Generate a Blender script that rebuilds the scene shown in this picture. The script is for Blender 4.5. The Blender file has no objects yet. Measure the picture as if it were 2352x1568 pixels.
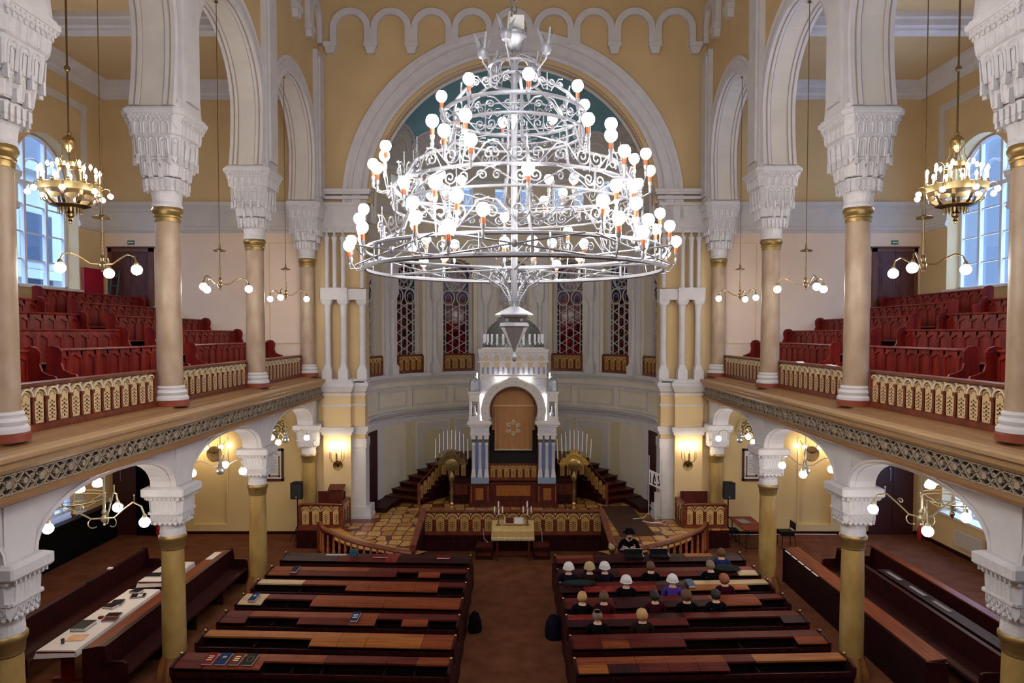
import bpy, bmesh, math, random
from mathutils import Vector, Matrix, noise
PI = math.pi
sin, cos = math.sin, math.cos
random.seed(7)
SC = bpy.context.scene
COL = SC.collection
# ---------------------------------------------------------------- camera, world, exposure
H = 6.85
cam_d = bpy.data.cameras.new('camera')
cam = bpy.data.objects.new('camera', cam_d)
COL.objects.link(cam)
PITCH = math.radians(1.9)
cam.location = (0, 0, H)
cam.rotation_euler = (PI / 2 - PITCH, 0, 0)
cam_d.sensor_width = 36.0
cam_d.lens = 36.0 * 1600 / 2352
cam_d.shift_x = -2.0 / 2352
cam_d.shift_y = (765 + 1600 * math.tan(PITCH) - 784) / 2352
cam_d.clip_start = 0.05
cam_d.clip_end = 300
SC.camera = cam
w = bpy.data.worlds.new('world')
SC.world = w
w.use_nodes = True
wn = w.node_tree
wbg = wn.nodes['Background']
wbg.inputs[0].default_value = (0.38, 0.60, 1.0, 1)      # blue dusk sky seen through the windows
# overcast sky: much brighter overhead than at the horizon
_tc = wn.nodes.new('ShaderNodeTexCoord'); _sx = wn.nodes.new('ShaderNodeSeparateXYZ'); _mr = wn.nodes.new('ShaderNodeMapRange')
_mr.interpolation_type = 'SMOOTHSTEP'
_mr.inputs['From Min'].default_value = .22; _mr.inputs['From Max'].default_value = .6
_mr.inputs['To Min'].default_value = .95; _mr.inputs['To Max'].default_value = 20.0
wn.links.new(_tc.outputs['Generated'], _sx.inputs[0]); wn.links.new(_sx.outputs['Z'], _mr.inputs['Value']); wn.links.new(_mr.outputs[0], wbg.inputs[1])
SC.view_settings.view_transform = 'Standard'
SC.view_settings.look = 'None'
SC.view_settings.exposure = 0.0
SC.view_settings.gamma = 1.0
SC.view_settings.use_curve_mapping = False
SC.cycles.max_bounces = 7
SC.cycles.diffuse_bounces = 4
SC.cycles.glossy_bounces = 3
SC.cycles.transmission_bounces = 4
SC.cycles.transparent_max_bounces = 6
SC.cycles.sample_clamp_indirect = 4.0
SC.cycles.use_light_tree = True
SC.cycles.caustics_reflective = False
SC.cycles.caustics_refractive = False
SC.cycles.use_denoising = True
BULB = 64.0            # emission strength of the lit globes
# added area light standing in for daylight from unseen windows behind the camera
al = bpy.data.lights.new('rear_daylight_fill', 'AREA'); al.shape = 'RECTANGLE'; al.size = 9; al.size_y = 6
al.energy = 1100; al.color = (.82, .88, 1.0)
alo = bpy.data.objects.new('rear_daylight_fill', al); COL.objects.link(alo)
alo.location = (0, -2.8, 12.5); alo.rotation_euler = (PI / 2 - .25, 0, 0)
# ---------------------------------------------------------------- materials
def srgb(r, g, b):
    f = lambda c: (c / 12.92 if c <= .04045 else ((c + .055) / 1.055) ** 2.4)
    return (f(r / 255), f(g / 255), f(b / 255))
MATS = {}
def mat(name, rgb, rough=.6, metal=0., var=.0, scale=6., stretch=(1, 1, 1), bump=0., rgb2=None, detail=4., spec=.5):
    if name in MATS: return MATS[name]
    m = bpy.data.materials.new(name); m.use_nodes = True
    nt = m.node_tree; N = nt.nodes; L = nt.links
    b = N['Principled BSDF']
    c = srgb(*rgb)
    b.inputs['Base Color'].default_value = (*c, 1)
    b.inputs['Roughness'].default_value = rough
    b.inputs['Metallic'].default_value = metal
    b.inputs['Specular IOR Level'].default_value = spec
    if var > 0 or rgb2 or bump > 0:
        tc = N.new('ShaderNodeTexCoord'); mp = N.new('ShaderNodeMapping')
        mp.inputs['Scale'].default_value = stretch
        no = N.new('ShaderNodeTexNoise'); no.inputs['Scale'].default_value = scale; no.inputs['Detail'].default_value = detail
        L.new(tc.outputs['Object'], mp.inputs['Vector']); L.new(mp.outputs[0], no.inputs['Vector'])
        if var > 0 or rgb2:
            cr = N.new('ShaderNodeValToRGB')
            c2 = srgb(*rgb2) if rgb2 else tuple(x * (1 - var) for x in c)
            c1 = c if rgb2 else tuple(min(1, x * (1 + var)) for x in c)
            cr.color_ramp.elements[0].position = .35; cr.color_ramp.elements[1].position = .68
            cr.color_ramp.elements[0].color = (*c2, 1); cr.color_ramp.elements[1].color = (*c1, 1)
            L.new(no.outputs['Fac'], cr.inputs[0]); L.new(cr.outputs[0], b.inputs['Base Color'])
        if bump > 0:
            bp = N.new('ShaderNodeBump'); bp.inputs['Strength'].default_value = bump; bp.inputs['Distance'].default_value = .02
            L.new(no.outputs['Fac'], bp.inputs['Height']); L.new(bp.outputs[0], b.inputs['Normal'])
    MATS[name] = m
    return m
def emis(name, rgb, s):
    if name in MATS: return MATS[name]
    m = bpy.data.materials.new(name); m.use_nodes = True
    N = m.node_tree.nodes; N.clear()
    e = N.new('ShaderNodeEmission'); e.inputs[0].default_value = (*rgb, 1); e.inputs[1].default_value = s
    o = N.new('ShaderNodeOutputMaterial'); m.node_tree.links.new(e.outputs[0], o.inputs[0])
    MATS[name] = m
    return m
def glassmat(name, rgb, fac=.12):
    m = bpy.data.materials.new(name); m.use_nodes = True
    N = m.node_tree.nodes; L = m.node_tree.links; N.clear()
    t = N.new('ShaderNodeBsdfTransparent'); t.inputs[0].default_value = (*rgb, 1)
    g = N.new('ShaderNodeBsdfGlossy'); g.inputs['Roughness'].default_value = .05
    x = N.new('ShaderNodeMixShader'); x.inputs[0].default_value = fac
    o = N.new('ShaderNodeOutputMaterial')
    L.new(t.outputs[0], x.inputs[1]); L.new(g.outputs[0], x.inputs[2]); L.new(x.outputs[0], o.inputs[0])
    MATS[name] = m
    return m
OCHRE = mat('ochre plaster', (202, 174, 128), .85, var=.05, scale=.8)
OCHRE2 = mat('pale ochre plaster', (216, 188, 140), .85, var=.05, scale=.8)
YELL = mat('yellow plaster', (210, 184, 130), .85, var=.05, scale=.9)
PINK = mat('beige plaster', (224, 200, 178), .85, var=.04, scale=.8)
WHITE = mat('white plaster', (204, 200, 200), .8, var=.04, scale=3., bump=.05)
WHITE2 = mat('carved white plaster', (206, 203, 204), .8, var=.05, scale=9., bump=.35)
CREAM = mat('cream plaster', (214, 204, 182), .8, var=.04, scale=2.)
GREYP = mat('grey plaster', (196, 190, 184), .8, var=.04, scale=2.)
BLUEP = mat('blue paint', (122, 170, 184), .85, var=.1, scale=1.)
MARB = mat('tan marble', (176, 154, 130), .45, var=.0, scale=4., stretch=(1, 1, .5), rgb2=(156, 130, 104), detail=8.)
MARB2 = mat('ochre marble', (178, 150, 92), .4, var=.0, scale=3., stretch=(1, 1, .5), rgb2=(150, 118, 62), detail=8.)
GILT = mat('gilded ring', (156, 130, 80), .4, .7, var=.1)
REDST = mat('red painted plinth', (132, 58, 34), .45, var=.12)
LEDGE = mat('brown painted stone', (136, 98, 60), .55, var=.06, scale=1.5)
LEDGE2 = mat('tan moulding', (166, 132, 92), .5, var=.05)
FRIEZE = mat('grey carved frieze', (158, 142, 122), .7, var=.12, scale=12., bump=.3)
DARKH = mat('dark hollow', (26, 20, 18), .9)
MAHOG = mat('red mahogany', (130, 36, 22), .4, var=.0, scale=2., stretch=(3, 3, .5), rgb2=(84, 12, 14), detail=6., spec=.25)
MAHOG2 = mat('dark mahogany', (54, 12, 12), .5, var=.0, scale=3., stretch=(5, 1, 1), rgb2=(30, 6, 9), detail=6., spec=.15)
PEWD = mat('black-brown pew wood', (36, 13, 16), .5, var=.0, scale=3., stretch=(.5, 6, 6), rgb2=(22, 8, 11), detail=6., spec=.2)
RAIL = mat('brown rail wood', (120, 60, 34), .3, var=.0, scale=3., stretch=(2, 2, 2), rgb2=(92, 38, 24), detail=6.)
LIDA = mat('orange-brown lid wood', (126, 62, 28), .55, var=.0, scale=2.5, stretch=(.6, 9, 9), rgb2=(94, 38, 18), detail=6., spec=.12)
LIDB = mat('red-brown lid wood', (92, 30, 20), .55, var=.0, scale=2.5, stretch=(.6, 9, 9), rgb2=(64, 16, 14), detail=6., spec=.12)
LIDC = mat('golden lid wood', (152, 90, 34), .5, var=.0, scale=2.5, stretch=(.6, 9, 9), rgb2=(120, 64, 24), detail=6., spec=.15)
LIDD = mat('pale lid wood', (172, 146, 106), .4, var=.0, scale=2.5, stretch=(.6, 9, 9), rgb2=(150, 120, 82), detail=6.)
FRET = mat('cream fretwork', (206, 176, 128), .6, var=.06, scale=5.)
FRETG = mat('golden fretwork', (176, 134, 68), .55, var=.06, scale=5.)
ARCHC = mat('cream arch trim', (216, 198, 164), .6, var=.04)
PANELW = mat('honey wood panel', (156, 96, 34), .4, var=.0, scale=3., stretch=(5, 1, 1), rgb2=(130, 74, 24))
CARPET = mat('brown carpet', (104, 64, 42), .95, var=.0, scale=2.2, rgb2=(88, 50, 32), detail=8., spec=.1)
RUNNER = mat('dark runner carpet', (72, 50, 42), .95, var=.06, scale=20, spec=.1)
SILVER = mat('silver paint', (160, 162, 170), .38, .5)
SILVER2 = mat('brushed silver', (168, 170, 174), .35, .8, var=.1, scale=20)
BRASS = mat('brass', (178, 150, 96), .25, .95)
BRASSD = mat('dark brass', (134, 112, 76), .35, .85, var=.15, scale=20)
STEEL = mat('grey metal', (150, 148, 146), .35, .8)
COPPER = mat('copper socket', (188, 96, 60), .35, .6)
BLACK = mat('black plastic', (11, 11, 13), .6, spec=.2)
BLACKC = mat('black cloth', (11, 10, 13), .95, var=.2, scale=30, spec=.05)
CLOTH = mat('white tablecloth', (214, 206, 202), .85, var=.03)
CLOTHG = mat('gold tablecloth', (186, 156, 96), .6, var=.05, scale=8)
CURT = mat('gold curtain', (170, 120, 72), .6, var=.0, scale=1.2, stretch=(4, 4, .6), rgb2=(160, 110, 64))
SKIN = mat('skin', (206, 160, 134), .55, var=.05, scale=30)
BLUEW = mat('pale blue paint', (128, 150, 170), .5)
BLUED = mat('blue paint deep', (104, 130, 184), .5)
LIT = emis('lit globe', (1.0, .94, .89), BULB)
LITG = emis('lit gallery globe', (1.0, .93, .86), 110.)
LITL = emis('lit lower globe', (1.0, .90, .80), 90.)
LITW = emis('lit warm globe', (1.0, .80, .54), 62.)
# ---------------------------------------------------------------- mesh builder
class MB:
    def __init__(s):
        s.v = []; s.f = []; s.m = []; s.k = 0; s.M = None
    def add(s, vs, fs):
        o = len(s.v)
        if s.M is not None: vs = [tuple(s.M @ Vector(p)) for p in vs]
        s.v += [tuple(p) for p in vs]
        s.f += [tuple(o + i for i in q) for q in fs]
        s.m += [s.k] * len(fs)
        return s
    def box(s, x0, x1, y0, y1, z0, z1):
        return s.add([(x0, y0, z0), (x1, y0, z0), (x1, y1, z0), (x0, y1, z0), (x0, y0, z1), (x1, y0, z1), (x1, y1, z1), (x0, y1, z1)],
                     [(0, 3, 2, 1), (4, 5, 6, 7), (0, 1, 5, 4), (1, 2, 6, 5), (2, 3, 7, 6), (3, 0, 4, 7)])
    def cbox(s, c, d, rot=None):
        hx, hy, hz = d[0] / 2, d[1] / 2, d[2] / 2
        R = rot if rot is not None else Matrix.Identity(3)
        vs = [tuple(Vector(c) + R @ Vector((a * hx, b * hy, e * hz))) for e in (-1, 1) for a, b in ((-1, -1), (1, -1), (1, 1), (-1, 1))]
        return s.add(vs, [(0, 3, 2, 1), (4, 5, 6, 7), (0, 1, 5, 4), (1, 2, 6, 5), (2, 3, 7, 6), (3, 0, 4, 7)])
    def prism(s, pts, axis, a0, a1):
        """polygon pts (u,v) extruded along axis: 'x' -> (a,u,v); 'y' -> (u,a,v); 'z' -> (u,v,a)"""
        n = len(pts)
        def P(p, a):
            return (a, p[0], p[1]) if axis == 'x' else ((p[0], a, p[1]) if axis == 'y' else (p[0], p[1], a))
        vs = [P(p, a0) for p in pts] + [P(p, a1) for p in pts]
        fs = [tuple(range(n - 1, -1, -1)), tuple(range(n, 2 * n))]
        fs += [(i, (i + 1) % n, n + (i + 1) % n, n + i) for i in range(n)]
        return s.add(vs, fs)
    def lathe(s, prof, n=24, c=(0, 0, 0), a0=0., a1=2 * PI, cap=True, sq=False):
        full = abs(a1 - a0 - 2 * PI) < 1e-6
        cols = n if full else n + 1
        vs = []
        for r, z in prof:
            for i in range(cols):
                a = a0 + (a1 - a0) * i / n
                vs.append((c[0] + r * cos(a), c[1] + r * sin(a), c[2] + z))
        fs = []
        for j in range(len(prof) - 1):
            for i in range(n):
                i2 = (i + 1) % cols
                fs.append((j * cols + i, j * cols + i2, (j + 1) * cols + i2, (j + 1) * cols + i))
        if cap and full:
            if prof[0][0] > 1e-5: fs.append(tuple(range(n - 1, -1, -1)))
            if prof[-1][0] > 1e-5: fs.append(tuple((len(prof) - 1) * cols + i for i in range(n)))
        return s.add(vs, fs)
    def csq(s, levels, c=(0, 0, 0), ch=.18):
        """stack of chamfered squares: levels (half width, z)"""
        vs = []; fs = []
        for hw, z in levels:
            k = hw * ch
            for x, y in ((hw, -hw + k), (hw, hw - k), (hw - k, hw), (-hw + k, hw), (-hw, hw - k), (-hw, -hw + k), (-hw + k, -hw), (hw - k, -hw)):
                vs.append((c[0] + x, c[1] + y, c[2] + z))
        for j in range(len(levels) - 1):
            for i in range(8):
                fs.append((j * 8 + i, j * 8 + (i + 1) % 8, (j + 1) * 8 + (i + 1) % 8, (j + 1) * 8 + i))
        fs.append(tuple(range(7, -1, -1))); fs.append(tuple((len(levels) - 1) * 8 + i for i in range(8)))
        return s.add(vs, fs)
    def tube(s, pts, r, n=6, cyc=False, cap=True):
        pts = [Vector(p) for p in pts]; m = len(pts)
        rr = r if isinstance(r, (list, tuple)) else [r] * m
        vs = []; up = None
        for i, p in enumerate(pts):
            a = pts[i - 1] if (i > 0 or cyc) else p
            b = pts[(i + 1) % m] if (i < m - 1 or cyc) else p
            t = (b - a)
            t = t.normalized() if t.length > 1e-9 else Vector((0, 0, 1))
            if up is None:
                up = Vector((0, 0, 1)) if abs(t.z) < .9 else Vector((1, 0, 0))
            u = (up - t * up.dot(t))
            if u.length < 1e-6: u = t.orthogonal()
            u.normalize(); q = t.cross(u); up = u
            for k in range(n):
                an = 2 * PI * k / n
                vs.append(tuple(p + (u * cos(an) + q * sin(an)) * rr[i]))
        fs = []
        for i in range(m if cyc else m - 1):
            j = (i + 1) % m
            for k in range(n):
                k2 = (k + 1) % n
                fs.append((i * n + k, i * n + k2, j * n + k2, j * n + k))
        if not cyc and cap:
            fs.append(tuple(range(n - 1, -1, -1))); fs.append(tuple((m - 1) * n + k for k in range(n)))
        return s.add(vs, fs)
    def ring(s, c, R, r, n=64, k=6):
        return s.tube([(c[0] + R * cos(2 * PI * i / n), c[1] + R * sin(2 * PI * i / n), c[2]) for i in range(n)], r, k, True)
    def ball(s, c, r, nu=12, nv=8, sc=(1, 1, 1)):
        vs = []; fs = []
        for j in range(1, nv):
            t = PI * j / nv
            for i in range(nu):
                a = 2 * PI * i / nu
                vs.append((c[0] + r * sc[0] * sin(t) * cos(a), c[1] + r * sc[1] * sin(t) * sin(a), c[2] + r * sc[2] * cos(t)))
        top = len(vs); vs.append((c[0], c[1], c[2] + r * sc[2])); vs.append((c[0], c[1], c[2] - r * sc[2]))
        for j in range(nv - 2):
            for i in range(nu):
                i2 = (i + 1) % nu
                fs.append((j * nu + i, (j + 1) * nu + i, (j + 1) * nu + i2, j * nu + i2))
        for i in range(nu):
            i2 = (i + 1) % nu
            fs.append((top, i, i2)); fs.append((top + 1, (nv - 2) * nu + i2, (nv - 2) * nu + i))
        return s.add(vs, fs)
    def sweep(s, path, sect, cyc=False):
        """path: list of (origin, uvec, vvec); sect: closed list of (u,v)"""
        n = len(sect); m = len(path); vs = []
        for o, u, v in path:
            o = Vector(o); u = Vector(u); v = Vector(v)
            for a, b in sect: vs.append(tuple(o + u * a + v * b))
        fs = []
        for i in range(m if cyc else m - 1):
            j = (i + 1) % m
            for k in range(n):
                k2 = (k + 1) % n
                fs.append((i * n + k, i * n + k2, j * n + k2, j * n + k))
        if not cyc:
            fs.append(tuple(range(n - 1, -1, -1))); fs.append(tuple((m - 1) * n + k for k in range(n)))
        return s.add(vs, fs)
    def mesh(s, name, mats, smooth=False, angle=35):
        me = bpy.data.meshes.new(name)
        me.from_pydata(s.v, [], s.f)
        mats = mats if isinstance(mats, (list, tuple)) else [mats]
        for m in mats: me.materials.append(m)
        if len(mats) > 1: me.polygons.foreach_set('material_index', [min(i, len(mats) - 1) for i in s.m])
        bm = bmesh.new(); bm.from_mesh(me); bmesh.ops.recalc_face_normals(bm, faces=bm.faces); bm.to_mesh(me); bm.free()
        if smooth:
            me.polygons.foreach_set('use_smooth', [True] * len(me.polygons))
            try: me.set_sharp_from_angle(angle=math.radians(angle))
            except Exception: pass
        me.update()
        return me
    def build(s, name, mats, parent=None, smooth=False, loc=None, rz=0):
        return link(name, s.mesh(name, mats, smooth), parent, loc, rz)
def link(name, me, parent=None, loc=None, rz=0):
    o = bpy.data.objects.new(name, me); COL.objects.link(o)
    if parent is not None: o.parent = parent
    if loc is not None: o.location = loc
    o.rotation_euler.z = rz
    return o
def tag(o, label, cat, group=None):
    o['label'] = label; o['category'] = cat
    if group: o['group'] = group
    return o
def empty(name, loc=(0, 0, 0), rz=0, label=None, cat=None, group=None):
    o = bpy.data.objects.new(name, None); COL.objects.link(o)
    o.location = loc; o.rotation_euler.z = rz; o.empty_display_size = .1
    if label: tag(o, label, cat, group)
    return o
def struct(name, mb, mats, smooth=False, parent=None):
    o = mb.build(name, mats, parent, smooth)
    if parent is None: o['kind'] = 'structure'
    return o
def dup(root, loc, rz=0, label=None, scale=None, group=None):
    r = root.copy(); COL.objects.link(r); r.location = loc; r.rotation_euler.z = rz
    if label: r['label'] = label
    if group: r['group'] = group
    if scale: r.scale = scale
    for ch in list(root.children):
        c = ch.copy(); COL.objects.link(c); c.parent = r
        for g in list(ch.children):
            d = g.copy(); COL.objects.link(d); d.parent = c
    return r
def arc(cx, cz, r, a0, a1, n):
    return [(cx + r * cos(a0 + (a1 - a0) * i / n), cz + r * sin(a0 + (a1 - a0) * i / n)) for i in range(n + 1)]
SIDES = ((-1, 'left'), (1, 'right'))
COLY = [9.2, 13.8, 18.43, 23.1]
CX = 6.8
ORD = ['nearest the camera', 'third from the ark', 'second from the ark', 'closest to the ark']
# ================================================================ THE SETTING
YE = 23.6          # end wall of the aisles
XW = 13.75         # side walls
YB = -3.0
Z0G = 5.42         # gallery ledge
ZC = 21.0
struct('floor', MB().box(-XW, XW, YB, 30, -.2, 0), CARPET)
struct('ceiling', MB().box(-7.1, 7.1, YB, 24.2, ZC, ZC + .3), WHITE)
struct('wall_back', MB().box(-XW - .5, XW + .5, YB - .3, YB, 0, ZC), CREAM)
# seating riser of the rear gallery on which the camera stands is out of view
def horseshoe(c, zs=11.12, zc=12.55, r=1.87, hs=1.72, n=20):
    pts = []
    for i in range(7):
        t = i / 7
        pts.append((c - (r - (r - hs) * (1 - t) ** 2), zs + (zc - zs) * t))
    pts += arc(c, zc, r, PI, 0, n)
    for i in range(7):
        t = 1 - (i + 1) / 7
        pts.append((c + (r - (r - hs) * (1 - t) ** 2), zs + (zc - zs) * t))
    return pts
def flatarch(c, zs=3.83, rise=.74, hw=1.98, n=20, e=2.3):
    pts = []
    for i in range(n + 1):
        a = PI - PI * i / n
        ca, sa = cos(a), sin(a)
        pts.append((c + hw * math.copysign(abs(ca) ** (2 / e), ca), zs + rise * abs(sa) ** (2 / e)))
    return pts
BAYS = [(4.6, 9.2), (9.2, 13.8), (13.8, 18.43), (18.43, 23.1)]
def arch_path(pts, x, s, flip=False):
    """(origin,u,v): u = away from the opening in the wall plane, v = towards the nave"""
    out = []
    for i, p in enumerate(pts):
        a = pts[max(0, i - 1)]; b = pts[min(len(pts) - 1, i + 1)]
        t = Vector((0, b[0] - a[0], b[1] - a[1])).normalized()
        nrm = Vector((0, -t.z, t.y))
        out.append(((x, p[0], p[1]), nrm, Vector((-s, 0, 0))))
    return out
for s, nm in SIDES:
    # arcade wall above the gallery columns
    pts = [(4.6, 11.12)]
    for a, b in BAYS: pts += horseshoe((a + b) / 2)
    pts += [(23.5, 11.12), (23.5, ZC), (4.6, ZC)]
    m = MB(); m.prism(pts, 'x', s * 6.45, s * 7.12)
    m.box(*sorted((s * 6.3, s * 7.12)), YB, 4.6, 0, ZC)
    wa = struct('wall_arcade_' + nm, m, OCHRE)
    m = MB()
    for a, b in BAYS:
        P = horseshoe((a + b) / 2)
        pa = arch_path(P, s * 6.45, s)
        m.sweep(pa, [(-.03, .0), (.44, .0), (.44, .05), (.36, .09), (.3, .06), (.1, .06), (.04, .1), (-.03, .08)])
        pb = arch_path(P, s * 7.12, s)
        m.sweep(pb, [(-.03, 0), (.4, 0), (.4, -.06), (.04, -.1), (-.03, -.08)])
        for dv in (.04, .56):
            m.sweep(pa, [(-.035, -dv), (.02, -dv), (.02, -dv - .07), (-.035, -dv - .07)])
    m.build('archivolt', WHITE, wa)
    m = MB()
    for a, b in BAYS:
        m.sweep(arch_path(horseshoe((a + b) / 2), s * 6.45, s), [(-.012, -.13), (.02, -.13), (.02, -.54), (-.012, -.54)])
    m.build('soffit_panel', mat('pale cream plaster', (208, 200, 188), .8, var=.04, scale=2.), wa)
    m = MB()
    for y in [4.95] + COLY:
        m.box(*sorted((s * 6.47, s * 6.30)), y - .36, y + .36, 11.14, 16.0)
        m.box(*sorted((s * 6.47, s * 6.34)), y - .46, y + .46, 11.14, 11.3)
        m.box(*sorted((s * 6.47, s * 6.24)), y - .26, y + .26, 11.3, 15.8)
    m.build('pilaster_strip', WHITE, wa)
    # corbel table along the nave wall
    m = MB()
    y = 23.5 - .675
    while y > 5:
        M = Matrix(((0, -s * 1.0, 0, s * 6.45), (1, 0, 0, y), (0, 0, 1, 0), (0, 0, 0, 1)))
        m.M = M
        m.prism(arc(0, 16.92, .46, PI, 0, 12) + arc(0, 16.92, .675, 0, PI, 14), 'y', 0, .16)
        for q in (-1, 1):
            m.box(*sorted((q * .46, q * .675)), 0, .16, 16.4, 16.92)
        m.box(-.675 - .22, -.675 + .22, 0, .22, 16.32, 16.47)
        m.prism([(-.675 - .18, 16.32), (-.675 + .18, 16.32), (-.675 + .12, 16.1), (-.675 - .12, 16.1)], 'y', 0, .18)
        y -= 1.35
    m.M = None
    m.box(*sorted((s * 6.45, s * 6.3)), 4.6, 23.5, 17.95, 18.2)
    m.build('corbel_table', WHITE, wa)
    # lower arcade wall (carries the gallery front)
    pts = [(4.6, 3.83)]
    for a, b in BAYS: pts += flatarch((a + b) / 2)
    pts += [(23.55, 3.83), (23.55, 4.78), (4.6, 4.78)]
    m = MB(); m.prism(pts, 'x', s * 6.58, s * 7.06)
    wl = struct('wall_lower_' + nm, m, WHITE)
    m = MB()
    for a, b in BAYS:
        m.sweep(arch_path(flatarch((a + b) / 2), s * 6.58, s), [(0, 0), (.07, 0), (.07, .03), (.04, .02), (0, .03)])
        m.sweep(arch_path(flatarch((a + b) / 2), s * 6.58, s), [(-.015, -.08), (.02, -.08), (.02, -.4), (-.015, -.4)])
    for y in COLY:
        m.prism([(y - .30, 3.83)] + arc(y, 4.3, .22, PI, 0, 10)[0:0] + [(y - .30, 4.62), (y + .30, 4.62), (y + .30, 3.83)], 'x', s * 6.58, s * 6.56)
    m.build('arch_moulding', WHITE, wl)
    # gallery slab, tiers
    m = MB()
    m.box(*sorted((s * 7.1, s * XW)), YB, YE, 4.68, 5.40)
    m.k = 1
    for i in range(5):
        m.box(*sorted((s * (7.75 + 1.07 * i), s * XW)), YB, YE, 5.40, 5.46 + .37 * i)
    struct('floor_gallery_' + nm, m, [WHITE, CARPET])
    # gallery front with mouldings
    prof = [(7.12, 5.42), (6.62, 5.42), (6.6, 5.38), (6.44, 5.37), (6.42, 5.34), (6.34, 5.33), (6.26, 5.33), (6.23, 5.30), (6.23, 5.25), (6.29, 5.21), (6.30, 5.14), (6.35, 5.08),
            (6.42, 5.07), (6.42, 4.79), (6.34, 4.785), (6.30, 4.75), (6.31, 4.70), (6.40, 4.66), (7.12, 4.66)]
    m = MB()
    m.prism([(s * a, b) for a, b in prof], 'y', 4.6, 23.35)
    gf = struct('trim_%d' % (1 if s < 0 else 2), m, [LEDGE2])
    gf.name = 'trim_%d' % (1 if s < 0 else 2)
    for f in gf.data.polygons:
        pass
    gf.data.materials.append(LEDGE)
    for f in gf.data.polygons:
        c = f.center
        if abs(c.x) > 6.4 and c.z > 5.3 or c.z < 4.78 and len(f.vertices) == 4: f.material_index = 1
    # carved frieze: crossing bars and rosettes in repeating units
    m = MB(); U = .62; zc = 4.93; h = .125
    x0 = s * 6.42; x1 = s * 6.375
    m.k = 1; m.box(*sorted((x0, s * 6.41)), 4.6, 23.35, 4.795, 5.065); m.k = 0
    n = int(18.7 / U)
    for i in range(n):
        y = 23.3 - U * (i + .5)
        def bar(ya, za, yb, zb, wd=.022, xo=x1):
            d = Vector((yb - ya, zb - za)); L_ = d.length; d.normalize(); q = Vector((-d.y, d.x)) * wd / 2
            m.prism([(ya + q.x, za + q.y), (ya - q.x, za - q.y), (yb - q.x, zb - q.y), (yb + q.x, zb + q.y)], 'x', x0, xo)
        zt, zb_ = zc + h, zc - h
        bar(y - U / 2, zt, y + U / 2, zt, .02); bar(y - U / 2, zb_, y + U / 2, zb_, .02)
        bar(y - U / 2, zb_, y - .05, zt); bar(y - .05 - .0, zb_, y - U / 2, zt)
        bar(y + .05, zb_, y + U / 2, zt); bar(y + U / 2, zb_, y + .05, zt)
        bar(y - .18, zt, y - .05, zc + .03, .016); bar(y + .18, zt, y + .05, zc + .03, .016)
        bar(y - .18, zb_, y - .05, zc - .03, .016); bar(y + .18, zb_, y + .05, zc - .03, .016)
        for dy, r in ((0, .062), (-.31, .05)):
            pts = []
            for k in range(16):
                a = 2 * PI * k / 16; q = r * (1.0 if k % 2 else .68)
                pts.append((y + dy + q * cos(a), zc + q * sin(a)))
            m.prism(pts, 'x', x0, s * 6.36)
        for dy in (-.155, .155):
            cc = arc(y + dy, zc, .055, .4, 5.2, 9)
            m.tube([(s * 6.39, a, b) for a, b in cc], .012, 4)
            m.tube([(s * 6.39, a, b) for a, b in arc(y + dy, zc, .025, 0, 5, 6)], .01, 4)
    m.build('carved_frieze', [FRIEZE, DARKH], gf)
    # aisle ceiling with beams and cornice
    m = MB(); m.box(*sorted((s * 7.0, s * (XW + .5))), YB, YE + .3, 15.2, 15.5)
    cl = struct('ceiling_aisle_' + nm, m, OCHRE)
    m = MB()
    for y in COLY[:3] + [4.6]:
        m.box(*sorted((s * 7.1, s * XW)), y - .1, y + .9, 15.05, 15.2)
        m.box(*sorted((s * 7.1, s * XW)), y + .05, y + .75, 14.9, 15.06)
        m.box(*sorted((s * 7.1, s * XW)), y + .25, y + .55, 14.84, 14.9)
    cs = [(0, 0), (0, -.55), (.06, -.55), (.08, -.42), (.14, -.36), (.16, -.2), (.32, -.12), (.36, 0)]
    m.prism([(s * (XW - a), 15.2 + b) for a, b in cs], 'y', YB, YE)
    m.prism([(YE - a, 15.2 + b) for a, b in cs], 'x', s * 7.12, s * XW)
    m.build('cornice', WHITE, cl)
    # side wall with arched windows
    wc = [20.75, 16.1, 11.5, 6.9]
    m = MB(); o = s * XW; o2 = s * (XW + .55)
    X = sorted((o, o2))
    ys = [YB] + sum([[c - 1.42, c + 1.42] for c in reversed(wc)], []) + [YE + .4]
    for i in range(0, len(ys), 2): m.box(X[0], X[1], ys[i], ys[i + 1], 0, 15.2)
    for c in wc:
        m.box(X[0], X[1], c - 1.42, c + 1.42, 0, 1.15)
        m.prism([(c - 1.42, 4.7)] + [(c - 1.42, 3.2)] + arc(c, 3.2, 1.42, PI, 0, 16)[1:-1] + [(c + 1.42, 3.2), (c + 1.42, 4.7)], 'x', o, o2) if False else m.box(X[0], X[1], c - 1.42, c + 1.42, 3.9, 8.2)
        m.prism([(c - 1.42, 15.2), (c - 1.42, 11.3)] + arc(c, 11.3, 1.42, PI, 0, 20)[1:-1] + [(c + 1.42, 11.3), (c + 1.42, 15.2)], 'x', o, o2)
    ws = struct('wall_side_' + nm, m, OCHRE)
    m = MB()
    ent = [(0, 11.24), (.16, 11.24), (.13, 11.12), (.05, 11.02), (.05, 10.95), (.025, 10.9), (.025, 10.44), (.05, 10.42), (.06, 10.34), (.09, 10.3), (.03, 10.22), (0, 10.22)]
    for i in range(0, len(ys), 2):
        m.prism([(s * (XW - a), b) for a, b in ent], 'y', ys[i], min(ys[i + 1], YE))
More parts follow.
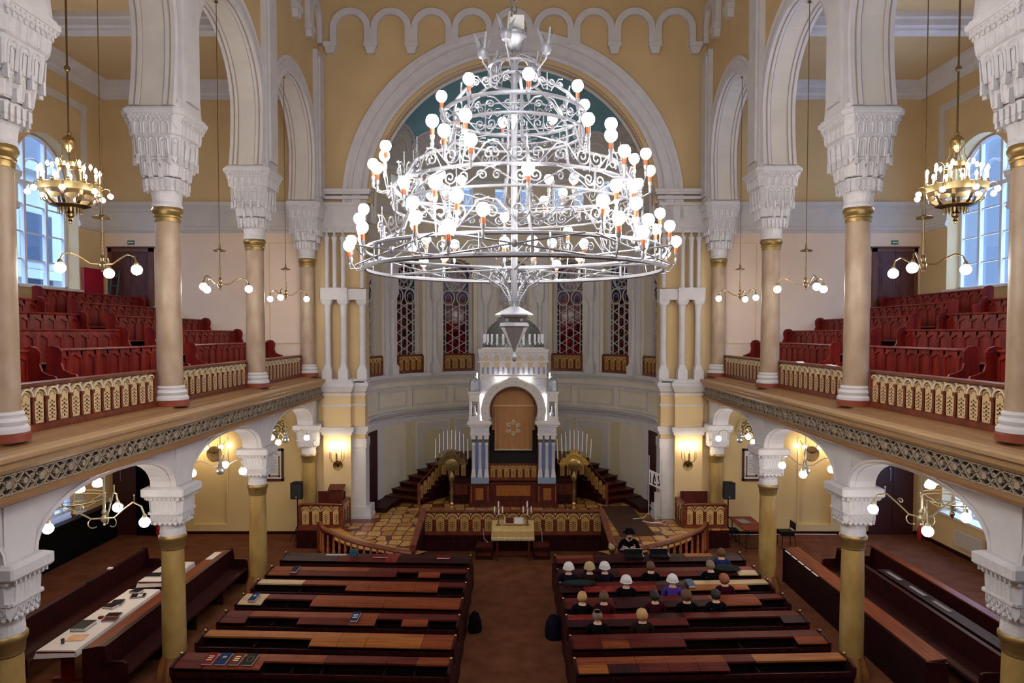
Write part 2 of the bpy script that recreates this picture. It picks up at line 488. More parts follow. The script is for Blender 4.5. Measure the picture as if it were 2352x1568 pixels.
    for c in wc:
        P = [(c - 1.75, 10.9)] + [(c - 1.75, 14.0), (c + 1.75, 14.0)] + [(c + 1.75, 10.9)]
        for a, b in ((0, 1), (1, 2), (2, 3)):
            y0, z0 = P[a]; y1, z1 = P[b]
            m.box(*sorted((s * XW, s * (XW - .05))), min(y0, y1) - .12, max(y0, y1) + .12, (14.0 if z0 == z1 else min(z0, z1)) - .12, (14.12 if z0 == z1 else 13.88))
    for y in (18.6, 14.0, 9.4):
        m.box(*sorted((s * XW, s * (XW - .28))), y - .42, y + .42, 5.4, 11.24)
        m.prism([(s * (XW - .28 - a), b) for a, b in ent], 'y', y - .47, y + .47)
    m.build('entablature', GREYP, ws)
    m = MB()
    m.box(*sorted((s * XW, s * (XW - .03))), YB, YE, 0, .12)
    m.build('skirting', MAHOG2, ws)
    # windows
    for wi, c in enumerate(wc):
        for lo in (0, 1):
            m = MB(); xf = s * (XW + .42); xg = s * (XW + .46)
            z0, z1 = (8.2, 11.3) if not lo else (1.15, 3.9)
            f = lambda y0, y1, za, zb, t=.04: m.box(*sorted((xf - s * t, xf + s * .06)), y0, y1, za, zb)
            f(c - 1.42, c - 1.30, z0, z1); f(c + 1.30, c + 1.42, z0, z1); f(c - 1.42, c + 1.42, z0, z0 + .1)
            for yy in (c - .47, c + .47): f(yy - .05, yy + .05, z0, z1 + (1.3 if not lo else 0), .06)
            if not lo:
                for zz in (9.0, 9.8, 10.6): f(c - 1.4, c + 1.4, zz - .02, zz + .02, .0)
                f(c - 1.42, c + 1.42, 11.15, 11.27, .07)
                A = arc(c, 11.3, 1.36, 0, PI, 20)
                m.tube([(xf, a, b) for a, b in A], .07, 4)
                for cc in (c - .94, c, c + .94):
                    m.tube([(xf, a, b) for a, b in arc(cc, 11.55 if cc == c else 11.3, .44, 0, PI, 10)], .03, 4)
            else:
                f(c - 1.42, c + 1.42, z1 - .1, z1); f(c - 1.4, c + 1.4, 2.9, 3.0)
                for cc in (c - .94, c + .94, c): f(cc - .02, cc + .02, z0, z1)
            wnd = struct('window_%d' % (1 + lo + 2 * wi + (8 if s > 0 else 0)), m, mat('painted window frame', (206, 206, 212), .5))
            m = MB()
            if lo: m.box(*sorted((xg, xg + s * .01)), c - 1.36, c + 1.36, z0 + .05, z1 - .05)
            else: m.prism([(c - 1.36, z0 + .05), (c + 1.36, z0 + .05)] + arc(c, 11.3, 1.36, 0, PI, 20), 'x', xg, xg + s * .01)
            m.build('glazing', MATS.get('window glass') or glassmat('window glass', (.86, .9, .96), .1), wnd)
            m = MB(); m.box(*sorted((s * (XW - .12), s * (XW + .5))), c - 1.45, c + 1.45, z0 - .05, z0 + .02)
            m.build('window_sill', WHITE, wnd)
    # end wall of the aisle
    X0, X1 = 6.9, XW + .5
    m = MB()
    m.box(*sorted((s * X0, s * 9.7)), YE, YE + .5, 0, 15.3); m.box(*sorted((s * 10.9, s * X1)), YE, YE + .5, 0, 15.3)
    m.box(*sorted((s * 9.7, s * 10.9)), YE, YE + .5, 0, .32); m.box(*sorted((s * 9.7, s * 10.9)), YE, YE + .5, 3.3, 15.3)
    m.box(*sorted((s * 9.7, s * 10.9)), YE + .18, YE + .5, .3, 3.4)
    we = struct('wall_end_' + nm, m, [YELL])
    m = MB(); m.box(*sorted((s * 6.9, s * XW)), YE - .015, YE, 5.4, 10.3); m.build('beige_panel', PINK, we)
    m = MB(); m.box(*sorted((s * 6.9, s * XW)), YE - .012, YE, 11.2, 15.0); m.build('ochre_panel', OCHRE, we)
    m = MB(); m.prism([(YE - a, b) for a, b in ent], 'x', s * 6.9, s * XW)
    m.box(*sorted((s * 13.0, s * 13.15)), YE - .05, YE, 11.3, 14.2) if False else None
    m.build('entablature', GREYP, we)
    m = MB()
    for a, b in ((7.05, 8.2), ):
        for q in ((a, a + .03, 6.5, 9.9), (b, b + .03, 6.5, 9.9), (a, b, 6.5, 6.53), (a, b, 9.87, 9.9)):
            m.box(*sorted((s * q[0], s * q[1])), YE - .035, YE, q[2], q[3])
    for q in ((9.7, 9.75), (10.85, 10.9)): m.box(*sorted((s * q[0], s * q[1])), YE - .03, YE, .3, 3.3)
    m.build('wall_moulding', OCHRE2, we)
    m = MB(); m.box(*sorted((s * 6.9, s * XW)), YE - .03, YE, 0, .09); m.build('skirting', MAHOG2, we)
    # gallery door
    m = MB()
    for q in ((12.1, 12.25, 5.46, 9.72), (13.5, 13.62, 5.46, 9.72), (12.1, 13.62, 9.58, 9.72), (12.05, 13.66, 9.70, 9.76)):
        m.box(*sorted((s * q[0], s * q[1])), YE - .1, YE - .005, q[2], q[3])
    dr = struct('door_%d' % (1 if s < 0 else 2), m, mat('brown door wood', (112, 66, 42), .4, rgb2=(84, 46, 32), scale=3, stretch=(6, 6, 1)))
    for k, (a, b) in enumerate(((12.25, 12.86), (12.89, 13.5))):
        m = MB(); m.box(*sorted((s * a, s * b)), YE - .06, YE - .005, 6.6, 9.58)
        for z0, z1 in ((6.75, 7.7), (7.85, 8.15), (8.25, 9.1), (9.2, 9.48)):
            m.box(*sorted((s * (a + .1), s * (b - .1)))  , YE - .075, YE - .05, z0, z1)
            m.box(*sorted((s * (a + .16), s * (b - .16))), YE - .09, YE - .05, z0 + .06, z1 - .06)
        m.build('door_leaf', mat('dark door wood', (92, 44, 34), .35, rgb2=(66, 30, 28), scale=3, stretch=(6, 6, 1)), dr)
    # lower door
    m = MB()
    if s > 0: m.box(12.15, 13.62, YE - .08, YE - .005, 0, 3.05)
    else: m.box(-13.6, -12.75, YE - .08, YE - .005, 0, 3.05)
    dr = struct('door_%d' % (3 if s < 0 else 4), m, mat('dark red door', (58, 20, 22), .5))
    m = MB()
    if s < 0:
        m.box(-12.75, -11.95, YE - .2, YE - .005, 0, 3.05); m.build('dark_opening', BLACKC, dr)
    else:
        for a, b in ((12.25, 12.85), (12.92, 13.52)):
            for z0, z1 in ((.2, 1.1), (1.25, 2.7)): m.box(a, b, YE - .1, YE - .07, z0, z1)
        m.build('door_panel', mat('dark red door', (58, 20, 22), .5), dr)
    m = MB(); xh = s * 13.3 if s < 0 else 12.8
    m.tube([(xh, YE - .12, 1.1 + .75), (xh, YE - .15, 1.2 + .75), (xh, YE - .15, 1.45 + .75), (xh, YE - .12, 1.55 + .75)], .012, 6); m.build('door_handle', STEEL, dr)
# ---------------------------------------------------------------- triumphal wall and apse
YC = 23.9; RA = 5.15
def apx(th, r=RA, yc=YC): return (r * sin(th), yc + r * cos(th))
zc_a = 11.2
m = MB()
m.prism([(-7.0, 11.2), (-4.75, 11.2)] + arc(0, zc_a, 4.75, PI, 0, 48)[1:-1] + [(4.75, 11.2), (7.0, 11.2), (7.0, ZC), (-7.0, ZC)], 'y', 23.5, 24.0)
for s in (-1, 1):
    m.box(*sorted((s * 4.95, s * 7.0)), 23.55, 24.05, 5.0, 11.2)
wt = struct('wall_ark_arch', m, OCHRE)
m = MB()
def ypath(pts, y):
    out = []
    for i, p in enumerate(pts):
        a = pts[max(0, i - 1)]; b = pts[min(len(pts) - 1, i + 1)]
        t = Vector((b[0] - a[0], 0, b[1] - a[1])).normalized()
        out.append(((p[0], y, p[1]), Vector((-t.z, 0, t.x)), Vector((0, -1, 0))))
    return out
P = [(-4.75, 10.6)] + arc(0, zc_a, 4.75, PI, 0, 64) + [(4.75, 10.6)]
m.sweep(ypath(P, 23.55), [(-.06, -.55), (.12, -.5), (.14, .12), (.22, .16), (.3, .12), (.34, .2), (.62, .2), (.66, .14), (.74, .14), (.82, .2), (.94, .2), (.97, 0)])
m.sweep(ypath(P, 23.55), [(-.02, -.1), (.02, -.06), (.06, -.1), (.02, -.14)])
m.build('arch_moulding', WHITE, wt, smooth=True)
m = MB()
for k in range(-4, 5):
    x = k * 1.345
    m.prism([(x + a, b) for a, b in arc(0, 16.92, .46, PI, 0, 14)] + [(x + a, b) for a, b in arc(0, 16.92, .6725, 0, PI, 16)], 'y', 23.36, 23.52)
    for q in (-1, 1): m.box(*sorted((x + q * .46, x + q * .6725)), 23.36, 23.52, 16.4, 16.92)
for k in range(-5, 5):
    x = (k + .5) * 1.345
    if abs(x) < .9: zb = 16.75
    if abs(x) < 2.1: continue
    m.box(x - .22, x + .22, 23.3, 23.52, 16.32, 16.47)
    m.prism([(x - .18, 16.32), (x + .18, 16.32), (x + .12, 16.1), (x - .12, 16.1)], 'y', 23.33, 23.52)
m.box(-6.45, 6.45, 23.38, 23.52, 17.95, 18.3)
m.build('corbel_table', WHITE, wt)
# piers either side of the apse
for s, nm in SIDES:
    S = lambda a, b: tuple(sorted((s * a, s * b)))
    m = MB()
    m.box(*S(5.42, 6.34), 23.2, 23.7, 0, 3.5); m.box(*S(4.98, 5.42), 23.4, 23.9, 0, 3.5)
    m.box(*S(5.42, 6.34), 23.2, 23.7, 3.6, 4.95); m.box(*S(4.98, 5.42), 23.4, 23.9, 3.6, 4.95)
    m.box(*S(6.3, 7.0), 23.45, 23.9, 0, 11.2)
    wp = struct('wall_pier_' + nm, m, OCHRE2)
    m = MB()
    cp_ = [(0, 3.45), (.03, 3.45), (.05, 3.55), (.1, 3.6), (.12, 3.66), (.12, 3.72), (0, 3.72)]
    for x0, x1, y in ((5.42, 6.34, 23.2), (4.98, 5.42, 23.4)):
        for (a, b), (c_, d) in zip(cp_[:-1], cp_[1:]):
            if abs(b - d) < 1e-6: continue
            m.box(*S(x0 - max(a, c_), x1 + max(a, c_)), y - max(a, c_), y + .4, b, d)
        for pz, pp in ((4.75, .02), (4.9, .05), (5.0, .1), (5.08, .14), (5.14, .1), (5.2, .06)):
            m.box(*S(x0 - pp, x1 + pp), y - pp, y + .4, pz, pz + .1)
        m.box(*S(x0 - .02, x1 + .02), y - .02, y + .3, 4.4, 4.48)
    m.box(*S(4.98, 6.34), 23.3, 23.6, 5.2, 5.32)
    # frieze band and cornice above colonnettes
    m.box(*S(4.98, 6.45), 23.35, 23.6, 10.25, 11.1)
    for pz, pp in ((10.2, .04), (10.38, .02), (11.1, .04), (11.3, .1), (11.45, .16), (11.52, .2)):
        m.box(*S(4.9 - pp, 6.45), 23.35 - pp, 23.6, pz, pz + .1)
    m.build('cornice', WHITE, wp)
    m = MB()
    m.box(*S(4.96, 5.44), 23.36, 23.95, 0, 3.0)
    m.box(*S(4.93, 5.46), 23.33, 23.95, 3.0, 3.3)
    m.box(*S(4.8, 5.44), 23.30, 24.0, .58, 1.0)
    m.box(*S(4.78, 5.44), 23.26, 24.02, .58, .7)
    m.build('jamb', WHITE, wp)
    # colonnettes
    m = MB()
    for x, y in ((6.2, 23.33), (5.66, 23.33), (5.05, 23.42)):
        m.box(*S(x - .16, x + .16), y - .16, y + .16, 5.3, 5.62)
        m.csq([(.15, 5.62), (.11, 5.72), (.09, 5.8)], (s * x, y, 0))
        m.lathe([(.115, 5.8), (.11, 5.9), (.105, 7.5), (.12, 7.56), (.105, 7.6), (.14, 7.85)], 12, (s * x, y, 0))
        m.csq([(.14, 7.8), (.19, 7.9), (.19, 7.98)], (s * x, y, 0))
    m.box(*S(5.5, 6.38), 23.12, 23.55, 7.96, 8.36); m.box(*S(4.88, 5.5), 23.2, 23.6, 7.96, 8.32)
    for x, y in ((6.2, 23.3), (5.94, 23.3), (5.66, 23.3), (5.05, 23.4)):
        m.lathe([(.09, 8.36), (.075, 8.42), (.075, 9.9), (.1, 9.98), (.1, 10.04), (.05, 10.1), (.015, 10.3), (0, 10.34)], 10, (s * x, y, 0))
    m.build('colonnette', WHITE, wp, smooth=True)
# apse wall: curved, with seven window openings
TH = [math.radians(25.7) * k for k in (-3, -2, -1, 0, 1, 2, 3)]
HW = math.radians(7.4)
def seg(m, t0, t1, r0, r1, z0, z1, n=None):
    n = n or max(1, int(abs(t1 - t0) / math.radians(2.5)))
    pts = [apx(t0 + (t1 - t0) * i / n, r0) for i in range(n + 1)] + [apx(t1 - (t1 - t0) * i / n, r1) for i in range(n + 1)]
    m.prism(pts, 'z', z0, z1)
def curved(m, t0, t1, prof, n=60):
    """prof: closed list (inward offset, z)"""
    path = []
    for i in range(n + 1):
        t = t0 + (t1 - t0) * i / n
        o = Vector((sin(t), cos(t), 0))
        path.append((Vector((0, YC, 0)) + o * RA, -o, Vector((0, 0, 1))))
    m.sweep(path, prof)
HP = math.radians(90)
m = MB()
seg(m, -HP, HP, RA, RA + .5, 0, 5.3)
edges = [-HP]
for t in TH: edges += [max(-HP, t - HW), min(HP, t + HW)]
edges += [HP]
for i in range(0, len(edges), 2):
    if edges[i + 1] - edges[i] > .01: seg(m, edges[i], edges[i + 1], RA, RA + .5, 5.3, 9.9)
seg(m, -HP, HP, RA, RA + .5, 9.9, 11.85)
tops = [math.radians(d) for d in (-60, -44.5, -31, -20.7, -5.8, 5.8, 20.7, 31, 44.5, 60)]
e2 = [-HP]
for t in tops: e2 += [t - .042, t + .042]
e2 += [HP]
for i in range(0, len(e2), 2): seg(m, e2[i], e2[i + 1], RA, RA + .5, 11.85, 12.8)
seg(m, -HP, HP, RA, RA + .5, 12.8, 13.0)
# spandrels of the window heads (arched)
for t in TH:
    for i in range(8):
        a0 = -HW + 2 * HW * i / 8; a1 = -HW + 2 * HW * (i + 1) / 8
        zz = 9.25 + .62 * math.sqrt(max(0, 1 - ((a0 + a1) / 2 / HW) ** 2))
        seg(m, t + a0, t + a1, RA, RA + .5, zz, 9.9, 1)
wap = struct('wall_apse', m, CREAM)
m = MB()
curved(m, -HP, HP, [(0, 3.62), (.08, 3.62), (.1, 3.7), (.17, 3.74), (.2, 3.82), (.24, 3.85), (.24, 3.9), (0, 3.9)])
curved(m, -HP, HP, [(0, 3.4), (.03, 3.4), (.03, 3.62), (0, 3.62)])
curved(m, -HP, HP, [(0, 4.75), (.03, 4.75), (.05, 4.8), (0, 4.84)])
curved(m, -HP, HP, [(0, 5.02), (.06, 5.02), (.09, 5.1), (.16, 5.16), (.18, 5.24), (.18, 5.3), (-.45, 5.31), (-.45, 5.2)])
curved(m, -HP, HP, [(0, 9.98), (.07, 10.0), (.1, 10.1), (.18, 10.2), (.18, 10.28), (0, 10.28)])
curved(m, -HP, HP, [(0, 11.3), (.05, 11.3), (.12, 11.5), (.12, 11.6), (0, 11.6)])
curved(m, -HP, HP, [(0, 12.95), (.1, 12.95), (.16, 13.1), (0, 13.15)])
m.build('cornice', WHITE, wap, smooth=True)
m = MB()
def frame_on_apse(m, t0, t1, z0, z1, w=.09, d=.04):
    dt = w / RA
    seg(m, t0, t1, RA - d, RA, z0, z0 + w); seg(m, t0, t1, RA - d, RA, z1 - w, z1)
    seg(m, t0, t0 + dt, RA - d, RA, z0, z1); seg(m, t1 - dt, t1, RA - d, RA, z0, z1)
D = math.radians
for s in (-1, 1):
    for a, b in ((14, 27), (31, 47)):
        seg(m, s * D(a), s * D(b), RA - .03, RA, 1.4, 3.3); 
    for a, b in ((10, 28), (31, 50), (53, 73)):
        frame_on_apse(m, min(s * D(a), s * D(b)), max(s * D(a), s * D(b)), 4.0, 4.7)
m.build('white_panel', GREYP, wap)
m = MB()
for s in (-1, 1):
    for a, b in ((17, 24), (34, 44)): seg(m, s * D(a), s * D(b), RA - .045, RA, 1.7, 3.0)
    seg(m, s * D(28), s * D(30), RA - .02, RA, 1.4, 3.4); seg(m, s * D(48.5), s * D(54), RA - .02, RA, 1.0, 3.4)
m.build('yellow_panel', mat('pale yellow plaster', (200, 188, 152), .85, var=.04), wap)
# colonnettes between the windows
m = MB()
for t in [D(25.7) * (k + .5) for k in (-3, -2, -1, 0, 1, 2)]:
    c = Matrix.Translation((*apx(t, RA - .14), 0)) @ Matrix.Rotation(-t, 4, 'Z')
    m.M = c
    m.box(-.2, .2, -.17, .16, 5.25, 5.62)
    m.csq([(.17, 5.62), (.12, 5.75), (.1, 5.95)])
    m.lathe([(.11, 5.95), (.095, 6.05), (.095, 7.9), (.115, 7.95), (.1, 8.0), (.13, 8.15)], 12)
    m.csq([(.13, 8.1), (.2, 8.35), (.2, 8.45)])
    m.box(-.19, .19, -.17, .14, 8.45, 9.3); m.box(-.24, .24, -.2, .14, 9.3, 9.4)
    m.box(-.34, .34, .05, .14, 5.3, 9.98)
m.M = None
m.build('colonnette', WHITE, wap, smooth=True)
# dome of the apse with painted sky above a scalloped border
NT, NZ = 144, 40
vs = []; fs = []; mi = []
for j in range(NZ + 1):
    ph = (PI / 2) * j / NZ
    for i in range(NT + 1):
        t = -HP + 2 * HP * i / NT
        x, y = apx(t, (RA + .0) * cos(ph)); vs.append((x, y, 13.0 + 4.9 * sin(ph)))
for j in range(NZ):
    for i in range(NT):
        fs.append((j * (NT + 1) + i, j * (NT + 1) + i + 1, (j + 1) * (NT + 1) + i + 1, (j + 1) * (NT + 1) + i))
        t = (i + .5) / NT * 9; z = 13.0 + 4.9 * sin((PI / 2) * (j + .5) / NZ)
        u = abs((t % 1) - .5) * 2
        zs = 13.95 + .75 * math.sqrt(max(0, 1 - u * u))
        mi.append(1 if z > zs else 0)
m = MB(); m.v = vs; m.f = fs; m.m = mi
struct('ceiling_apse_dome', m, [GREYP, BLUEP], smooth=True)
m = MB()
for k in range(9):
    for (r_, zz, w_) in ((.95, 13.95, .06), (.62, 13.8, .05), (.3, 13.65, .05)):
        pts = []
        for i in range(17):
            a = PI * i / 16
            tt = -HP + (k + .5) * (2 * HP / 9) + (r_ * cos(a)) / RA
            z = zz + r_ * .8 * sin(a)
            ph = math.asin(min(1, (z - 13.0) / 4.9))
            x, y = apx(tt, (RA - .03) * cos(ph)); pts.append((x, y, z))
        m.tube(pts, w_, 4)
struct('trim_3', m, WHITE)
m = MB(); m.box(-7, 7, 29.6, 29.7, 9, 18.4); m.box(-7, 7, 24.0, 29.7, 18.1, 18.3)
# bright panes of the little upper windows
for i, t in enumerate(tops):
    m = MB(); c = Matrix.Translation((*apx(t, RA + .4), 0)) @ Matrix.Rotation(-t, 4, 'Z'); m.M = c
    for a in (-.2, .2): m.box(a - .02, a + .02, -.02, .02, 11.85, 12.8)
    m.box(-.2, .2, -.02, .02, 12.3, 12.33); m.box(-.2, .2, -.02, .02, 11.85, 11.89)
    o = struct('window_%d' % (30 + i), m, WHITE)
    m = MB(); m.M = c; m.box(-.22, .22, .03, .035, 11.85, 12.8); m.build('glazing', MATS['window glass'], o)
# stained glass windows: tracery and panes
def stained():
    m = bpy.data.materials.new('stained glass'); m.use_nodes = True
    nt = m.node_tree; N = nt.nodes; L = nt.links; b = N['Principled BSDF']
    tc = N.new('ShaderNodeTexCoord'); oi = N.new('ShaderNodeObjectInfo')
    sep = N.new('ShaderNodeSeparateXYZ'); L.new(tc.outputs['Object'], sep.inputs[0])
    vo = N.new('ShaderNodeTexVoronoi'); vo.inputs['Scale'].default_value = 7.5; L.new(tc.outputs['Object'], vo.inputs['Vector'])
    cr = N.new('ShaderNodeValToRGB'); e = cr.color_ramp.elements
    cr.color_ramp.interpolation = 'CONSTANT'
    cols = [(0, (46, 12, 20)), (.35, (84, 18, 26)), (.6, (60, 16, 30)), (.8, (104, 30, 34))]
    e[0].position = 0; e[0].color = (*srgb(*cols[0][1]), 1); e[1].position = .35; e[1].color = (*srgb(*cols[1][1]), 1)
    for p, c in cols[2:]:
        q = e.new(p); q.color = (*srgb(*c), 1)
    sp = N.new('ShaderNodeSeparateColor'); L.new(vo.outputs['Color'], sp.inputs[0]); L.new(sp.outputs[0], cr.inputs[0])
    ab = N.new('ShaderNodeMath'); ab.operation = 'ABSOLUTE'; L.new(sep.outputs[0], ab.inputs[0])
    gt = N.new('ShaderNodeMath'); gt.operation = 'GREATER_THAN'; gt.inputs[1].default_value = .46; L.new(ab.outputs[0], gt.inputs[0])
    mx = N.new('ShaderNodeMix'); mx.data_type = 'RGBA'; L.new(gt.outputs[0], mx.inputs[0]); L.new(cr.outputs[0], mx.inputs[6]); mx.inputs[7].default_value = (*srgb(24, 34, 52), 1)
    # upper zone bluish
    gz = N.new('ShaderNodeMath'); gz.operation = 'GREATER_THAN'; gz.inputs[1].default_value = 8.25; L.new(sep.outputs[2], gz.inputs[0])
    m2 = N.new('ShaderNodeMath'); m2.operation = 'MULTIPLY'; L.new(gz.outputs[0], m2.inputs[0]); L.new(sp.outputs[1], m2.inputs[1])
    mx2 = N.new('ShaderNodeMix'); mx2.data_type = 'RGBA'; L.new(m2.outputs[0], mx2.inputs[0]); L.new(mx.outputs[2], mx2.inputs[6]); mx2.inputs[7].default_value = (*srgb(52, 84, 130), 1)
    # per-window tone
    hs = N.new('ShaderNodeHueSaturation'); L.new(mx2.outputs[2], hs.inputs['Color'])
    L.new(oi.outputs['Color'], N.new('ShaderNodeRGBToBW').inputs[0])
    mm = N.new('ShaderNodeMix'); mm.data_type = 'RGBA'; mm.blend_type = 'MULTIPLY'; mm.inputs[0].default_value = 1
    L.new(mx2.outputs[2], mm.inputs[6]); L.new(oi.outputs['Color'], mm.inputs[7])
    L.new(mm.outputs[2], b.inputs['Base Color']); b.inputs['Roughness'].default_value = .12; b.inputs['Specular IOR Level'].default_value = .25
    MATS['stained glass'] = m
    return m
SG = stained()
LEAD = mat('white tracery', (196, 188, 182), .6)
def tracery_mesh():
    m = MB(); W = .6; z0 = 5.4; zt = 8.05
    y = 0
    def bar(xa, za, xb, zb, wd=.018):
        d = Vector((xb - xa, zb - za)); d.normalize(); q = Vector((-d.y, d.x)) * wd
        m.prism([(xa + q.x, za + q.y), (xa - q.x, za - q.y), (xb - q.x, zb - q.y), (xb + q.x, zb + q.y)], 'y', -.03, .03)
    st = .29
    for x in (-W, -st * 1.55, -st * .52, st * .52, st * 1.55, W): bar(x, z0, x, zt if abs(x) < W else 9.2, .014 if abs(x) < W else .03)
    pitch = .42; slope = .56
    k = -4
    while True:
        b = z0 + k * pitch
        if b > zt + .8: break
        for sg in (-1, 1):
            # line z = b + sg*slope*(x) ; clip
            xa, xb = -W, W; za, zb = b + sg * slope * xa, b + sg * slope * xb
            def clip(xa, za, xb, zb):
                if za > zb: xa, za, xb, zb = xb, zb, xa, za
                if zb < z0 or za > zt: return None
                if za < z0: xa += (xb - xa) * (z0 - za) / (zb - za); za = z0
                if zb > zt: xb = xa + (xb - xa) * (zt - za) / (zb - za); zb = zt
                return xa, za, xb, zb
            c = clip(xa, za, xb, zb)
            if c: bar(*c, .011)
        k += 1
    for cx in (-.31, .31):
        m.tube([(cx + .26 * cos(a), 0, 8.3 + .3 * sin(a)) for a in [PI * 2 * i / 20 for i in range(20)]], .03, 4, True)
        m.tube([(cx + .16 * cos(a), 0, 8.25 + .2 * sin(a)) for a in [PI * 2 * i / 6 + PI / 6 for i in range(6)]], .012, 4, True)
    m.tube([(.46 * cos(a), 0, 9.05 + .46 * sin(a)) for a in [PI * 2 * i / 28 for i in range(28)]], .035, 4, True)
    for i in range(10):
        a = 2 * PI * i / 10
        m.tube([(.31 * cos(a) + .1 * cos(q), 0, 9.05 + .31 * sin(a) + .1 * sin(q)) for q in [2 * PI * j / 10 for j in range(10)]], .014, 4, True)
    m.tube([(.18 * cos(a), 0, 9.05 + .18 * sin(a)) for a in [PI * 2 * i / 14 for i in range(14)]], .014, 4, True)
    for xx in (-.52, .52): m.tube([(xx + .07 * cos(a), 0, 8.62 + .07 * sin(a)) for a in [PI * 2 * i / 10 for i in range(10)]], .015, 4, True)
    m.tube([(.66 * cos(a), 0, 9.2 + .62 * sin(a)) for a in [PI * i / 16 for i in range(17)]], .05, 4)
    m.box(-.7, .7, -.06, .12, z0 - .3, z0 + .05); m.box(-.74, -.62, -.06, .03, z0 - .3, 9.3); m.box(.62, .74, -.06, .03, z0 - .3, 9.3)
    return m.mesh('tracery', LEAD)
TM = tracery_mesh()
gm = MB(); gm.box(-.84, .84, .05, .06, 5.2, 9.95); 0
GM = gm.mesh('glazing', SG)
tint = [(.7, .7, 1.2, 1), (.75, .9, .7, 1), (1.5, .9, 1.0, 1), (1.2, .8, .9, 1), (1.6, .85, .95, 1), (.8, .95, .75, 1), (.7, .7, 1.2, 1)]
for i, t in enumerate(TH):
    x, y = apx(t, RA + .3)
    o = link('window_%d' % (17 + i), TM, None, (x, y, 0), -t); o['kind'] = 'structure'
    g = link('glazing', GM, o); g.color = tint[i]
# ================================================================ COLUMNS
def face_rot(k): return Matrix.Rotation(k * PI / 2, 4, 'Z')
def arch_on_face(m, u, z0, z1, wd, off, r=.016, lean=0.):
    """inverted U moulding on the face y=-off(z)"""
    f = lambda z: -(off + lean * (z - z0))
    zc = z1 - wd / 2
    pts = [(u - wd / 2, f(z0), z0), (u - wd / 2, f(zc), zc)]
    for i in range(1, 6):
        a = PI - PI * i / 6
        z = zc + wd / 2 * sin(a); pts.append((u + wd / 2 * cos(a), f(z), z))
    pts += [(u + wd / 2, f(zc), zc), (u + wd / 2, f(z0), z0)]
    m.tube(pts, r, 4)
def upper_capital():
    m = MB()
    m.lathe([(.26, 9.30), (.275, 9.34), (.255, 9.40), (.27, 9.55), (.31, 9.66)], 24)
    m.csq([(.30, 9.60), (.31, 9.62), (.33, 9.84)], ch=.5)
    m.csq([(.345, 9.86), (.36, 9.88), (.40, 10.22)], ch=.3)
    m.csq([(.415, 10.2), (.43, 10.22), (.465, 10.62)], ch=.28)
    m.csq([(.47, 10.60), (.50, 10.62), (.52, 10.86), (.545, 10.9), (.57, 10.97)], ch=.26)
    m.csq([(.585, 10.97), (.60, 11.0), (.60, 11.05), (.57, 11.06), (.56, 11.10)], ch=.24)
    m.csq([(.47, 11.08), (.47, 11.2)], ch=.12)
    for k in range(4):
        m.M = face_rot(k)
        for u in (-.2, -.1, 0, .1, .2):
            m.box(u - .032, u + .032, -.345, -.29, 9.66, 9.80); m.box(u - .02, u + .02, -.335, -.29, 9.58, 9.66)
        for u in (-.16, 0, .16): arch_on_face(m, u, 9.88, 10.14, .11, .362, .018, .12)
        for u in (-.19, .19): m.box(u * .5 - .025, u * .5 + .025, -.42, -.34, 9.82, 10.0)
        for u in (-.2, 0.0, .2):
            arch_on_face(m, u, 10.2, 10.56, .15, .432, .02, .09)
            arch_on_face(m, u, 10.2, 10.48, .08, .44, .012, .09)
        for u in (-.3, -.1, .1, .3): m.box(u - .02, u + .02, -.47, -.4, 10.06, 10.24)
        for u in (-.26, -.09, .09, .26): arch_on_face(m, u, 10.62, 10.84, .12, .505, .014, .06)
        for i in range(11):
            u = -.4 + .08 * i
            m.ball((u, -.548 - .0, 10.90), .03, 6, 4, (1, .6, 1)); m.ball((u + .04, -.56, 10.945), .02, 5, 4)
        for i in range(9): m.box(-.38 + .095 * i - .018, -.38 + .095 * i + .018, -.54, -.5, 10.82, 10.88)
    m.M = None
    # corner pendants on the chamfers
    for k in range(4):
        m.M = Matrix.Rotation(k * PI / 2 + PI / 4, 4, 'Z')
        for (d, za, zb, wd) in ((.42, 9.84, 10.06, .05), (.5, 10.1, 10.35, .06), (.565, 10.44, 10.75, .07), (.64, 10.7, 10.95, .08)):
            m.prism([(-wd, zb), (wd, zb), (wd, za + .1), (0, za), (-wd, za + .1)], 'y', -d, -d + .16)
        arch_on_face(m, 0, 10.22, 10.55, .1, .55, .015, .06)
    m.M = None
    return m
def lower_capital():
    m = MB()
    m.lathe([(.235, 2.84), (.235, 2.92), (.225, 3.0), (.25, 3.12), (.29, 3.16)], 24)
    m.csq([(.27, 3.10), (.30, 3.14), (.31, 3.3), (.325, 3.32), (.335, 3.6)], ch=.28)
    m.csq([(.345, 3.58), (.36, 3.62), (.37, 3.66)], ch=.2)
    m.csq([(.40, 3.66), (.42, 3.69), (.42, 3.82), (.34, 3.86)], ch=.06)
    for k in range(4):
        m.M = face_rot(k)
        for i in range(7):
            u = -.24 + .08 * i
            m.tube([(u, -.318, 3.36), (u, -.332, 3.56)], .010, 4)
        m.box(-.3, .3, -.335, -.3, 3.31, 3.35)
        for i in range(5):
            u = -.2 + .1 * i
            m.tube([(u + .032 * cos(a), -.312, 3.23 + .045 * sin(a)) for a in [2 * PI * j / 8 for j in range(8)]], .01, 4, True)
            m.ball((u, -.29, 3.12), .035, 6, 4)
        for i in range(8): m.box(-.3 + .086 * i - .015, -.3 + .086 * i + .015, -.385, -.34, 3.6, 3.65)
    m.M = Matrix.Identity(4)
    for k in range(4):
        m.M = Matrix.Rotation(k * PI / 2 + PI / 4, 4, 'Z')
        m.prism([(-.05, 3.55), (.05, 3.55), (.05, 3.2), (0, 3.1), (-.05, 3.2)], 'y', -.4, -.3)
    m.M = None
    return m
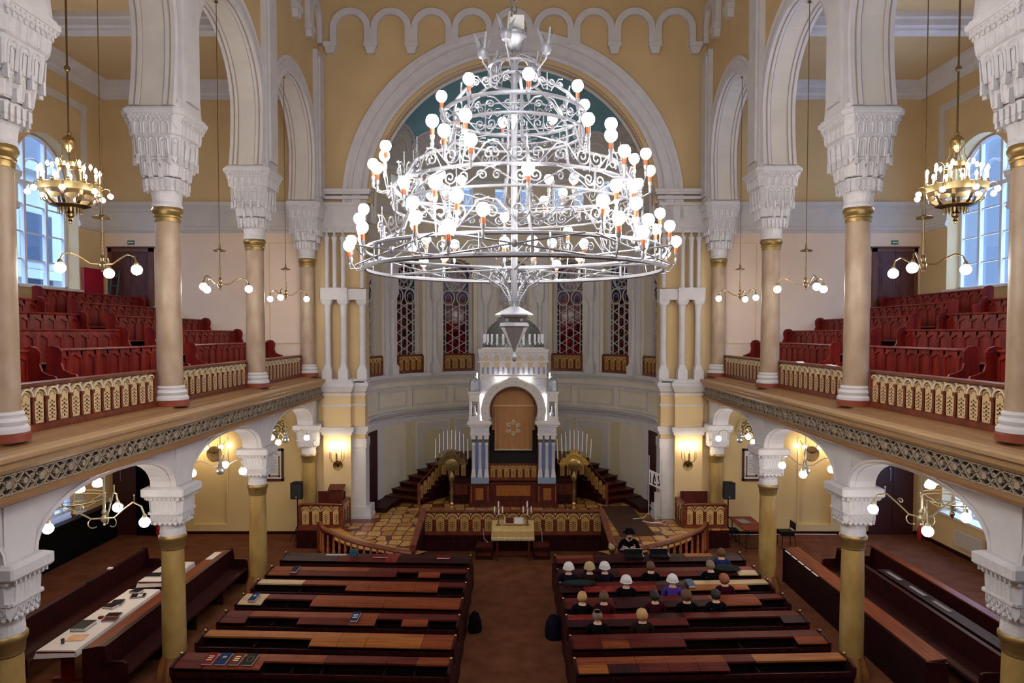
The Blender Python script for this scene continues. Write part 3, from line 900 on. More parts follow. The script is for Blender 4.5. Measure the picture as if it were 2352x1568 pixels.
def column_upper():
    t = empty('gallery_column')
    m = MB(); m.lathe([(.345, 5.42), (.345, 5.52), (.33, 5.53)], 32); m.build('plinth', REDST, t, True)
    m = MB(); m.lathe([(.31, 5.52), (.335, 5.54), (.335, 5.59), (.31, 5.62), (.28, 5.63), (.30, 5.66), (.31, 5.69), (.29, 5.73), (.265, 5.74), (.28, 5.78), (.265, 5.81), (.245, 5.82)], 32)
    m.build('base', WHITE, t, True)
    m = MB(); m.lathe([(.245, 5.8), (.238, 6.2), (.232, 7.6), (.222, 9.1)], 36); m.build('shaft', MARB, t, True)
    m = MB(); m.lathe([(.235, 9.02), (.24, 9.04), (.24, 9.1), (.255, 9.11), (.26, 9.14), (.245, 9.16), (.27, 9.20), (.285, 9.23), (.285, 9.26), (.27, 9.29), (.265, 9.31)], 36)
    m.build('neck_ring', GILT, t, True)
    upper_capital().build('capital', WHITE2, t).scale = (1, 1.12, 1)
    return t
def column_lower():
    t = empty('hall_column')
    m = MB()
    prof = []
    n = 48; vs = []; fs = []
    zs = [0, .05, .12, .2, .28, .36, .42]
    for j, z in enumerate(zs):
        for i in range(n):
            a = 2 * PI * i / n
            lob = abs(cos(a * 4)) ** .8
            r = .225 + [.12, .115, .11, .09, .06, .03, .005][j] * (.15 + 1.0 * lob)
            vs.append((r * cos(a), r * sin(a), z))
    for j in range(len(zs) - 1):
        for i in range(n): fs.append((j * n + i, j * n + (i + 1) % n, (j + 1) * n + (i + 1) % n, (j + 1) * n + i))
    m.add(vs, fs); m.build('base', mat('ochre stone base', (132, 84, 44), .35, var=.1), t, True)
    m = MB(); m.lathe([(.225, .38), (.225, 1.0), (.218, 2.0), (.205, 2.62)], 36); m.build('shaft', MARB2, t, True)
    m = MB(); m.lathe([(.212, 2.56), (.225, 2.58), (.222, 2.62), (.232, 2.64), (.23, 2.70), (.25, 2.74), (.265, 2.78), (.265, 2.82), (.245, 2.85)], 36)
    m.build('neck_ring', GILT, t, True)
    lower_capital().build('capital', WHITE2, t)
    return t
cu = None; cl_ = None
for s, nm in SIDES:
    for i, y in enumerate(COLY):
        pos = ['cut by the picture edge', 'third from the ark', 'second from the ark', 'closest to the ark'][i]
        lab = 'tan marble column standing on the %s gallery ledge, %s' % (nm, pos)
        if cu is None: cu = column_upper(); cu.location = (s * CX, y, 0); tag(cu, lab, 'column', 'marble columns standing on the galleries')
        else: dup(cu, (s * CX, y, 0), 0, lab)
        lab = 'ochre column with white capital under the %s gallery, %s' % (nm, pos)
        if cl_ is None: cl_ = column_lower(); cl_.location = (s * CX, y, 0); tag(cl_, lab, 'column', 'columns carrying the galleries')
        else: dup(cl_, (s * CX, y, 0), 0, lab)
# ================================================================ ARCADED BALUSTRADES
def fret_panel(w, h, fret=FRET):
    """cream fretwork panel with rounded head and dark pierced motifs, front face at y=0, origin bottom centre"""
    m = MB(); hw = w / 2; zc = h - hw
    m.prism([(-hw * .92, 0), (hw * .92, 0), (hw, h * .15), (hw, zc)] + arc(0, zc, hw, 0, PI, 10)[1:-1] + [(-hw, zc), (-hw, h * .15)], 'y', 0, .012)
    m.k = 1
    def tri(x, z, s_, up=1, rx=1):
        m.prism([(x - s_ * rx, z), (x + s_ * rx, z), (x, z + up * s_ * 1.2)], 'y', -.002, .006)
    k = w * .105
    for i in range(7):
        a = PI * (i + .5) / 7
        for r0, r1 in ((hw * .45, hw * .8),):
            c, s_ = cos(a), sin(a); q = k * .55
            m.prism([(c * r0, zc + s_ * r0), (c * r1 - s_ * q, zc + s_ * r1 + c * q), (c * r1 + s_ * q, zc + s_ * r1 - c * q)], 'y', -.002, .006)
    rows = [(.68, 1), (.6, .8), (.52, 1.2), (.45, .9), (.38, 1), (.31, 1.1), (.24, .8), (.17, 1), (.09, .9)]
    for j, (t, sz) in enumerate(rows):
        z = h * t * (1 - w / (2 * h)) * 1.1
        tri(0, z, k * sz * 1.3, -1 if j % 2 else 1)
        for q in (-1, 1):
            tri(q * hw * .55, z + (h * .02 if j % 2 else 0), k * sz * .8, 1 if j % 2 else -1)
            if j % 2: tri(q * hw * .3, z + h * .03, k * .6, 1)
    m.k = 0
    return m.mesh('fretwork_panel', [fret, mat('pierced shadow', (52, 30, 22), .8)])
def balustrade(L, h, n, fret=FRET, name='balustrade', capdepth=.14, posts=True, thick=.07):
    """along +x from 0..L, front face towards -y, returns root"""
    t = empty(name)
    w = L / n; aw = w * .72; ph = h - .30 if h > .6 else h - .24
    m = MB(); m.box(0, L, 0, thick, .04, h - .06); m.build('backing_board', RAIL, t)
    m = MB(); m.prism([(-capdepth / 2 + .03, h - .06), (-capdepth / 2, h - .04), (-capdepth / 2, h - .01), (-capdepth / 2 + .02, h), (capdepth / 2 + .02, h), (capdepth / 2 + .04, h - .06)], 'x', -.02, L + .02)
    m.build('top_rail', RAIL, t)
    m = MB(); m.box(-.01, L + .01, -.05, .09, 0, .09); m.box(0, L, -.03, .0, .09, .11); m.build('bottom_rail', RAIL, t)
    if posts:
        for x in (0, L):
            m = MB(); m.box(x - .045, x + .045, -.06, .09, 0, h - .05); m.build('post', RAIL, t)
    m = MB(); zc = h - .075 - w / 2
    for i in range(n):
        x = (i + .5) * w
        m.prism([(x + a, b) for a, b in arc(0, zc, w * .385, PI, 0, 12)] + [(x + a, b) for a, b in arc(0, zc, w * .48, 0, PI, 12)], 'y', -.045, .0)
        if i: m.prism([(x - w / 2 - w * .16, h - .075), (x - w / 2 + w * .16, h - .075), (x - w / 2, h - .075 - w * .2)], 'y', -.012, 0)
    m.build('arch_band', ARCHC if fret is FRET else mat('gold arch trim', (196, 160, 104), .6), t)
    m = MB()
    m.box(-w * .09, w * .09, -.04, 0, .1, .1 + ph * .2)
    m.tube([(0, -.02, .1), (0, -.02, zc - .02)], w * .07, 6)
    m.box(-w * .11, w * .11, -.05, 0, zc - .06, zc + .0)
    bme_ = m.mesh('baluster', RAIL)
    for i in range(n + 1): link('baluster', bme_, t, (i * w, 0, 0))
    pm = fret_panel(w * .66, zc + w * .33 - .12, fret)
    for i in range(n):
        link('fretwork_panel', pm, t, ((i + .5) * w, -.016, .115))
    return t
GB = {}
nb = 0
for s, nm in SIDES:
    for i, (a, b) in enumerate(((9.2, 13.8), (13.8, 18.43), (18.43, 23.1))):
        a += .30; b -= .30; L = b - a
        lab = ['largest one, nearest the picture edge', 'between the two middle columns', 'beside the apse pier'][i]
        lab = 'brown balustrade with cream arches on the %s gallery, %s' % (nm, lab)
        # face the nave: front normal points to -s*x ; local -y -> nave
        rz = PI / 2 if s > 0 else -PI / 2
        # local +x direction after rz: s>0 -> +Y ; local -y -> +x*... handled below
        if i not in GB: GB[i] = None
        if s > 0:
            # rz=-90: local x -> -Y, local -y -> -X (towards the nave on the right side)
            loc = (6.98, b, Z0G); rz = -PI / 2
        else:
            # rz=+90: local x -> +Y, local -y -> +X
            loc = (-6.98, a, Z0G); rz = PI / 2
        if GB[i] is None:
            t = balustrade(L, .72, 14, name='gallery_balustrade'); t.location = loc; t.rotation_euler.z = rz
            tag(t, lab, 'balustrade', 'balustrades along the galleries'); GB[i] = t
        else: dup(GB[i], loc, rz, lab)
# ================================================================ GALLERY BENCHES
def gothic_bench(L):
    """along +x 0..L, backrest at y=0 facing -y; top z=1.1"""
    t = empty('gallery_bench')
    m = MB(); m.box(0, L, 0, .05, .02, 1.06)
    m.prism([(-.04, 1.06), (-.05, 1.08), (-.03, 1.11), (.07, 1.11), (.08, 1.07), (.06, 1.06)], 'x', -.02, L + .02)
    n = max(2, round(L / .42)); w = L / n
    for i in range(n + 1):
        x = min(max(i * w, .03), L - .03); m.box(x - .03, x + .03, -.018, 0, .45, 1.06)
    m.box(0, L, -.018, 0, .98, 1.06)
    for i in range(n):
        x = (i + .5) * w; hw = w / 2 - .03
        pts = [(x - hw, -.01, .90), (x - hw * .8, -.01, .93), (x - hw * .45, -.01, .945), (x - hw * .3, -.01, .965), (x, -.01, .985), (x + hw * .3, -.01, .965), (x + hw * .45, -.01, .945), (x + hw * .8, -.01, .93), (x + hw, -.01, .90)]
        m.prism([(p[0], p[2]) for p in pts] + [(x + hw, 1.0), (x - hw, 1.0)], 'y', -.026, 0)
    m.build('backrest', MAHOG, t)
    m = MB(); m.box(0, L, -.46, 0, .42, .46); m.prism([(-.46, .42), (-.48, .44), (-.46, .47), (-.42, .46)], 'x', 0, L); m.build('seat', MAHOG, t)
    m = MB(); m.box(0, L, -.40, -.37, .02, .42); m.build('front_board', MAHOG2, t)
    prof = [(.06, 0), (.06, 1.14), (-.05, 1.17), (-.16, 1.14), (-.22, 1.06), (-.22, .96), (-.2, .86), (-.24, .74), (-.36, .68), (-.46, .66), (-.5, .60), (-.5, 0)]
    for x in (-.045, L):
        m = MB(); m.prism(prof, 'x', x, x + .045); m.build('bench_end', MAHOG, t)
    return t
benches = [
    # row, X, z floor, Y start, Y end, description
    (0, 8.2, 5.46, 7.4, 11.75, 'first row, cut by the picture edge'),
    (0, 8.2, 5.46, 12.36, 16.6, 'first row behind the largest balustrade'),
    (0, 8.2, 5.46, 17.6, 23.35, 'first row, running on to the end wall'),
    (1, 9.27, 5.83, 10.5, 16.42, 'second row before the cross aisle'),
    (1, 9.27, 5.83, 17.7, 23.3, 'second row beyond the cross aisle'),
    (2, 10.35, 6.2, 11.0, 16.6, 'third row before the cross aisle'),
    (2, 10.35, 6.2, 17.85, 23.35, 'third row beyond the cross aisle'),
    (3, 11.4, 6.56, 11.5, 16.68, 'fourth row before the cross aisle'),
    (3, 11.4, 6.56, 18.0, 23.3, 'fourth row beyond the cross aisle'),
    (4, 12.5, 6.93, 18.28, 23.35, 'topmost row under the arched window'),
]
BB = {}
for s, nm in SIDES:
    for k, (r, X, z, a, b, d) in enumerate(benches):
        L = b - a
        lab = 'red mahogany bench in the %s gallery, %s' % (nm, d)
        # face nave: local -y -> -s*X
        if s > 0: loc = (X, b, z); rz = -PI / 2
        else: loc = (-X, a, z); rz = PI / 2
        if k not in BB:
            t = gothic_bench(L); t.location = loc; t.rotation_euler.z = rz; tag(t, lab, 'bench', 'mahogany benches in the galleries'); BB[k] = t
        else: dup(BB[k], loc, rz, lab)
# ================================================================ NAVE PEWS
rnd = random.Random(3)
def nave_pew(L, segs, flip=False):
    """along +x 0..L; backrest plane y=0; congregants sit on +y side; desk for the row behind on -y side.
    segs: list of (x0,x1,top material, lid: material or None)"""
    t = empty('nave_pew')
    m = MB(); m.box(0, L, -.03, .02, .05, .95); m.build('backrest', PEWD, t)
    m = MB(); m.box(0, L, .02, .42, .42, .46); m.box(0, L, .37, .40, .03, .42); m.build('seat', MAHOG2, t)
    m = MB(); m.box(.01, L - .01, -.45, -.42, .3, .80); m.box(.01, L - .01, -.45, -.03, .70, .72)
    for x0, x1, a, b in segs: m.box(x1 - .012, x1 + .006, -.45, -.03, .3, .86)
    m.build('book_box', PEWD, t)
    m = MB(); m.box(0, L, -.47, -.44, .76, .84); m.build('desk_edge', MAHOG2, t)
    for x0, x1, a, b in segs:
        m = MB(); m.box(x0 + .003, x1 - .003, -.24, .03, .93, .965); m.build('desk_top', a, t)
        if b is not None:
            c = Matrix.Translation((0, -.245, .945)) @ Matrix.Rotation(.22, 4, 'X')
            m = MB(); m.M = c; m.box(x0 + .005, x1 - .005, -.225, 0, 0, .022); m.M = None; m.build('desk_lid', b, t)
    prof = [(.42, 0), (.42, .46), (.41, .62), (.36, .68), (.2, .66), (.08, .74), (.05, .9), (.03, .985), (-.26, .985), (-.49, .93), (-.49, .80), (-.4, .62), (-.34, .3), (-.36, 0)]
    for x in (-.05, L):
        m = MB(); m.prism(prof, 'x', x, x + .05); m.build('pew_end', MAHOG2, t)
        m = MB(); m.ball((x + .025, -.1, 1.01), .028, 8, 6); m.build('brass_knob', BRASS, t, True)
    return t
A, B_, C_, D_, E_ = LIDA, LIDB, LIDC, LIDD, MAHOG2
# fractions of the pew length from the left end
rowsL = [
    [(0, .3, E_, E_), (.3, .55, E_, B_), (.55, .62, MAHOG, MAHOG), (.62, 1, E_, E_)],
    [(0, .11, A, A), (.11, .5, A, B_), (.5, .65, B_, B_), (.65, .76, B_, None), (.76, .87, B_, A), (.87, 1, B_, None)],
    [(0, .22, D_, None), (.22, .44, A, None), (.44, .55, A, A), (.55, .77, A, A), (.77, .88, A, A), (.88, 1, B_, None)],
    [(0, .11, D_, D_), (.11, .22, B_, None), (.22, .33, B_, None), (.33, .66, A, A), (.66, 1, A, A)],
    [(0, .11, B_, B_), (.11, .22, A, None), (.22, .33, A, None), (.33, .55, A, B_), (.55, .66, A, A), (.66, .77, B_, None), (.77, .88, B_, A), (.88, 1, B_, None)],
    [(0, .22, C_, None), (.22, .44, C_, None), (.44, .55, C_, C_), (.55, .66, C_, C_), (.66, .88, C_, C_), (.88, 1, A, A)],
    [(0, .11, B_, B_), (.11, .2, A, A), (.2, .32, A, A), (.32, .43, A, None), (.43, .54, A, None), (.54, .77, B_, None), (.77, .88, B_, None), (.88, 1, A, None)],
]
rowsR = [
    [(0, .2, A, B_), (.2, .4, E_, E_), (.4, .7, BLACK, E_), (.7, .85, C_, E_), (.85, 1, E_, E_)],
    [(0, .3, E_, E_), (.3, .7, B_, B_), (.7, .9, B_, E_), (.9, 1, MAHOG, D_)],
    [(0, .1, B_, E_), (.1, .45, B_, MAHOG), (.45, .6, E_, E_), (.6, .89, D_, C_), (.89, 1, D_, None)],
    [(0, .22, B_, B_), (.22, .44, E_, E_), (.44, .66, B_, E_), (.66, .88, A, A), (.88, 1, B_, None)],
    [(0, .3, MAHOG, E_), (.3, .5, E_, B_), (.5, .9, B_, None), (.9, 1, B_, E_)],
    [(0, .11, B_, B_), (.11, .22, B_, A), (.22, .44, B_, B_), (.44, .66, B_, None), (.66, .88, B_, None), (.88, 1, B_, A)],
    [(0, .11, A, C_), (.11, .22, A, E_), (.22, .33, A, B_), (.33, .44, A, B_), (.44, .55, A, B_), (.55, .66, B_, None), (.66, 1, C_, None)],
]
PY = [(18.53, 18.28), (17.43, 17.22), (16.5, 16.27), (15.58, 15.3), (14.62, 14.39), (13.655, 13.41), (12.67, 12.46)]
ordn = ['front', 'second', 'third', 'fourth', 'fifth', 'sixth', 'seventh']
desc = {('left', 0): 'with a blue box and red books', ('left', 1): 'reddish lids and one dark book', ('left', 2): 'pale lid at its outer end', ('left', 3): 'with a blue book at its outer end',
        ('left', 4): 'with a blue book past its middle', ('left', 5): 'with the longest run of golden lids', ('left', 6): 'with four books at its outer end',
        ('right', 0): 'dark, with open black cases on it', ('right', 1): 'red-brown, with one pale lid at its outer end', ('right', 2): 'with pale yellow lids near the column', ('right', 3): 'with two people seated behind it',
        ('right', 4): 'plain dark red, no lids raised', ('right', 5): 'with one tan lid at its outer end', ('right', 6): 'with golden board and two papers in its shelf'}
for s, nm in SIDES:
    for i, (yo, yi) in enumerate(PY):
        xo, xi = 6.02, 1.13
        if s < 0: p0 = (-xo, yo); p1 = (-xi, yi); sg = rowsL[i]
        else: p0 = (xi, yi); p1 = (xo, yo); sg = rowsR[i]
        d = Vector((p1[0] - p0[0], p1[1] - p0[1])); L = d.length
        t = nave_pew(L, [(a * L, b * L, c, e) for a, b, c, e in sg])
        t.location = (p0[0], p0[1] - .03, 0); t.rotation_euler.z = math.atan2(d.y, d.x)
        tag(t, '%s pew of the %s nave block, %s' % (ordn[i], nm, desc[(nm, i)]), 'pew', 'book-desk pews in the nave')
# ================================================================ LONG AISLE BENCHES
def long_bench(L, desk=False, name='long_bench', h=.95):
    """along +x; backrest at y=0, seat on +y side"""
    t = empty(name)
    m = MB(); m.box(0, L, -.03, .02, .1, h - .02); m.prism([(-.06, h - .03), (-.06, h), (.04, h), (.04, h - .03)], 'x', 0, L); m.build('backrest', MAHOG2, t)
    m = MB(); m.box(0, L, 0, .46, .40, .44); m.prism([(.44, .39), (.48, .41), (.46, .45), (.4, .44)], 'x', 0, L); m.build('seat', MAHOG2, t)
    if desk:
        c = Matrix.Translation((0, -.06, h - .0)) @ Matrix.Rotation(.15, 4, 'X')
        m = MB(); m.M = c; m.box(0, L, -.34, 0, -.025, 0); m.build('desk_top', LIDA, t)
        m = MB(); m.box(0, L, -.36, -.33, .35, h - .08); m.build('desk_front', PEWD, t)
    prof = [(.47, 0), (.47, .44), (.45, .64), (.38, .68), (.1, .68), (.05, h + .02), (-.07, h + .02), (-.08, 0)]
    if desk: prof = prof[:-2] + [(-.07, h + .02), (-.38, h - .04), (-.38, 0)]
    for x in (-.045, L):
        m = MB(); m.prism(prof, 'x', x, x + .045); m.build('bench_end', MAHOG2, t)
    for x in (L * .25, L * .5, L * .75):
        m = MB(); m.box(x - .02, x + .02, .05, .4, 0, .4); m.build('leg', MAHOG2, t)
    return t
# left aisle: bench along Y, local x -> +Y (rz=90): local +y -> -X.  rz=-90: local x -> -Y, local +y -> +X
t = long_bench(5.9, True); t.location = (-7.72, 18.85, 0); t.rotation_euler.z = -PI / 2
tag(t, 'long bench with wooden desk ledge between the white-clothed tables and the left pews', 'bench', 'long benches in the aisles')
t = long_bench(7.0); t.location = (-10.08, 18.9, 0); t.rotation_euler.z = -PI / 2
tag(t, 'long dark bench behind the white-clothed tables, farther from the nave', 'bench', 'long benches in the aisles')
t = empty('long_desk')
m = MB(); m.box(0, 6.6, -.03, .02, 0, .9); m.build('front_board', PEWD, t)
m = MB(); m.M = Matrix.Translation((0, .02, .9)) @ Matrix.Rotation(-.12, 4, 'X'); m.box(0, 6.6, -.38, -.02, 0, .03); m.build('desk_top', LIDA, t)
m = MB(); m.box(0, 6.6, -.36, -.03, .5, .53); m.build('shelf', PEWD, t)
for x in (-.04, 3.3, 6.6):
    m = MB(); m.prism([(.05, 0), (.05, .93), (-.36, .9), (-.36, .5), (-.2, .3), (-.2, 0)], 'x', x, x + .04); m.build('desk_end', MAHOG2, t)
t.location = (7.5, 12.4, 0); t.rotation_euler.z = PI / 2
tag(t, 'long dark desk with light wood top in the right aisle, closest to the pews', 'desk')
bpy.context.view_layer.update()
t = long_bench(6.4, False); t.location = (8.75, 19.0, 0); t.rotation_euler.z = -PI / 2
t.rotation_euler.z = PI / 2; t.location = (8.95, 12.5, 0)
tag(t, 'middle one of the three long dark benches in the right aisle', 'bench', 'long benches in the aisles')
t = long_bench(7.0, False); t.location = (10.0, 12.1, 0); t.rotation_euler.z = PI / 2
m = MB(); m.box(-.03, 7.03, -.1, .1, .95, .985); m.build('top_ledge', RAIL, t)
tag(t, 'long dark bench in the right aisle nearest the radiator', 'bench', 'long benches in the aisles')
BROWNW = mat('brown-red wood', (92, 36, 22), .42, var=.0, scale=3., stretch=(3, 3, .6), rgb2=(66, 20, 16), spec=.3)
# ================================================================ BIMAH PLATFORM, BARRIERS, STAIRS
def parquet():
    m = bpy.data.materials.new('inlaid parquet'); m.use_nodes = True
    nt = m.node_tree; N = nt.nodes; L = nt.links; b = N['Principled BSDF']
    tc = N.new('ShaderNodeTexCoord')
    mp = N.new('ShaderNodeMapping'); mp.inputs['Scale'].default_value = (1.0, .8, 1); L.new(tc.outputs['Object'], mp.inputs['Vector'])
    v1 = N.new('ShaderNodeTexVoronoi'); v1.feature = 'DISTANCE_TO_EDGE'; v1.inputs['Scale'].default_value = 2.5; v1.inputs['Randomness'].default_value = .35
    v2 = N.new('ShaderNodeTexVoronoi'); v2.inputs['Scale'].default_value = 2.5; v2.inputs['Randomness'].default_value = .35
    v3 = N.new('ShaderNodeTexVoronoi'); v3.feature = 'DISTANCE_TO_EDGE'; v3.inputs['Scale'].default_value = 5.0; v3.inputs['Randomness'].default_value = .3
    for v in (v1, v2, v3): L.new(mp.outputs[0], v.inputs['Vector'])
    lt = N.new('ShaderNodeMath'); lt.operation = 'LESS_THAN'; lt.inputs[1].default_value = .06; L.new(v1.outputs['Distance'], lt.inputs[0])
    l3 = N.new('ShaderNodeMath'); l3.operation = 'LESS_THAN'; l3.inputs[1].default_value = .02; L.new(v3.outputs['Distance'], l3.inputs[0])
    mxl = N.new('ShaderNodeMath'); mxl.operation = 'MAXIMUM'; L.new(lt.outputs[0], mxl.inputs[0]); L.new(l3.outputs[0], mxl.inputs[1])
    sp = N.new('ShaderNodeSeparateColor'); L.new(v2.outputs['Color'], sp.inputs[0])
    cr = N.new('ShaderNodeValToRGB'); cr.color_ramp.interpolation = 'CONSTANT'
    e = cr.color_ramp.elements; e[0].color = (*srgb(186, 136, 66), 1); e[1].position = .3; e[1].color = (*srgb(200, 154, 84), 1)
    q = e.new(.7); q.color = (*srgb(168, 112, 52), 1); q = e.new(.88); q.color = (*srgb(110, 52, 28), 1)
    L.new(sp.outputs[0], cr.inputs[0])
    mx = N.new('ShaderNodeMix'); mx.data_type = 'RGBA'; L.new(mxl.outputs[0], mx.inputs[0]); L.new(cr.outputs[0], mx.inputs[6]); mx.inputs[7].default_value = (*srgb(84, 40, 24), 1)
    L.new(mx.outputs[2], b.inputs['Base Color']); b.inputs['Roughness'].default_value = .3
    MATS['inlaid parquet'] = m
    return m
PARQ = parquet()
ZP = .6
front = [(-6.9, 22.0), (-6.05, 21.95), (-5.95, 21.75), (-5.3, 20.75), (-4.5, 20.05), (-3.7, 19.65), (-2.95, 19.35), (-2.85, 19.35)]
poly = front + [(-2.85, 21.78), (2.85, 21.78)] + [(-x, y) for x, y in reversed(front)] + [(6.9, 23.5), (5.0, 23.5), (5.0, 23.9)]
poly += [apx(HP - 2 * HP * i / 40, RA + .05) for i in range(41)] + [(-5.0, 23.9), (-5.0, 23.5), (-6.9, 23.5)]
m = MB(); m.prism(poly, 'z', 0, ZP - .02)
pf = struct('floor_bimah', m, MAHOG2)
m = MB(); m.prism(poly, 'z', ZP - .02, ZP); m.build('parquet_floor', PARQ, pf)
m = MB()
bd = front[1:] ; inner = [(x + .4, y + .45) for x, y in bd]
for sg in (-1, 1):
    m.prism([(sg * -x, y) for x, y in bd] + [(sg * -x, y) for x, y in reversed(inner)], 'z', ZP, ZP + .004)
m.build('border_boards', mat('tan border boards', (190, 140, 74), .3, var=.08), pf)
# dark runner on the right, flex cable
m = MB(); m.prism([(3.2, 25.0), (4.25, 25.0), (4.42, 21.35), (3.32, 21.2)], 'z', ZP + .004, ZP + .014)
tag(m.build('carpet_runner', RUNNER), 'dark brown carpet runner laid over the parquet right of the barrier', 'carpet')
m = MB(); m.tube([(4.75, 21.9, ZP + .02), (5.0, 21.5, ZP + .02), (5.3, 21.75, ZP + .02), (5.6, 21.3, ZP + .02), (5.2, 21.0, ZP + .02), (5.75, 20.95 + .35, ZP + .02)], .012, 5)
tag(m.build('cable', CLOTH), 'loose white cable lying on the right end of the parquet', 'cable')
m = MB(); m.tube([(4.3, 22.9, ZP + .025), (4.55, 22.7, ZP + .025), (4.9, 22.75, ZP + .025), (5.05, 23.0, ZP + .025)], .02, 5)
tag(m.build('hose', CLOTH), 'short white curved strip on the parquet by the apse jamb', 'strip')
# curved front rails
rp = [(-6.007, 21.463, .97), (-5.75, 20.95, .93), (-5.319, 20.521, .9), (-4.9, 20.1, .88), (-4.502, 19.825, .86), (-4.1, 19.6, .84), (-3.719, 19.44, .82), (-3.2, 19.2, .80), (-2.80, 19.08, .78)]
for sg, nm in ((-1, 'left'), (1, 'right')):
    t = empty('curved_rail', (0, 0, 0), 0, 'low curved mahogany rail with small balusters at the %s front of the platform' % nm, 'railing', 'curved rails at the platform front')
    P = [(-sg * x, y, z) for x, y, z in rp]
    m = MB(); m.sweep([(Vector(p), Vector((0, -1, 0)) if True else 0, Vector((0, 0, 1))) for p in P], [(-.11, -.04), (.11, -.04), (.12, 0), (.08, .04), (-.08, .04), (-.12, 0)]); m.build('handrail', RAIL, t, True)
    m = MB(); m.sweep([(Vector(p) - Vector((0, 0, p[2] - .12)), Vector((0, -1, 0)), Vector((0, 0, 1))) for p in P], [(-.08, -.12), (.08, -.12), (.08, .0), (-.08, .0)]); m.build('base_rail', MAHOG2, t)
    m = MB(); a = P[0]; m.box(a[0] - .07, a[0] + .07, a[1] - .07, a[1] + .07, 0, .99); m.build('newel_post', RAIL, t)
    n = 15
    bm_ = MB(); bm_.lathe([(.03, 0), (.05, .05), (.055, .22), (.03, .34), (.045, .42), (.03, .5), (.03, .66)], 8)
    bme = bm_.mesh('baluster', mat('orange baluster wood', (168, 92, 50), .4), True)
    for i in range(n):
        f = (i + .7) / n * (len(P) - 1); k = int(f); f -= k
        q = Vector(P[k]).lerp(Vector(P[min(k + 1, len(P) - 1)]), f)
        o = link('baluster', bme, t, (q.x, q.y, .12)); 
    a = P[0]; b = P[2]
    m = MB(); m.prism([(a[0], a[1] - .02), (b[0], b[1] - .02), (b[0], b[1] + .02), (a[0], a[1] + .02)], 'z', .1, .86); m.build('dark_panel', MAHOG2, t)
# central barrier with wings
t = empty('reading_barrier', (0, 0, 0), 0, 'wide barrier with golden pierced arches and sloping wings behind the small table', 'balustrade')
bal = balustrade(5.7, .76, 15, FRETG, 'tmp_root', .16)
for c in list(bal.children):
    c.parent = t; c.location = (c.location.x - 2.85, 21.72 + c.location.y, c.location.z + .52)
bpy.data.objects.remove(bal)
m = MB(); m.box(-2.88, 2.88, 21.70, 21.78, 0, .56); m.box(-2.9, 2.9, 21.66, 21.72, .44, .52); m.build('base_board', MAHOG2, t)
for sg in (-1, 1):
    m = MB(); m.prism([(21.75, 1.22), (19.3, .86), (19.3, 0), (21.75, 0)], 'x', sg * 2.76, sg * 2.84); m.build('wing_board', MAHOG2, t)
    m = MB(); m.sweep([((sg * 2.8, 21.8, 1.28), (1, 0, 0), (0, 0, 1)), ((sg * 2.8, 19.25, .90), (1, 0, 0), (0, 0, 1))], [(-.09, -.04), (.09, -.04), (.09, .01), (.05, .04), (-.05, .04), (-.09, .01)]); m.build('wing_rail', RAIL, t)
    m = MB(); m.box(sg * 2.8 - .07, sg * 2.8 + .07, 19.2, 19.34, 0, .9); m.ball((sg * 2.8, 19.27, .95), .06, 8, 6); m.build('newel_post', RAIL, t)
# small steps either side of the table
for sg, nm in ((-1, 'left'), (1, 'right')):
    t = empty('wooden_step', (0, 0, 0), 0, 'small red-brown wooden steps on the floor %s of the cloth-covered table' % nm, 'steps', 'wooden steps beside the small table')
    m = MB(); m.box(*sorted((sg * .62, sg * 1.12)), 20.85, 21.6, .12, .16); m.box(*sorted((sg * .62, sg * 1.12)), 21.1, 21.6, .30, .34); m.build('tread', BROWNW, t)
    m = MB(); m.box(*sorted((sg * .62, sg * .66)), 20.85, 21.6, 0, .3); m.box(*sorted((sg * 1.08, sg * 1.12)), 20.85, 21.6, 0, .3); m.box(*sorted((sg * .62, sg * 1.12)), 21.1, 21.13, 0, .3); m.box(*sorted((sg * .62, sg * 1.12)), 20.87, 20.9, 0, .12); m.build('frame', MAHOG2, t)
# table with gold cloth
t = empty('lectern_table', (0.01, 0, 0), 0, 'small wooden table with four thin legs and a stretcher standing before the central barrier', 'table')
m = MB(); m.prism([(20.62, .93), (21.2, 1.06), (21.2, 1.1), (20.62, .97)], 'x', -.58, .58); m.build('tabletop', BROWNW, t)
for x in (-.48, .48):
    for y in (20.78, 21.12):
        m = MB(); m.box(x - .03, x + .03, y - .03, y + .03, 0, 1.0); m.build('leg', BROWNW, t)
m = MB(); m.box(-.46, .46, 20.94, 20.98, .14, .22); m.box(-.49, -.47, 20.78, 21.12, .14, .2); m.box(.47, .49, 20.78, 21.12, .14, .2); m.build('stretcher', BROWNW, t)
m = MB(); nx = 24
xs = [-.63 + 1.26 * i / nx for i in range(nx + 1)]
rows = [(21.22, .98, 0), (21.22, 1.115, 0), (20.9, 1.05, 0), (20.61, .985, 0), (20.585, .95, .3), (20.58, .82, .6), (20.575, .70, 1)]
vs = []; fs = []
for y, z, k in rows:
    for i, x in enumerate(xs): vs.append((x * (1 + .03 * k), y + .012 * k * sin(i * 1.7), z + .006 * k * sin(i * 2.3)))
nn = nx + 1
for j in range(len(rows) - 1):
    for i in range(nx): fs.append((j * nn + i, j * nn + i + 1, (j + 1) * nn + i + 1, (j + 1) * nn + i))
m.add(vs, fs)
for q in (-1, 1):
    x = q * .63
    m.add([(x, 21.22, 1.115), (x, 20.61, .985), (x * 1.03, 20.58, .71), (x * 1.03, 21.2, .8)], [(0, 1, 2, 3)])
c = m.build('gold_tablecloth', CLOTHG); tag(c, 'gold cloth draped over the small table in the centre of the hall', 'tablecloth')
m = MB(); m.prism([(20.573, .77), (20.568, .75), (20.573, .73)], 'x', -.62, .62); m.k = 0
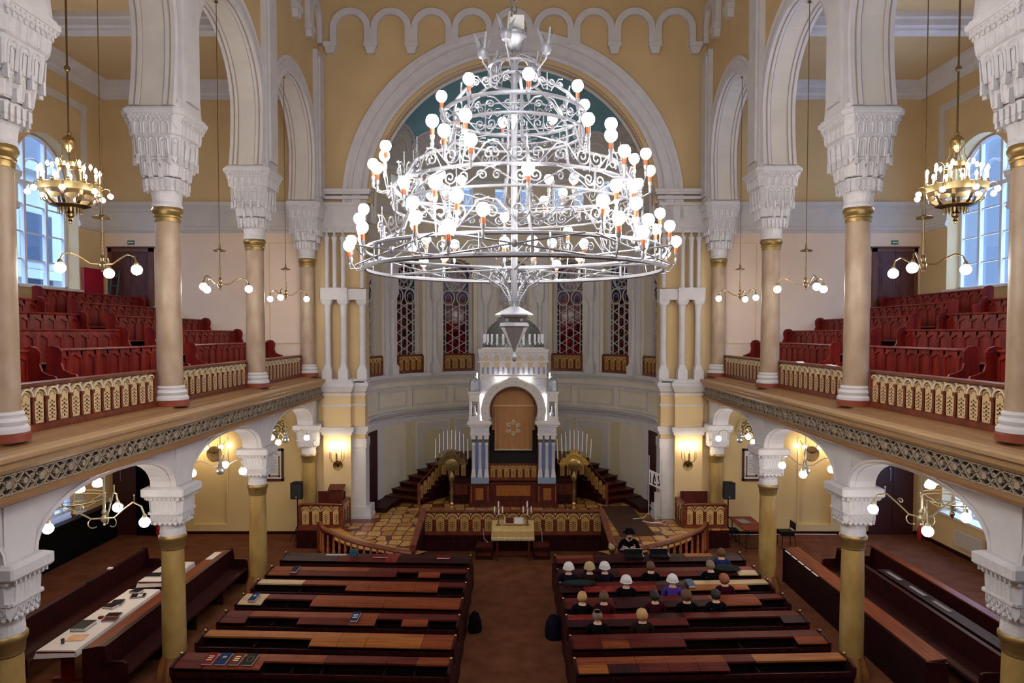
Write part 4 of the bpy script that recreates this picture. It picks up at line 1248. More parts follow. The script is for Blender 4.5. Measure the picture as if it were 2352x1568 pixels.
for i in range(48):
    x = -.63 + 1.26 * i / 47; m.box(x - .006, x + .006, 20.565, 20.575, .665, .71)
m.build('fringe', ARCHC, c)
# book stand with open book
t = empty('book_stand', (0, 0, 0), 0, 'slanted wooden stand holding papers on the gold cloth', 'book stand')
m = MB(); m.M = Matrix.Translation((.03, 20.86, 1.06)) @ Matrix.Rotation(.55, 4, 'X'); m.box(-.3, .3, 0, .3, 0, .02); m.box(-.3, .3, 0, .02, 0, .05); m.build('board', mat('cream painted wood', (196, 170, 130), .5), t)
m = MB(); m.box(-.26, .32, 20.88, 21.1, 1.03, 1.08); m.build('foot', BROWNW, t)
for k, (x0, x1, mt, lb) in enumerate(((-.25, -.01, BROWNW, 'closed red-brown book leaning on the stand of the small table'), (0.02, .26, mat('printed paper', (206, 196, 192), .8, var=.12, scale=60), 'printed sheet leaning on the stand of the small table'))):
    m = MB(); m.M = Matrix.Translation((.03, 20.86, 1.06)) @ Matrix.Rotation(.55, 4, 'X'); m.box(x0, x1, .025, .27, .022, .045 if k == 0 else .028); tag(m.build('book' if k == 0 else 'paper_sheet', mt), lb, 'book' if k == 0 else 'paper')
# candlesticks on the table
for sg, nm in ((-1, 'left'), (1, 'right')):
    t = empty('candelabrum', (sg * .435, 20.9, 1.05), 0, 'small brass candelabrum with four white candles at the %s end of the gold cloth' % nm, 'candelabrum', 'candelabra on the small table')
    m = MB(); m.lathe([(.07, 0), (.07, .02), (.04, .04), (.02, .06), (.03, .1), (.015, .14), (.015, .30), (.03, .33), (.012, .36), (.012, .52)], 14); m.build('stem', BRASS, t, True)
    for dx, h in ((-.12, .36), (.12, .36), (0, .52), (0.01, .32)):
        dy = -.1 if (dx == .01) else 0
        m = MB()
        m.tube([(0, 0, .24), (dx * .5, dy * .5, .2), (dx, dy, .28), (dx, dy, h)], .009, 6); m.lathe([(.0, h - .02), (.03, h), (.028, h + .02), (0, h + .02)], 10, (dx, dy, 0)); m.build('arm', BRASSD, t)
        m = MB(); m.lathe([(.019, h + .02), (.022, h + .05), (.022, h + .18), (.012, h + .215), (0, h + .22)], 10, (dx, dy, 0)); m.build('candle', CLOTH, t, True)
# side pens
for sg, nm in ((-1, 'left'), (1, 'right')):
    t = empty('choir_box', (0, 0, 0), 0, 'square wooden box with pierced golden arches on the %s side of the platform' % nm, 'enclosure', 'wooden boxes at the platform sides')
    x0, x1 = (-6.83, -5.5)
    if sg > 0: x0, x1 = 5.5, 6.83
    b = balustrade(x1 - x0, .78, 4, FRETG if False else mat('light golden fretwork', (200, 160, 96), .6, var=.05), 'tmp_root', .12)
    for c in list(b.children): c.parent = t; c.location = (c.location.x + x0, 22.2 + c.location.y, c.location.z + ZP)
    bpy.data.objects.remove(b)
    xi = x1 if sg < 0 else x0
    b = balustrade(1.0, .78, 3, MATS['light golden fretwork'], 'tmp_root', .12)
    R_ = Matrix.Rotation(PI / 2 if sg < 0 else -PI / 2, 4, 'Z')
    for c in list(b.children):
        p = R_ @ Vector(c.location); c.parent = t
        c.location = (xi + p.x, (22.2 if sg < 0 else 23.2) + p.y, ZP + p.z); c.rotation_euler.z = PI / 2 if sg < 0 else -PI / 2
    bpy.data.objects.remove(b)
    m = MB(); xb = sorted((sg * 5.6, sg * 6.5)); m.box(xb[0], xb[1], 23.08, 23.14, ZP, 1.58); m.build('back_board', BROWNW, t)
    m = MB(); m.box(x0 - .05, x1 + .05, 22.12, 22.3, ZP, ZP + .06); m.build('plinth', RAIL, t)
t = empty('reading_desk', (0, 0, 0), 0, 'red-brown reading desk with slanted top standing in the box left of the ark platform', 'desk')
m = MB(); m.box(-6.0, -5.62, 22.75, 23.0, ZP, 1.72); m.build('body', BROWNW, t)
m = MB(); m.M = Matrix.Translation((-5.82, 22.85, 1.74)) @ Matrix.Rotation(.35, 4, 'X'); m.box(-.26, .26, -.16, .2, 0, .03); m.build('desk_top', BROWNW, t)
# ---------------------------------------------------------------- stairs to the ark
ZT = 1.46
m = MB()
m.prism([(-2.35, 25.35), (2.35, 25.35), (2.35, 26.2)] + [apx(D(28) - D(56) * i / 20, RA + .02) for i in range(21)] + [(-2.35, 26.2)], 'z', ZP, ZT)
t = struct('floor_ark_terrace', m, MAHOG2)
for x0, x1 in ((-2.3, -1.65), (1.65, 2.3)):
    m = MB(); m.box(x0, x1, 25.3, 25.36, .95, 1.35); m.build('wall_panel', BROWNW, t)
for sg, nm in ((-1, 'left'), (1, 'right')):
    t = empty('curved_staircase', (0, 0, 0), 0, 'dark mahogany steps curving up along the apse wall on the %s of the ark' % nm, 'staircase', 'stairs up to the ark')
    n = 8
    for k in range(n):
        a = D(68 - 5.2 * k); b = D(68 - 5.2 * (k + 1) - (0 if k < n - 1 else 8))
        m = MB(); seg(m, min(sg * a, sg * b), max(sg * a, sg * b), 3.55, RA - .01, ZP, ZP + .17 * (k + 1))
        m.build('step', MAHOG2, t)
        m = MB(); seg(m, min(sg * (a + .012), sg * b), max(sg * (a + .012), sg * b), 3.5, RA - .01, ZP + .17 * (k + 1), ZP + .17 * (k + 1) + .035); m.build('tread', BROWNW, t)
    P = [Vector((sg * 3.42, 25.2, 1.38)), Vector((sg * 3.05, 25.75, 1.75)), Vector((sg * 2.72, 26.3, 2.12)), Vector((sg * 1.72, 26.0, 2.12))]
    m = MB(); m.sweep([(p, (0, -1, 0) if i < 3 else (0, -1, 0), (0, 0, 1)) for i, p in enumerate(P)], [(-.06, -.03), (.06, -.03), (.06, .03), (-.06, .03)]); m.build('handrail', RAIL, t)
    m = MB()
    for i in range(3):
        a, b = P[i], P[i + 1]
        m.add([(a.x, a.y, a.z), (b.x, b.y, b.z), (b.x, b.y, b.z - .72), (a.x, a.y, a.z - .72), (a.x, a.y + .03, a.z), (b.x, b.y + .03, b.z), (b.x, b.y + .03, b.z - .72), (a.x, a.y + .03, a.z - .72)], [(0, 1, 2, 3), (4, 5, 6, 7), (0, 1, 5, 4), (3, 2, 6, 7), (0, 3, 7, 4), (1, 2, 6, 5)])
    m.build('rail_board', MAHOG2, t)
    pm = fret_panel(.19, .5, FRETG)
    for i, cnt in ((0, 3), (1, 3), (2, 4)):
        a, b = P[i], P[i + 1]
        for q in range(cnt):
            f = (q + .5) / cnt; p = a.lerp(b, f); rz = math.atan2(b.y - a.y, b.x - a.x)
            if sg > 0: rz += PI
            if i == 2: rz = 0
            nv = Vector((sin(rz), -cos(rz), 0)) * .02
            link('fretwork_panel', pm, t, (p.x + nv.x, p.y + nv.y, p.z - .62), rz)
    m = MB(); a = P[0]; m.box(a.x - .05, a.x + .05, a.y - .05, a.y + .05, ZP, 1.4); m.build('newel_post', RAIL, t)
# apse doors
for sg, nm, k in ((-1, 'left', 5), (1, 'right', 6)):
    m = MB(); seg(m, *sorted((sg * D(75), sg * D(86))), RA - .05, RA - .01, ZP, 3.35)
    for a, b in ((1.2, 2.0), (2.2, 3.1)): seg(m, *sorted((sg * D(77), sg * D(84))), RA - .07, RA - .05, a, b)
    dr = struct('door_%d' % k, m, mat('dark red door', (58, 20, 22), .5))
    m = MB(); seg(m, *sorted((sg * D(71), sg * D(75))), RA - .07, RA, ZP, 3.45); seg(m, *sorted((sg * D(71), sg * D(86))), RA - .07, RA, 3.35, 3.5); m.build('door_frame', WHITE, dr)
    m = MB(); seg(m, *sorted((sg * D(69), sg * D(88))), 4.4, RA, ZP, ZP + .17); m.build('door_step', MAHOG2, dr)
# ================================================================ THE ARK
ARKW = mat('white ark paint', (206, 200, 196), .55, var=.03)
def filigree():
    m = bpy.data.materials.new('white and blue filigree'); m.use_nodes = True
    nt = m.node_tree; N = nt.nodes; L = nt.links; b = N['Principled BSDF']
    tc = N.new('ShaderNodeTexCoord'); v = N.new('ShaderNodeTexVoronoi'); v.feature = 'DISTANCE_TO_EDGE'; v.inputs['Scale'].default_value = 14
    L.new(tc.outputs['Object'], v.inputs['Vector'])
    cr = N.new('ShaderNodeValToRGB'); e = cr.color_ramp.elements
    e[0].position = .05; e[0].color = (*srgb(212, 210, 206), 1); e[1].position = .12; e[1].color = (*srgb(112, 124, 168), 1)
    q = e.new(.22); q.color = (*srgb(214, 212, 210), 1)
    L.new(v.outputs['Distance'], cr.inputs[0]); L.new(cr.outputs[0], b.inputs['Base Color']); b.inputs['Roughness'].default_value = .5
    return m
FIL = filigree()
ark = empty('torah_ark', (0.02, 24.9, 0), 0, 'white and blue ark with silver dome, arched opening and gold curtain in the apse', 'ark')
AY = 0
for sg in (-1, 1):
    m = MB()
    X_ = lambda a, b: tuple(sorted((sg * a, sg * b)))
    m.box(*X_(.86, 1.58), 0, .9, ZP, 1.44); m.box(*X_(.82, 1.62), -.04, .9, ZP, .72); m.box(*X_(.84, 1.6), -.03, .9, 1.38, 1.44)
    m.build('pedestal', BROWNW, ark)
    m = MB()
    m.box(*X_(1.08, 1.36), -.025, 0, .85, 1.28)
    m.box(*X_(.9, .93), -.02, 0, .8, 1.36); m.box(*X_(1.5, 1.53), -.02, 0, .8, 1.36)
    m.build('honey_panel', PANELW, ark)
m = MB(); m.box(-.62, .62, .08, .12, .98, 1.36); m.build('honey_panel', PANELW, ark)
m = MB(); m.box(-.86, .86, .12, .5, ZP, 1.46); m.box(-.86, .86, .06, .14, 1.40, 1.46); m.box(-.86, .86, .0, .5, ZP, .8); m.build('front_step', BROWNW, ark)
# column clusters
for sg in (-1, 1):
    m = MB(); m.box(*sorted((sg * .88, sg * 1.53)), .02, .85, 1.44, 1.66); m.build('blue_plinth', BLUEW, ark)
    m = MB(); m.box(*sorted((sg * .9, sg * 1.51)), .14, .8, 1.66, 3.2); m.build('blue_pier', BLUED, ark)
for sg in (-1, 1):
    for cx in (.97, 1.205, 1.44):
        m = MB(); m.box(sg * cx - .085, sg * cx + .085, .02, .19, 1.66, 1.75)
        m.csq([(.08, 1.75), (.065, 1.9), (.055, 1.96)], (sg * cx, .1, 0)); m.lathe([(.058, 1.96), (.056, 2.8), (.07, 2.82), (.058, 2.85), (.07, 2.89), (.058, 2.92)], 12, (sg * cx, .1, 0))
        m.build('colonnette', ARKW, ark, True)
        m = MB(); m.lathe([(.06, 2.92), (.075, 3.04)], 12, (sg * cx, .1, 0)); m.build('gold_neck', GILT, ark)
        m = MB(); m.box(sg * cx - .085, sg * cx + .085, .0, .2, 3.04, 3.18); m.build('capital_block', ARKW, ark)
for sg in (-1, 1):
    m = MB()
    X_ = lambda a, b: tuple(sorted((sg * a, sg * b)))
    for e0, e1, z0, z1, p in ((.86, 1.56, 3.18, 3.24, .02), (.88, 1.54, 3.24, 3.5, 0), (.84, 1.6, 3.5, 3.58, .05), (.78, 1.66, 3.58, 3.66, .1), (.8, 1.63, 3.66, 3.72, .06)):
        m.box(*X_(e0, e1), -p, .85, z0, z1)
    m.build('entablature', ARKW, ark)
    m = MB(); m.box(*sorted((sg * .95, sg * 1.47)), -.012, 0, 3.29, 3.45); m.build('filigree_band', FIL, ark)
# spandrel wall with arched opening
inner = arc(0, 4.07, .86, PI + .35, -.35, 30)
m = MB(); m.prism([(-1.2, 3.72), inner[0]] + inner[1:-1] + [inner[-1], (1.2, 3.72), (1.2, 5.27), (-1.2, 5.27)], 'y', .25, .4); m.build('spandrel', FIL, ark)
ringpts = arc(0, 4.07, 1.015, PI + .36, -.36, 44)
def ypath2(pts, y):
    out = []
    for i, p in enumerate(pts):
        a = pts[max(0, i - 1)]; b = pts[min(len(pts) - 1, i + 1)]
        t = Vector((b[0] - a[0], 0, b[1] - a[1])).normalized()
        out.append(((p[0], y, p[1]), Vector((-t.z, 0, t.x)), Vector((0, -1, 0))))
    return out
m = MB(); m.sweep(ypath2(ringpts, .1), [(-.155, -.2), (-.155, .04), (-.12, .08), (.1, .1), (.155, .06), (.155, -.2)]); m.build('arch_ring', GREYP, ark)
m = MB()
for i in range(3, 44, 4):
    p = ringpts[i]; m.ball((p[0], -.0, p[1]), .02, 6, 4)
m.build('arch_studs', BRASSD, ark)
m = MB(); m.sweep(ypath2(arc(0, 4.07, .83, PI + .3, -.3, 40), .3), [(-.05, -.1), (.04, -.1), (.04, .1), (-.05, .1)]); m.build('red_inner_ring', RAIL, ark)
m = MB(); m.box(-.95, .95, .8, .85, 1.46, 5.2); m.box(-.95, -.86, .3, .85, 1.46, 4.0); m.box(.86, .95, .3, .85, 1.46, 4.0); m.build('dark_recess', mat('dark interior', (24, 8, 12), .7), ark)
# curtain: lunette and hanging panel with star
m = MB(); m.prism([(-.79, 3.3)] + arc(0, 4.07, .8, PI, 0, 30) + [(.79, 3.3)], 'y', .55, .57); m.build('curtain_lunette', CURT, ark)
m = MB(); nx = 36; vs = []; fs = []
for j, z in enumerate((4.2, 3.4, 2.62)):
    for i in range(nx + 1):
        x = -.69 + 1.38 * i / nx; vs.append((x, .5 + .008 * sin(i * 1.1) * j, z + (.012 * sin(i * .55) if j == 2 else 0)))
for j in range(2):
    for i in range(nx): fs.append((j * (nx + 1) + i, j * (nx + 1) + i + 1, (j + 1) * (nx + 1) + i + 1, (j + 1) * (nx + 1) + i))
o = len(vs); vs += [(x, y + .015, z) for x, y, z in vs]; fs += [tuple(o + i for i in reversed(q)) for q in fs]
m.add(vs, fs); cu_ = m.build('curtain', CURT, ark)
m = MB(); m.box(-.75, .75, .46, .5, 4.18, 4.24); m.build('curtain_rod', mat('pale gold rod', (190, 160, 110), .4), ark)
m = MB()
for k in range(2):
    for i in range(3):
        a = PI / 2 + k * PI + i * 2 * PI / 3; b = a + 2 * PI / 3; R0 = .3
        p = Vector((R0 * cos(a), R0 * sin(a))); q = Vector((R0 * cos(b), R0 * sin(b))); d = (q - p).normalized(); nn_ = Vector((-d.y, d.x)) * .022
        m.prism([(p.x + nn_.x, 3.39 + p.y + nn_.y), (p.x - nn_.x, 3.39 + p.y - nn_.y), (q.x - nn_.x, 3.39 + q.y - nn_.y), (q.x + nn_.x, 3.39 + q.y + nn_.y)], 'y', .478, .49)
m.build('star', mat('pale embroidery', (206, 180, 150), .6), cu_)
m = MB()
for i in range(60): m.box(-.69 + 1.38 * i / 60, -.69 + 1.38 * (i + .7) / 60, .488, .498, 2.56, 2.62)
m.build('fringe', ARCHC, cu_)
# balustrade in the ark doorway
b = balustrade(1.74, .62, 7, FRETG, 'tmp_root', .1)
for c in list(b.children): c.parent = ark; c.location = (c.location.x - .87, c.location.y + .3, c.location.z + 1.5)
bpy.data.objects.remove(b)
# entablature block under the dome
m = MB(); m.box(-1.2, 1.2, .2, 1.3, 5.27, 6.2); m.box(-1.28, 1.28, .12, 1.3, 5.80, 5.86); m.box(-1.27, 1.27, .12, 1.3, 6.16, 6.28); m.box(-1.22, 1.22, .15, 1.2, 5.24, 5.30); m.box(-1.24, 1.24, .16, 1.2, 5.86, 6.16); m.build('dome_block', ARKW, ark)
m = MB(); m.box(-1.235, 1.235, .145, .16, 5.87, 6.15); m.build('blue_band', FIL, ark)
for i in range(6):
    x = -1.0 + .4 * i
    m = MB(); m.prism([(x + a, z) for a, z in arc(0, 5.95, .11, PI, 0, 10)] + [(x + a, z) for a, z in arc(0, 5.95, .155, 0, PI, 10)], 'y', .11, .145); m.build('small_arch', ARKW, ark)
    m = MB(); m.prism([(x - .09, 5.62), (x + .09, 5.62)] + [(x + .1, 5.95)] + [(x + a, z) for a, z in arc(0, 5.95, .1, 0, PI, 8)], 'y', .13, .14); m.build('gold_niche', mat('pale gold niche', (190, 172, 140), .5), ark)
m = MB()
for i in range(13):
    x = -1.1 + .2 * i * .917
    if i % 2 == 0 or True: m.prism([(x - .035, 5.38), (x + .035, 5.38)] + [(x + a, z) for a, z in arc(0, 5.6, .035, 0, PI, 6)], 'y', .18, .2)
m.build('blue_slots', mat('slate blue', (120, 130, 168), .5), ark)
# silver dome
dp = [(1.13, 6.28), (1.16, 6.32), (1.13, 6.5), (1.09, 6.52), (1.06, 6.72), (.97, 6.95), (.82, 7.16), (.6, 7.33), (.35, 7.42), (.12, 7.47), (.05, 7.5), (.06, 7.56), (0, 7.6)]
def domemat():
    m = bpy.data.materials.new('patterned silver'); m.use_nodes = True
    nt = m.node_tree; N = nt.nodes; L = nt.links; b = N['Principled BSDF']
    tc = N.new('ShaderNodeTexCoord'); v = N.new('ShaderNodeTexVoronoi'); v.inputs['Scale'].default_value = 22; v.inputs['Randomness'].default_value = .35
    L.new(tc.outputs['Object'], v.inputs['Vector'])
    cr = N.new('ShaderNodeValToRGB'); e = cr.color_ramp.elements
    e[0].position = .15; e[0].color = (*srgb(206, 208, 206), 1); e[1].position = .5; e[1].color = (*srgb(110, 114, 112), 1)
    bp = N.new('ShaderNodeBump'); bp.inputs['Strength'].default_value = .5; bp.inputs['Distance'].default_value = .02; bp.invert = True
    L.new(v.outputs['Distance'], cr.inputs[0]); L.new(v.outputs['Distance'], bp.inputs['Height']); L.new(bp.outputs[0], b.inputs['Normal'])
    L.new(cr.outputs[0], b.inputs['Base Color']); b.inputs['Roughness'].default_value = .4; b.inputs['Metallic'].default_value = .35
    return m
m = MB(); m.lathe(dp, 48, (0, 1.25, 0)); m.build('silver_dome', domemat(), ark, True)
m = MB(); m.box(-1.15, 1.15, .1, .2, 6.28, 6.34)
for i in range(14):
    a = PI + PI * (i + .5) / 14
    c_ = (1.1 * cos(a), 1.25 + 1.1 * sin(a))
    m.box(c_[0] - .04, c_[0] + .04, c_[1] - .04, c_[1] + .04, 6.5, 6.82)
    m.prism([(c_[0] - .07, 6.5), (c_[0] + .07, 6.5), (c_[0], 6.4)], 'y', c_[1] - .06, c_[1] + .04)
m.build('dome_pendants', SILVER2, ark)
# corner turrets
for sg in (-1, 1):
    cx = sg * 1.4; tr = None
    m = MB(); m.box(cx - .2, cx + .2, .0, .4, 3.72, 3.86)
    for dx in (-.15, .15):
        for dy in (.06, .34): m.box(cx + dx - .04, cx + dx + .04, dy - .04, dy + .04, 3.86, 4.4)
    m.box(cx - .19, cx + .19, .02, .38, 4.4, 4.68); m.box(cx - .23, cx + .23, -.02, .42, 4.68, 4.76)
    m.prism([(cx + a, z) for a, z in arc(0, 4.38, .11, PI, 0, 8)] + [(cx + .15, 4.38), (cx + .15, 4.55), (cx - .15, 4.55), (cx - .15, 4.38)], 'y', .0, .03)
    tr = m.build('turret', ARKW, ark)
    m = MB(); m.lathe([(.19, 4.76), (.2, 4.8), (.195, 5.0), (.17, 5.14), (.1, 5.24), (.03, 5.28), (.015, 5.34), (.03, 5.38), (0, 5.43)], 8, (cx, .2, 0)); m.build('turret_dome', SILVER, tr, True)
    m = MB(); m.ball((cx, .2, 3.92), .1, 10, 6); m.lathe([(.02, 3.9), (.05, 4.0), (.03, 4.2), (0, 4.25)], 8, (cx, .2, 0)); m.build('silver_ornament', SILVER, tr, True)
    m = MB(); m.box(*sorted((sg * 1.13, sg * 1.17)), .16, .2, 3.78, 4.6); m.box(*sorted((sg * 1.3, sg * 1.34)), .44, .48, 4.86, 5.4); m.build('light_strip', emis('white light strip', (1, .97, .9), 30), ark)
m = MB(); m.box(-.62, .62, .05, .09, 5.19, 5.22); m.build('light_strip', MATS['white light strip'], ark)
# ================================================================ GREAT CANDELABRA
for sg, nm in ((-1, 'left'), (1, 'right')):
    mt = BRASSD if sg < 0 else mat('bright gold', (206, 170, 84), .35, .7, var=.1, scale=20)
    t = empty('nine_branch_candelabrum', (sg * 2.12, 24.0, ZP), 0, '%s brass candelabrum with nine tall white candles %s of the ark' % ('dark' if sg < 0 else 'bright gold', nm), 'candelabrum', 'great candelabra beside the ark')
    m = MB(); m.lathe([(.24, 0), (.24, .04), (.18, .08), (.16, .14), (.1, .18), (.06, .26), (.08, .34), (.05, .4)], 20); m.build('foot', BRASS, t, True)
    m = MB(); m.lathe([(.05, .4), (.07, .5), (.045, .6), (.08, .72), (.045, .84), (.05, 1.1), (.1, 1.2), (.11, 1.3), (.05, 1.42), (.05, 1.62)], 16); m.build('stem', BRASSD, t, True)
    m = MB(); m.lathe([(0, -.04), (.12, -.03), (.2, 0), (.22, .03), (.15, .05), (0, .05)], 24); o = m.build('round_boss', BRASS if sg > 0 else BRASSD, t, True); o.location = (0, -.1, 1.7); o.rotation_euler.x = PI / 2
    m = MB(); m.prism([(-.52, 1.7), (.52, 1.7)] + [(.46, 1.84), (.36, 1.94), (.3, 1.92), (.24, 2.08), (.16, 2.06), (.1, 2.2), (.04, 2.16), (0, 2.26), (-.04, 2.16), (-.1, 2.2), (-.16, 2.06), (-.24, 2.08), (-.3, 1.92), (-.36, 1.94), (-.46, 1.84)], 'y', -.03, .03)
    for i in range(11):
        a = PI * i / 10; m.ball((.34 * cos(a), -.04, 1.74 + .3 * sin(a)), .045, 6, 5)
    m.build('crest', mt, t)
    for i in range(9):
        u = (i - 4) / 4; x = u * .56; zb = 1.80 + .42 * math.sqrt(max(0, 1 - (u * .97) ** 2)); 
        m = MB(); m.tube([(x * .5, 0, 1.66), (x, 0, zb - .14), (x, 0, zb - .03)], .014, 5); m.lathe([(.012, zb - .03), (.03, zb), (.03, zb + .02)], 8, (x, 0, 0)); m.build('branch', mt, t)
        m = MB(); lean = u * .12
        m.tube([(x, 0, zb + .02), (x + lean * .3 * (1 if sg > 0 else -.3), 0, zb + .68)], [.02, .015], 8); m.build('candle', CLOTH, t, True)
# balustrades below the stained windows
bw = None
nmw = ['leftmost, cut by the jamb colonnettes', 'second from the left', 'left of the silver dome', None, 'right of the silver dome', 'second from the right', 'rightmost, cut by the jamb colonnettes']
for i, t in enumerate(TH):
    if i == 3: continue
    x, y = apx(t, RA - .03); x -= .64 * cos(t); y += .64 * sin(t)
    lab = 'golden pierced window balustrade high in the apse, %s' % nmw[i]
    if bw is None:
        bw = balustrade(1.28, .72, 4, FRETG, 'window_balustrade', .1); bw.location = (x, y, 5.31); bw.rotation_euler.z = -t; tag(bw, lab, 'balustrade', 'balustrades under the stained windows')
    else: dup(bw, (x, y, 5.31), -t, lab)
# ================================================================ GREAT CHANDELIER
CH = empty('great_chandelier', (0.02, 10, 0), 0, 'huge silver wrought-iron chandelier in three tiers with dozens of lit globe bulbs', 'chandelier')
def spiral(c, u, v, R, turns=1.6, a0=0., n=18, sgn=1):
    out = []
    for i in range(n + 1):
        f = i / n; a = a0 + sgn * turns * 2 * PI * f; r = R * (1 - f * .82)
        out.append(Vector(c) + Vector(u) * r * cos(a) + Vector(v) * r * sin(a))
    return out
def hoop(name, R, z, r, R2=None, n=96):
    m = MB(); m.ring((0, 0, z), R, r, n, 6); return m.build(name, SILVER, CH, True)
for R, z, r in ((2.10, 7.74, .032), (2.10, 7.99, .026), (1.70, 8.60, .018), (1.69, 8.86, .024), (.98, 9.68, .024), (.98, 9.80, .012), (.99, 9.93, .028), (.36, 10.42, .024), (.36, 10.60, .022)):
    hoop('ring', R, z, r)
m = MB(); m.tube([(0, 0, 7.05), (0, 0, 10.7)], .045, 12); m.build('centre_pole', SILVER, CH, True)
m = MB(); m.lathe([(.0, 6.44), (.035, 6.47), (.04, 6.51), (.02, 6.55), (.012, 6.58), (.03, 6.62), (.19, 6.93), (.21, 6.95), (.2, 7.0), (.12, 7.02), (.12, 7.06), (.26, 7.08), (.28, 7.11), (.26, 7.13), (.05, 7.24), (.04, 7.3)], 8); m.build('finial', SILVER, CH)
# ribs: eight curved bars
prof = [(.36, 10.42), (.55, 10.33), (.8, 10.15), (.95, 9.98), (.99, 9.8), (.97, 9.6), (.99, 9.42), (1.1, 9.3), (1.35, 9.22), (1.58, 9.08), (1.70, 8.88), (1.70, 8.6), (1.66, 8.4), (1.74, 8.2), (1.92, 8.08), (2.10, 7.99), (2.10, 7.74)]
rb = MB(); rb.tube([(a, 0, z) for a, z in prof], .022, 6); rbm = rb.mesh('rib', SILVER, True)
def scr(m, c, u, v, R, r=.009):
    for sg in (-1, 1):
        p = spiral(Vector(c) + Vector(u) * sg * R * 1.05, u, v, R, 1.5, PI if sg > 0 else 0, 16, -sg)
        m.tube(p, r, 4)
def scroll_band(Rr, z, R, half):
    """symmetrical scroll pair facing outwards at angle 0"""
    m = MB(); c = (Rr, 0, z); u = Vector((0, 1, 0)); v = Vector((0, 0, 1))
    for sg in (-1, 1):
        m.tube(spiral((Rr, sg * R * 1.05, z), (0, sg, 0), v, R, 1.5, PI, 16, 1), .011, 4)
        m.tube(spiral((Rr, sg * (half - R * .9), z - R * .2), (0, -sg, 0), -v, R * .75, 1.4, PI, 14, 1), .01, 4)
        m.tube([(Rr, sg * R * .1, z - R * 1.3), (Rr, sg * R * .9, z - R * 1.5), (Rr, sg * half * .7, z + R), (Rr, sg * half * .95, z + R * 1.2)], .01, 4)
    m.tube([(Rr, 0, z - R * 1.6), (Rr, 0, z + R * 1.7)], .008, 4)
    return m
def leaf_spike(m, p, h, w=.07):
    p = Vector(p)
    for i in range(7):
        z = p.z + h * i / 7; ww = w * (1 - i / 8)
        m.tube([(p.x, p.y - ww, z - .03), (p.x, p.y, z), (p.x, p.y + ww, z - .03)], .007, 3)
    m.tube([p, p + Vector((0, 0, h * 1.05))], .006, 4)
sA = scroll_band(.98, 9.80, .07, .37); sA = sA.mesh('scrollwork', SILVER, True)
sB = MB(); 
for b_ in (scroll_band(1.60, 9.02, .11, .5),): sB = b_
leaf_spike(sB, (1.55, 0, 9.1), .28); sBm = sB.mesh('scrollwork', SILVER, True)
sC = scroll_band(1.69, 8.73, .085, .62).mesh('scrollwork', SILVER, True)
sD = scroll_band(1.86, 8.28, .12, .55); leaf_spike(sD, (1.86, 0, 8.35), .26); sDm = sD.mesh('scrollwork', SILVER, True)
sE = MB()
for q in (-1, 1):
    sE.tube([(2.1, q * .8, 7.74), (2.1, -q * .8, 7.99)], .012, 4)
    sE.tube([(2.1, q * .4, 7.74), (2.1, q * .4, 7.99)], .012, 4)
sE.ball((2.1, 0, 7.865), .045, 8, 6); sEm = sE.mesh('cross_bar', SILVER)
sF = scroll_band(.75, 10.2, .07, .28).mesh('scrollwork', SILVER, True)
sG = scroll_band(.98, 9.55, .075, .37).mesh('scrollwork', SILVER, True)
# spokes
spkm = []
for P_, r_ in (([(.04, 0, 7.76), (2.1, 0, 7.76)], .014), ([(.04, 0, 8.62), (1.69, 0, 8.86)], .012), ([(.04, 0, 9.72), (.98, 0, 9.7)], .010)):
    spk = MB(); spk.tube(P_, r_, 5); spkm.append(spk.mesh('spoke', SILVER))
bk = MB()  # basket under the centre
bk.tube([(.05, 0, 7.2), (.09, 0, 7.35), (.2, 0, 7.52), (.42, 0, 7.66), (.6, 0, 7.72)], .011, 5)
bk.tube(spiral((.24, 0, 7.63), (1, 0, 0), (0, 0, 1), .13, 1.7, -PI / 2, 18), .009, 4)
bk.tube(spiral((.55, 0, 7.66), (1, 0, 0), (0, 0, 1), .07, 1.5, PI, 14, -1), .008, 4)
for i in range(6): bk.tube([(.12 + .012 * i, -.03, 7.32 + .035 * i), (.12 + .012 * i, .03, 7.32 + .035 * i)], .006, 3)
bkm = bk.mesh('basket_scroll', SILVER, True)
A0 = math.radians(-114.5); PH = PI / 6
for k in range(6):
    a = 2 * PI * k / 6 + A0
    o = link('rib', rbm, CH, None, a + PH)
    for sm_ in spkm: link('spoke', sm_, CH, None, a + PH)
    o = link('basket_scroll', bkm, CH, None, a)
    for me in (sBm, sC, sDm): link(me.name.split('.')[0], me, CH, None, a)
    link('scrollwork', sF, CH, None, a)
    for me in (sBm, sC, sDm): link(me.name.split('.')[0], me, CH, None, a + PH)
for k in range(8):
    link('scrollwork', sG, CH, None, 2 * PI * (k + .5) / 8)
    link('scrollwork', sA, CH, None, 2 * PI * k / 8)
    link('cross_bar', sEm, CH, None, 2 * PI * k / 8)
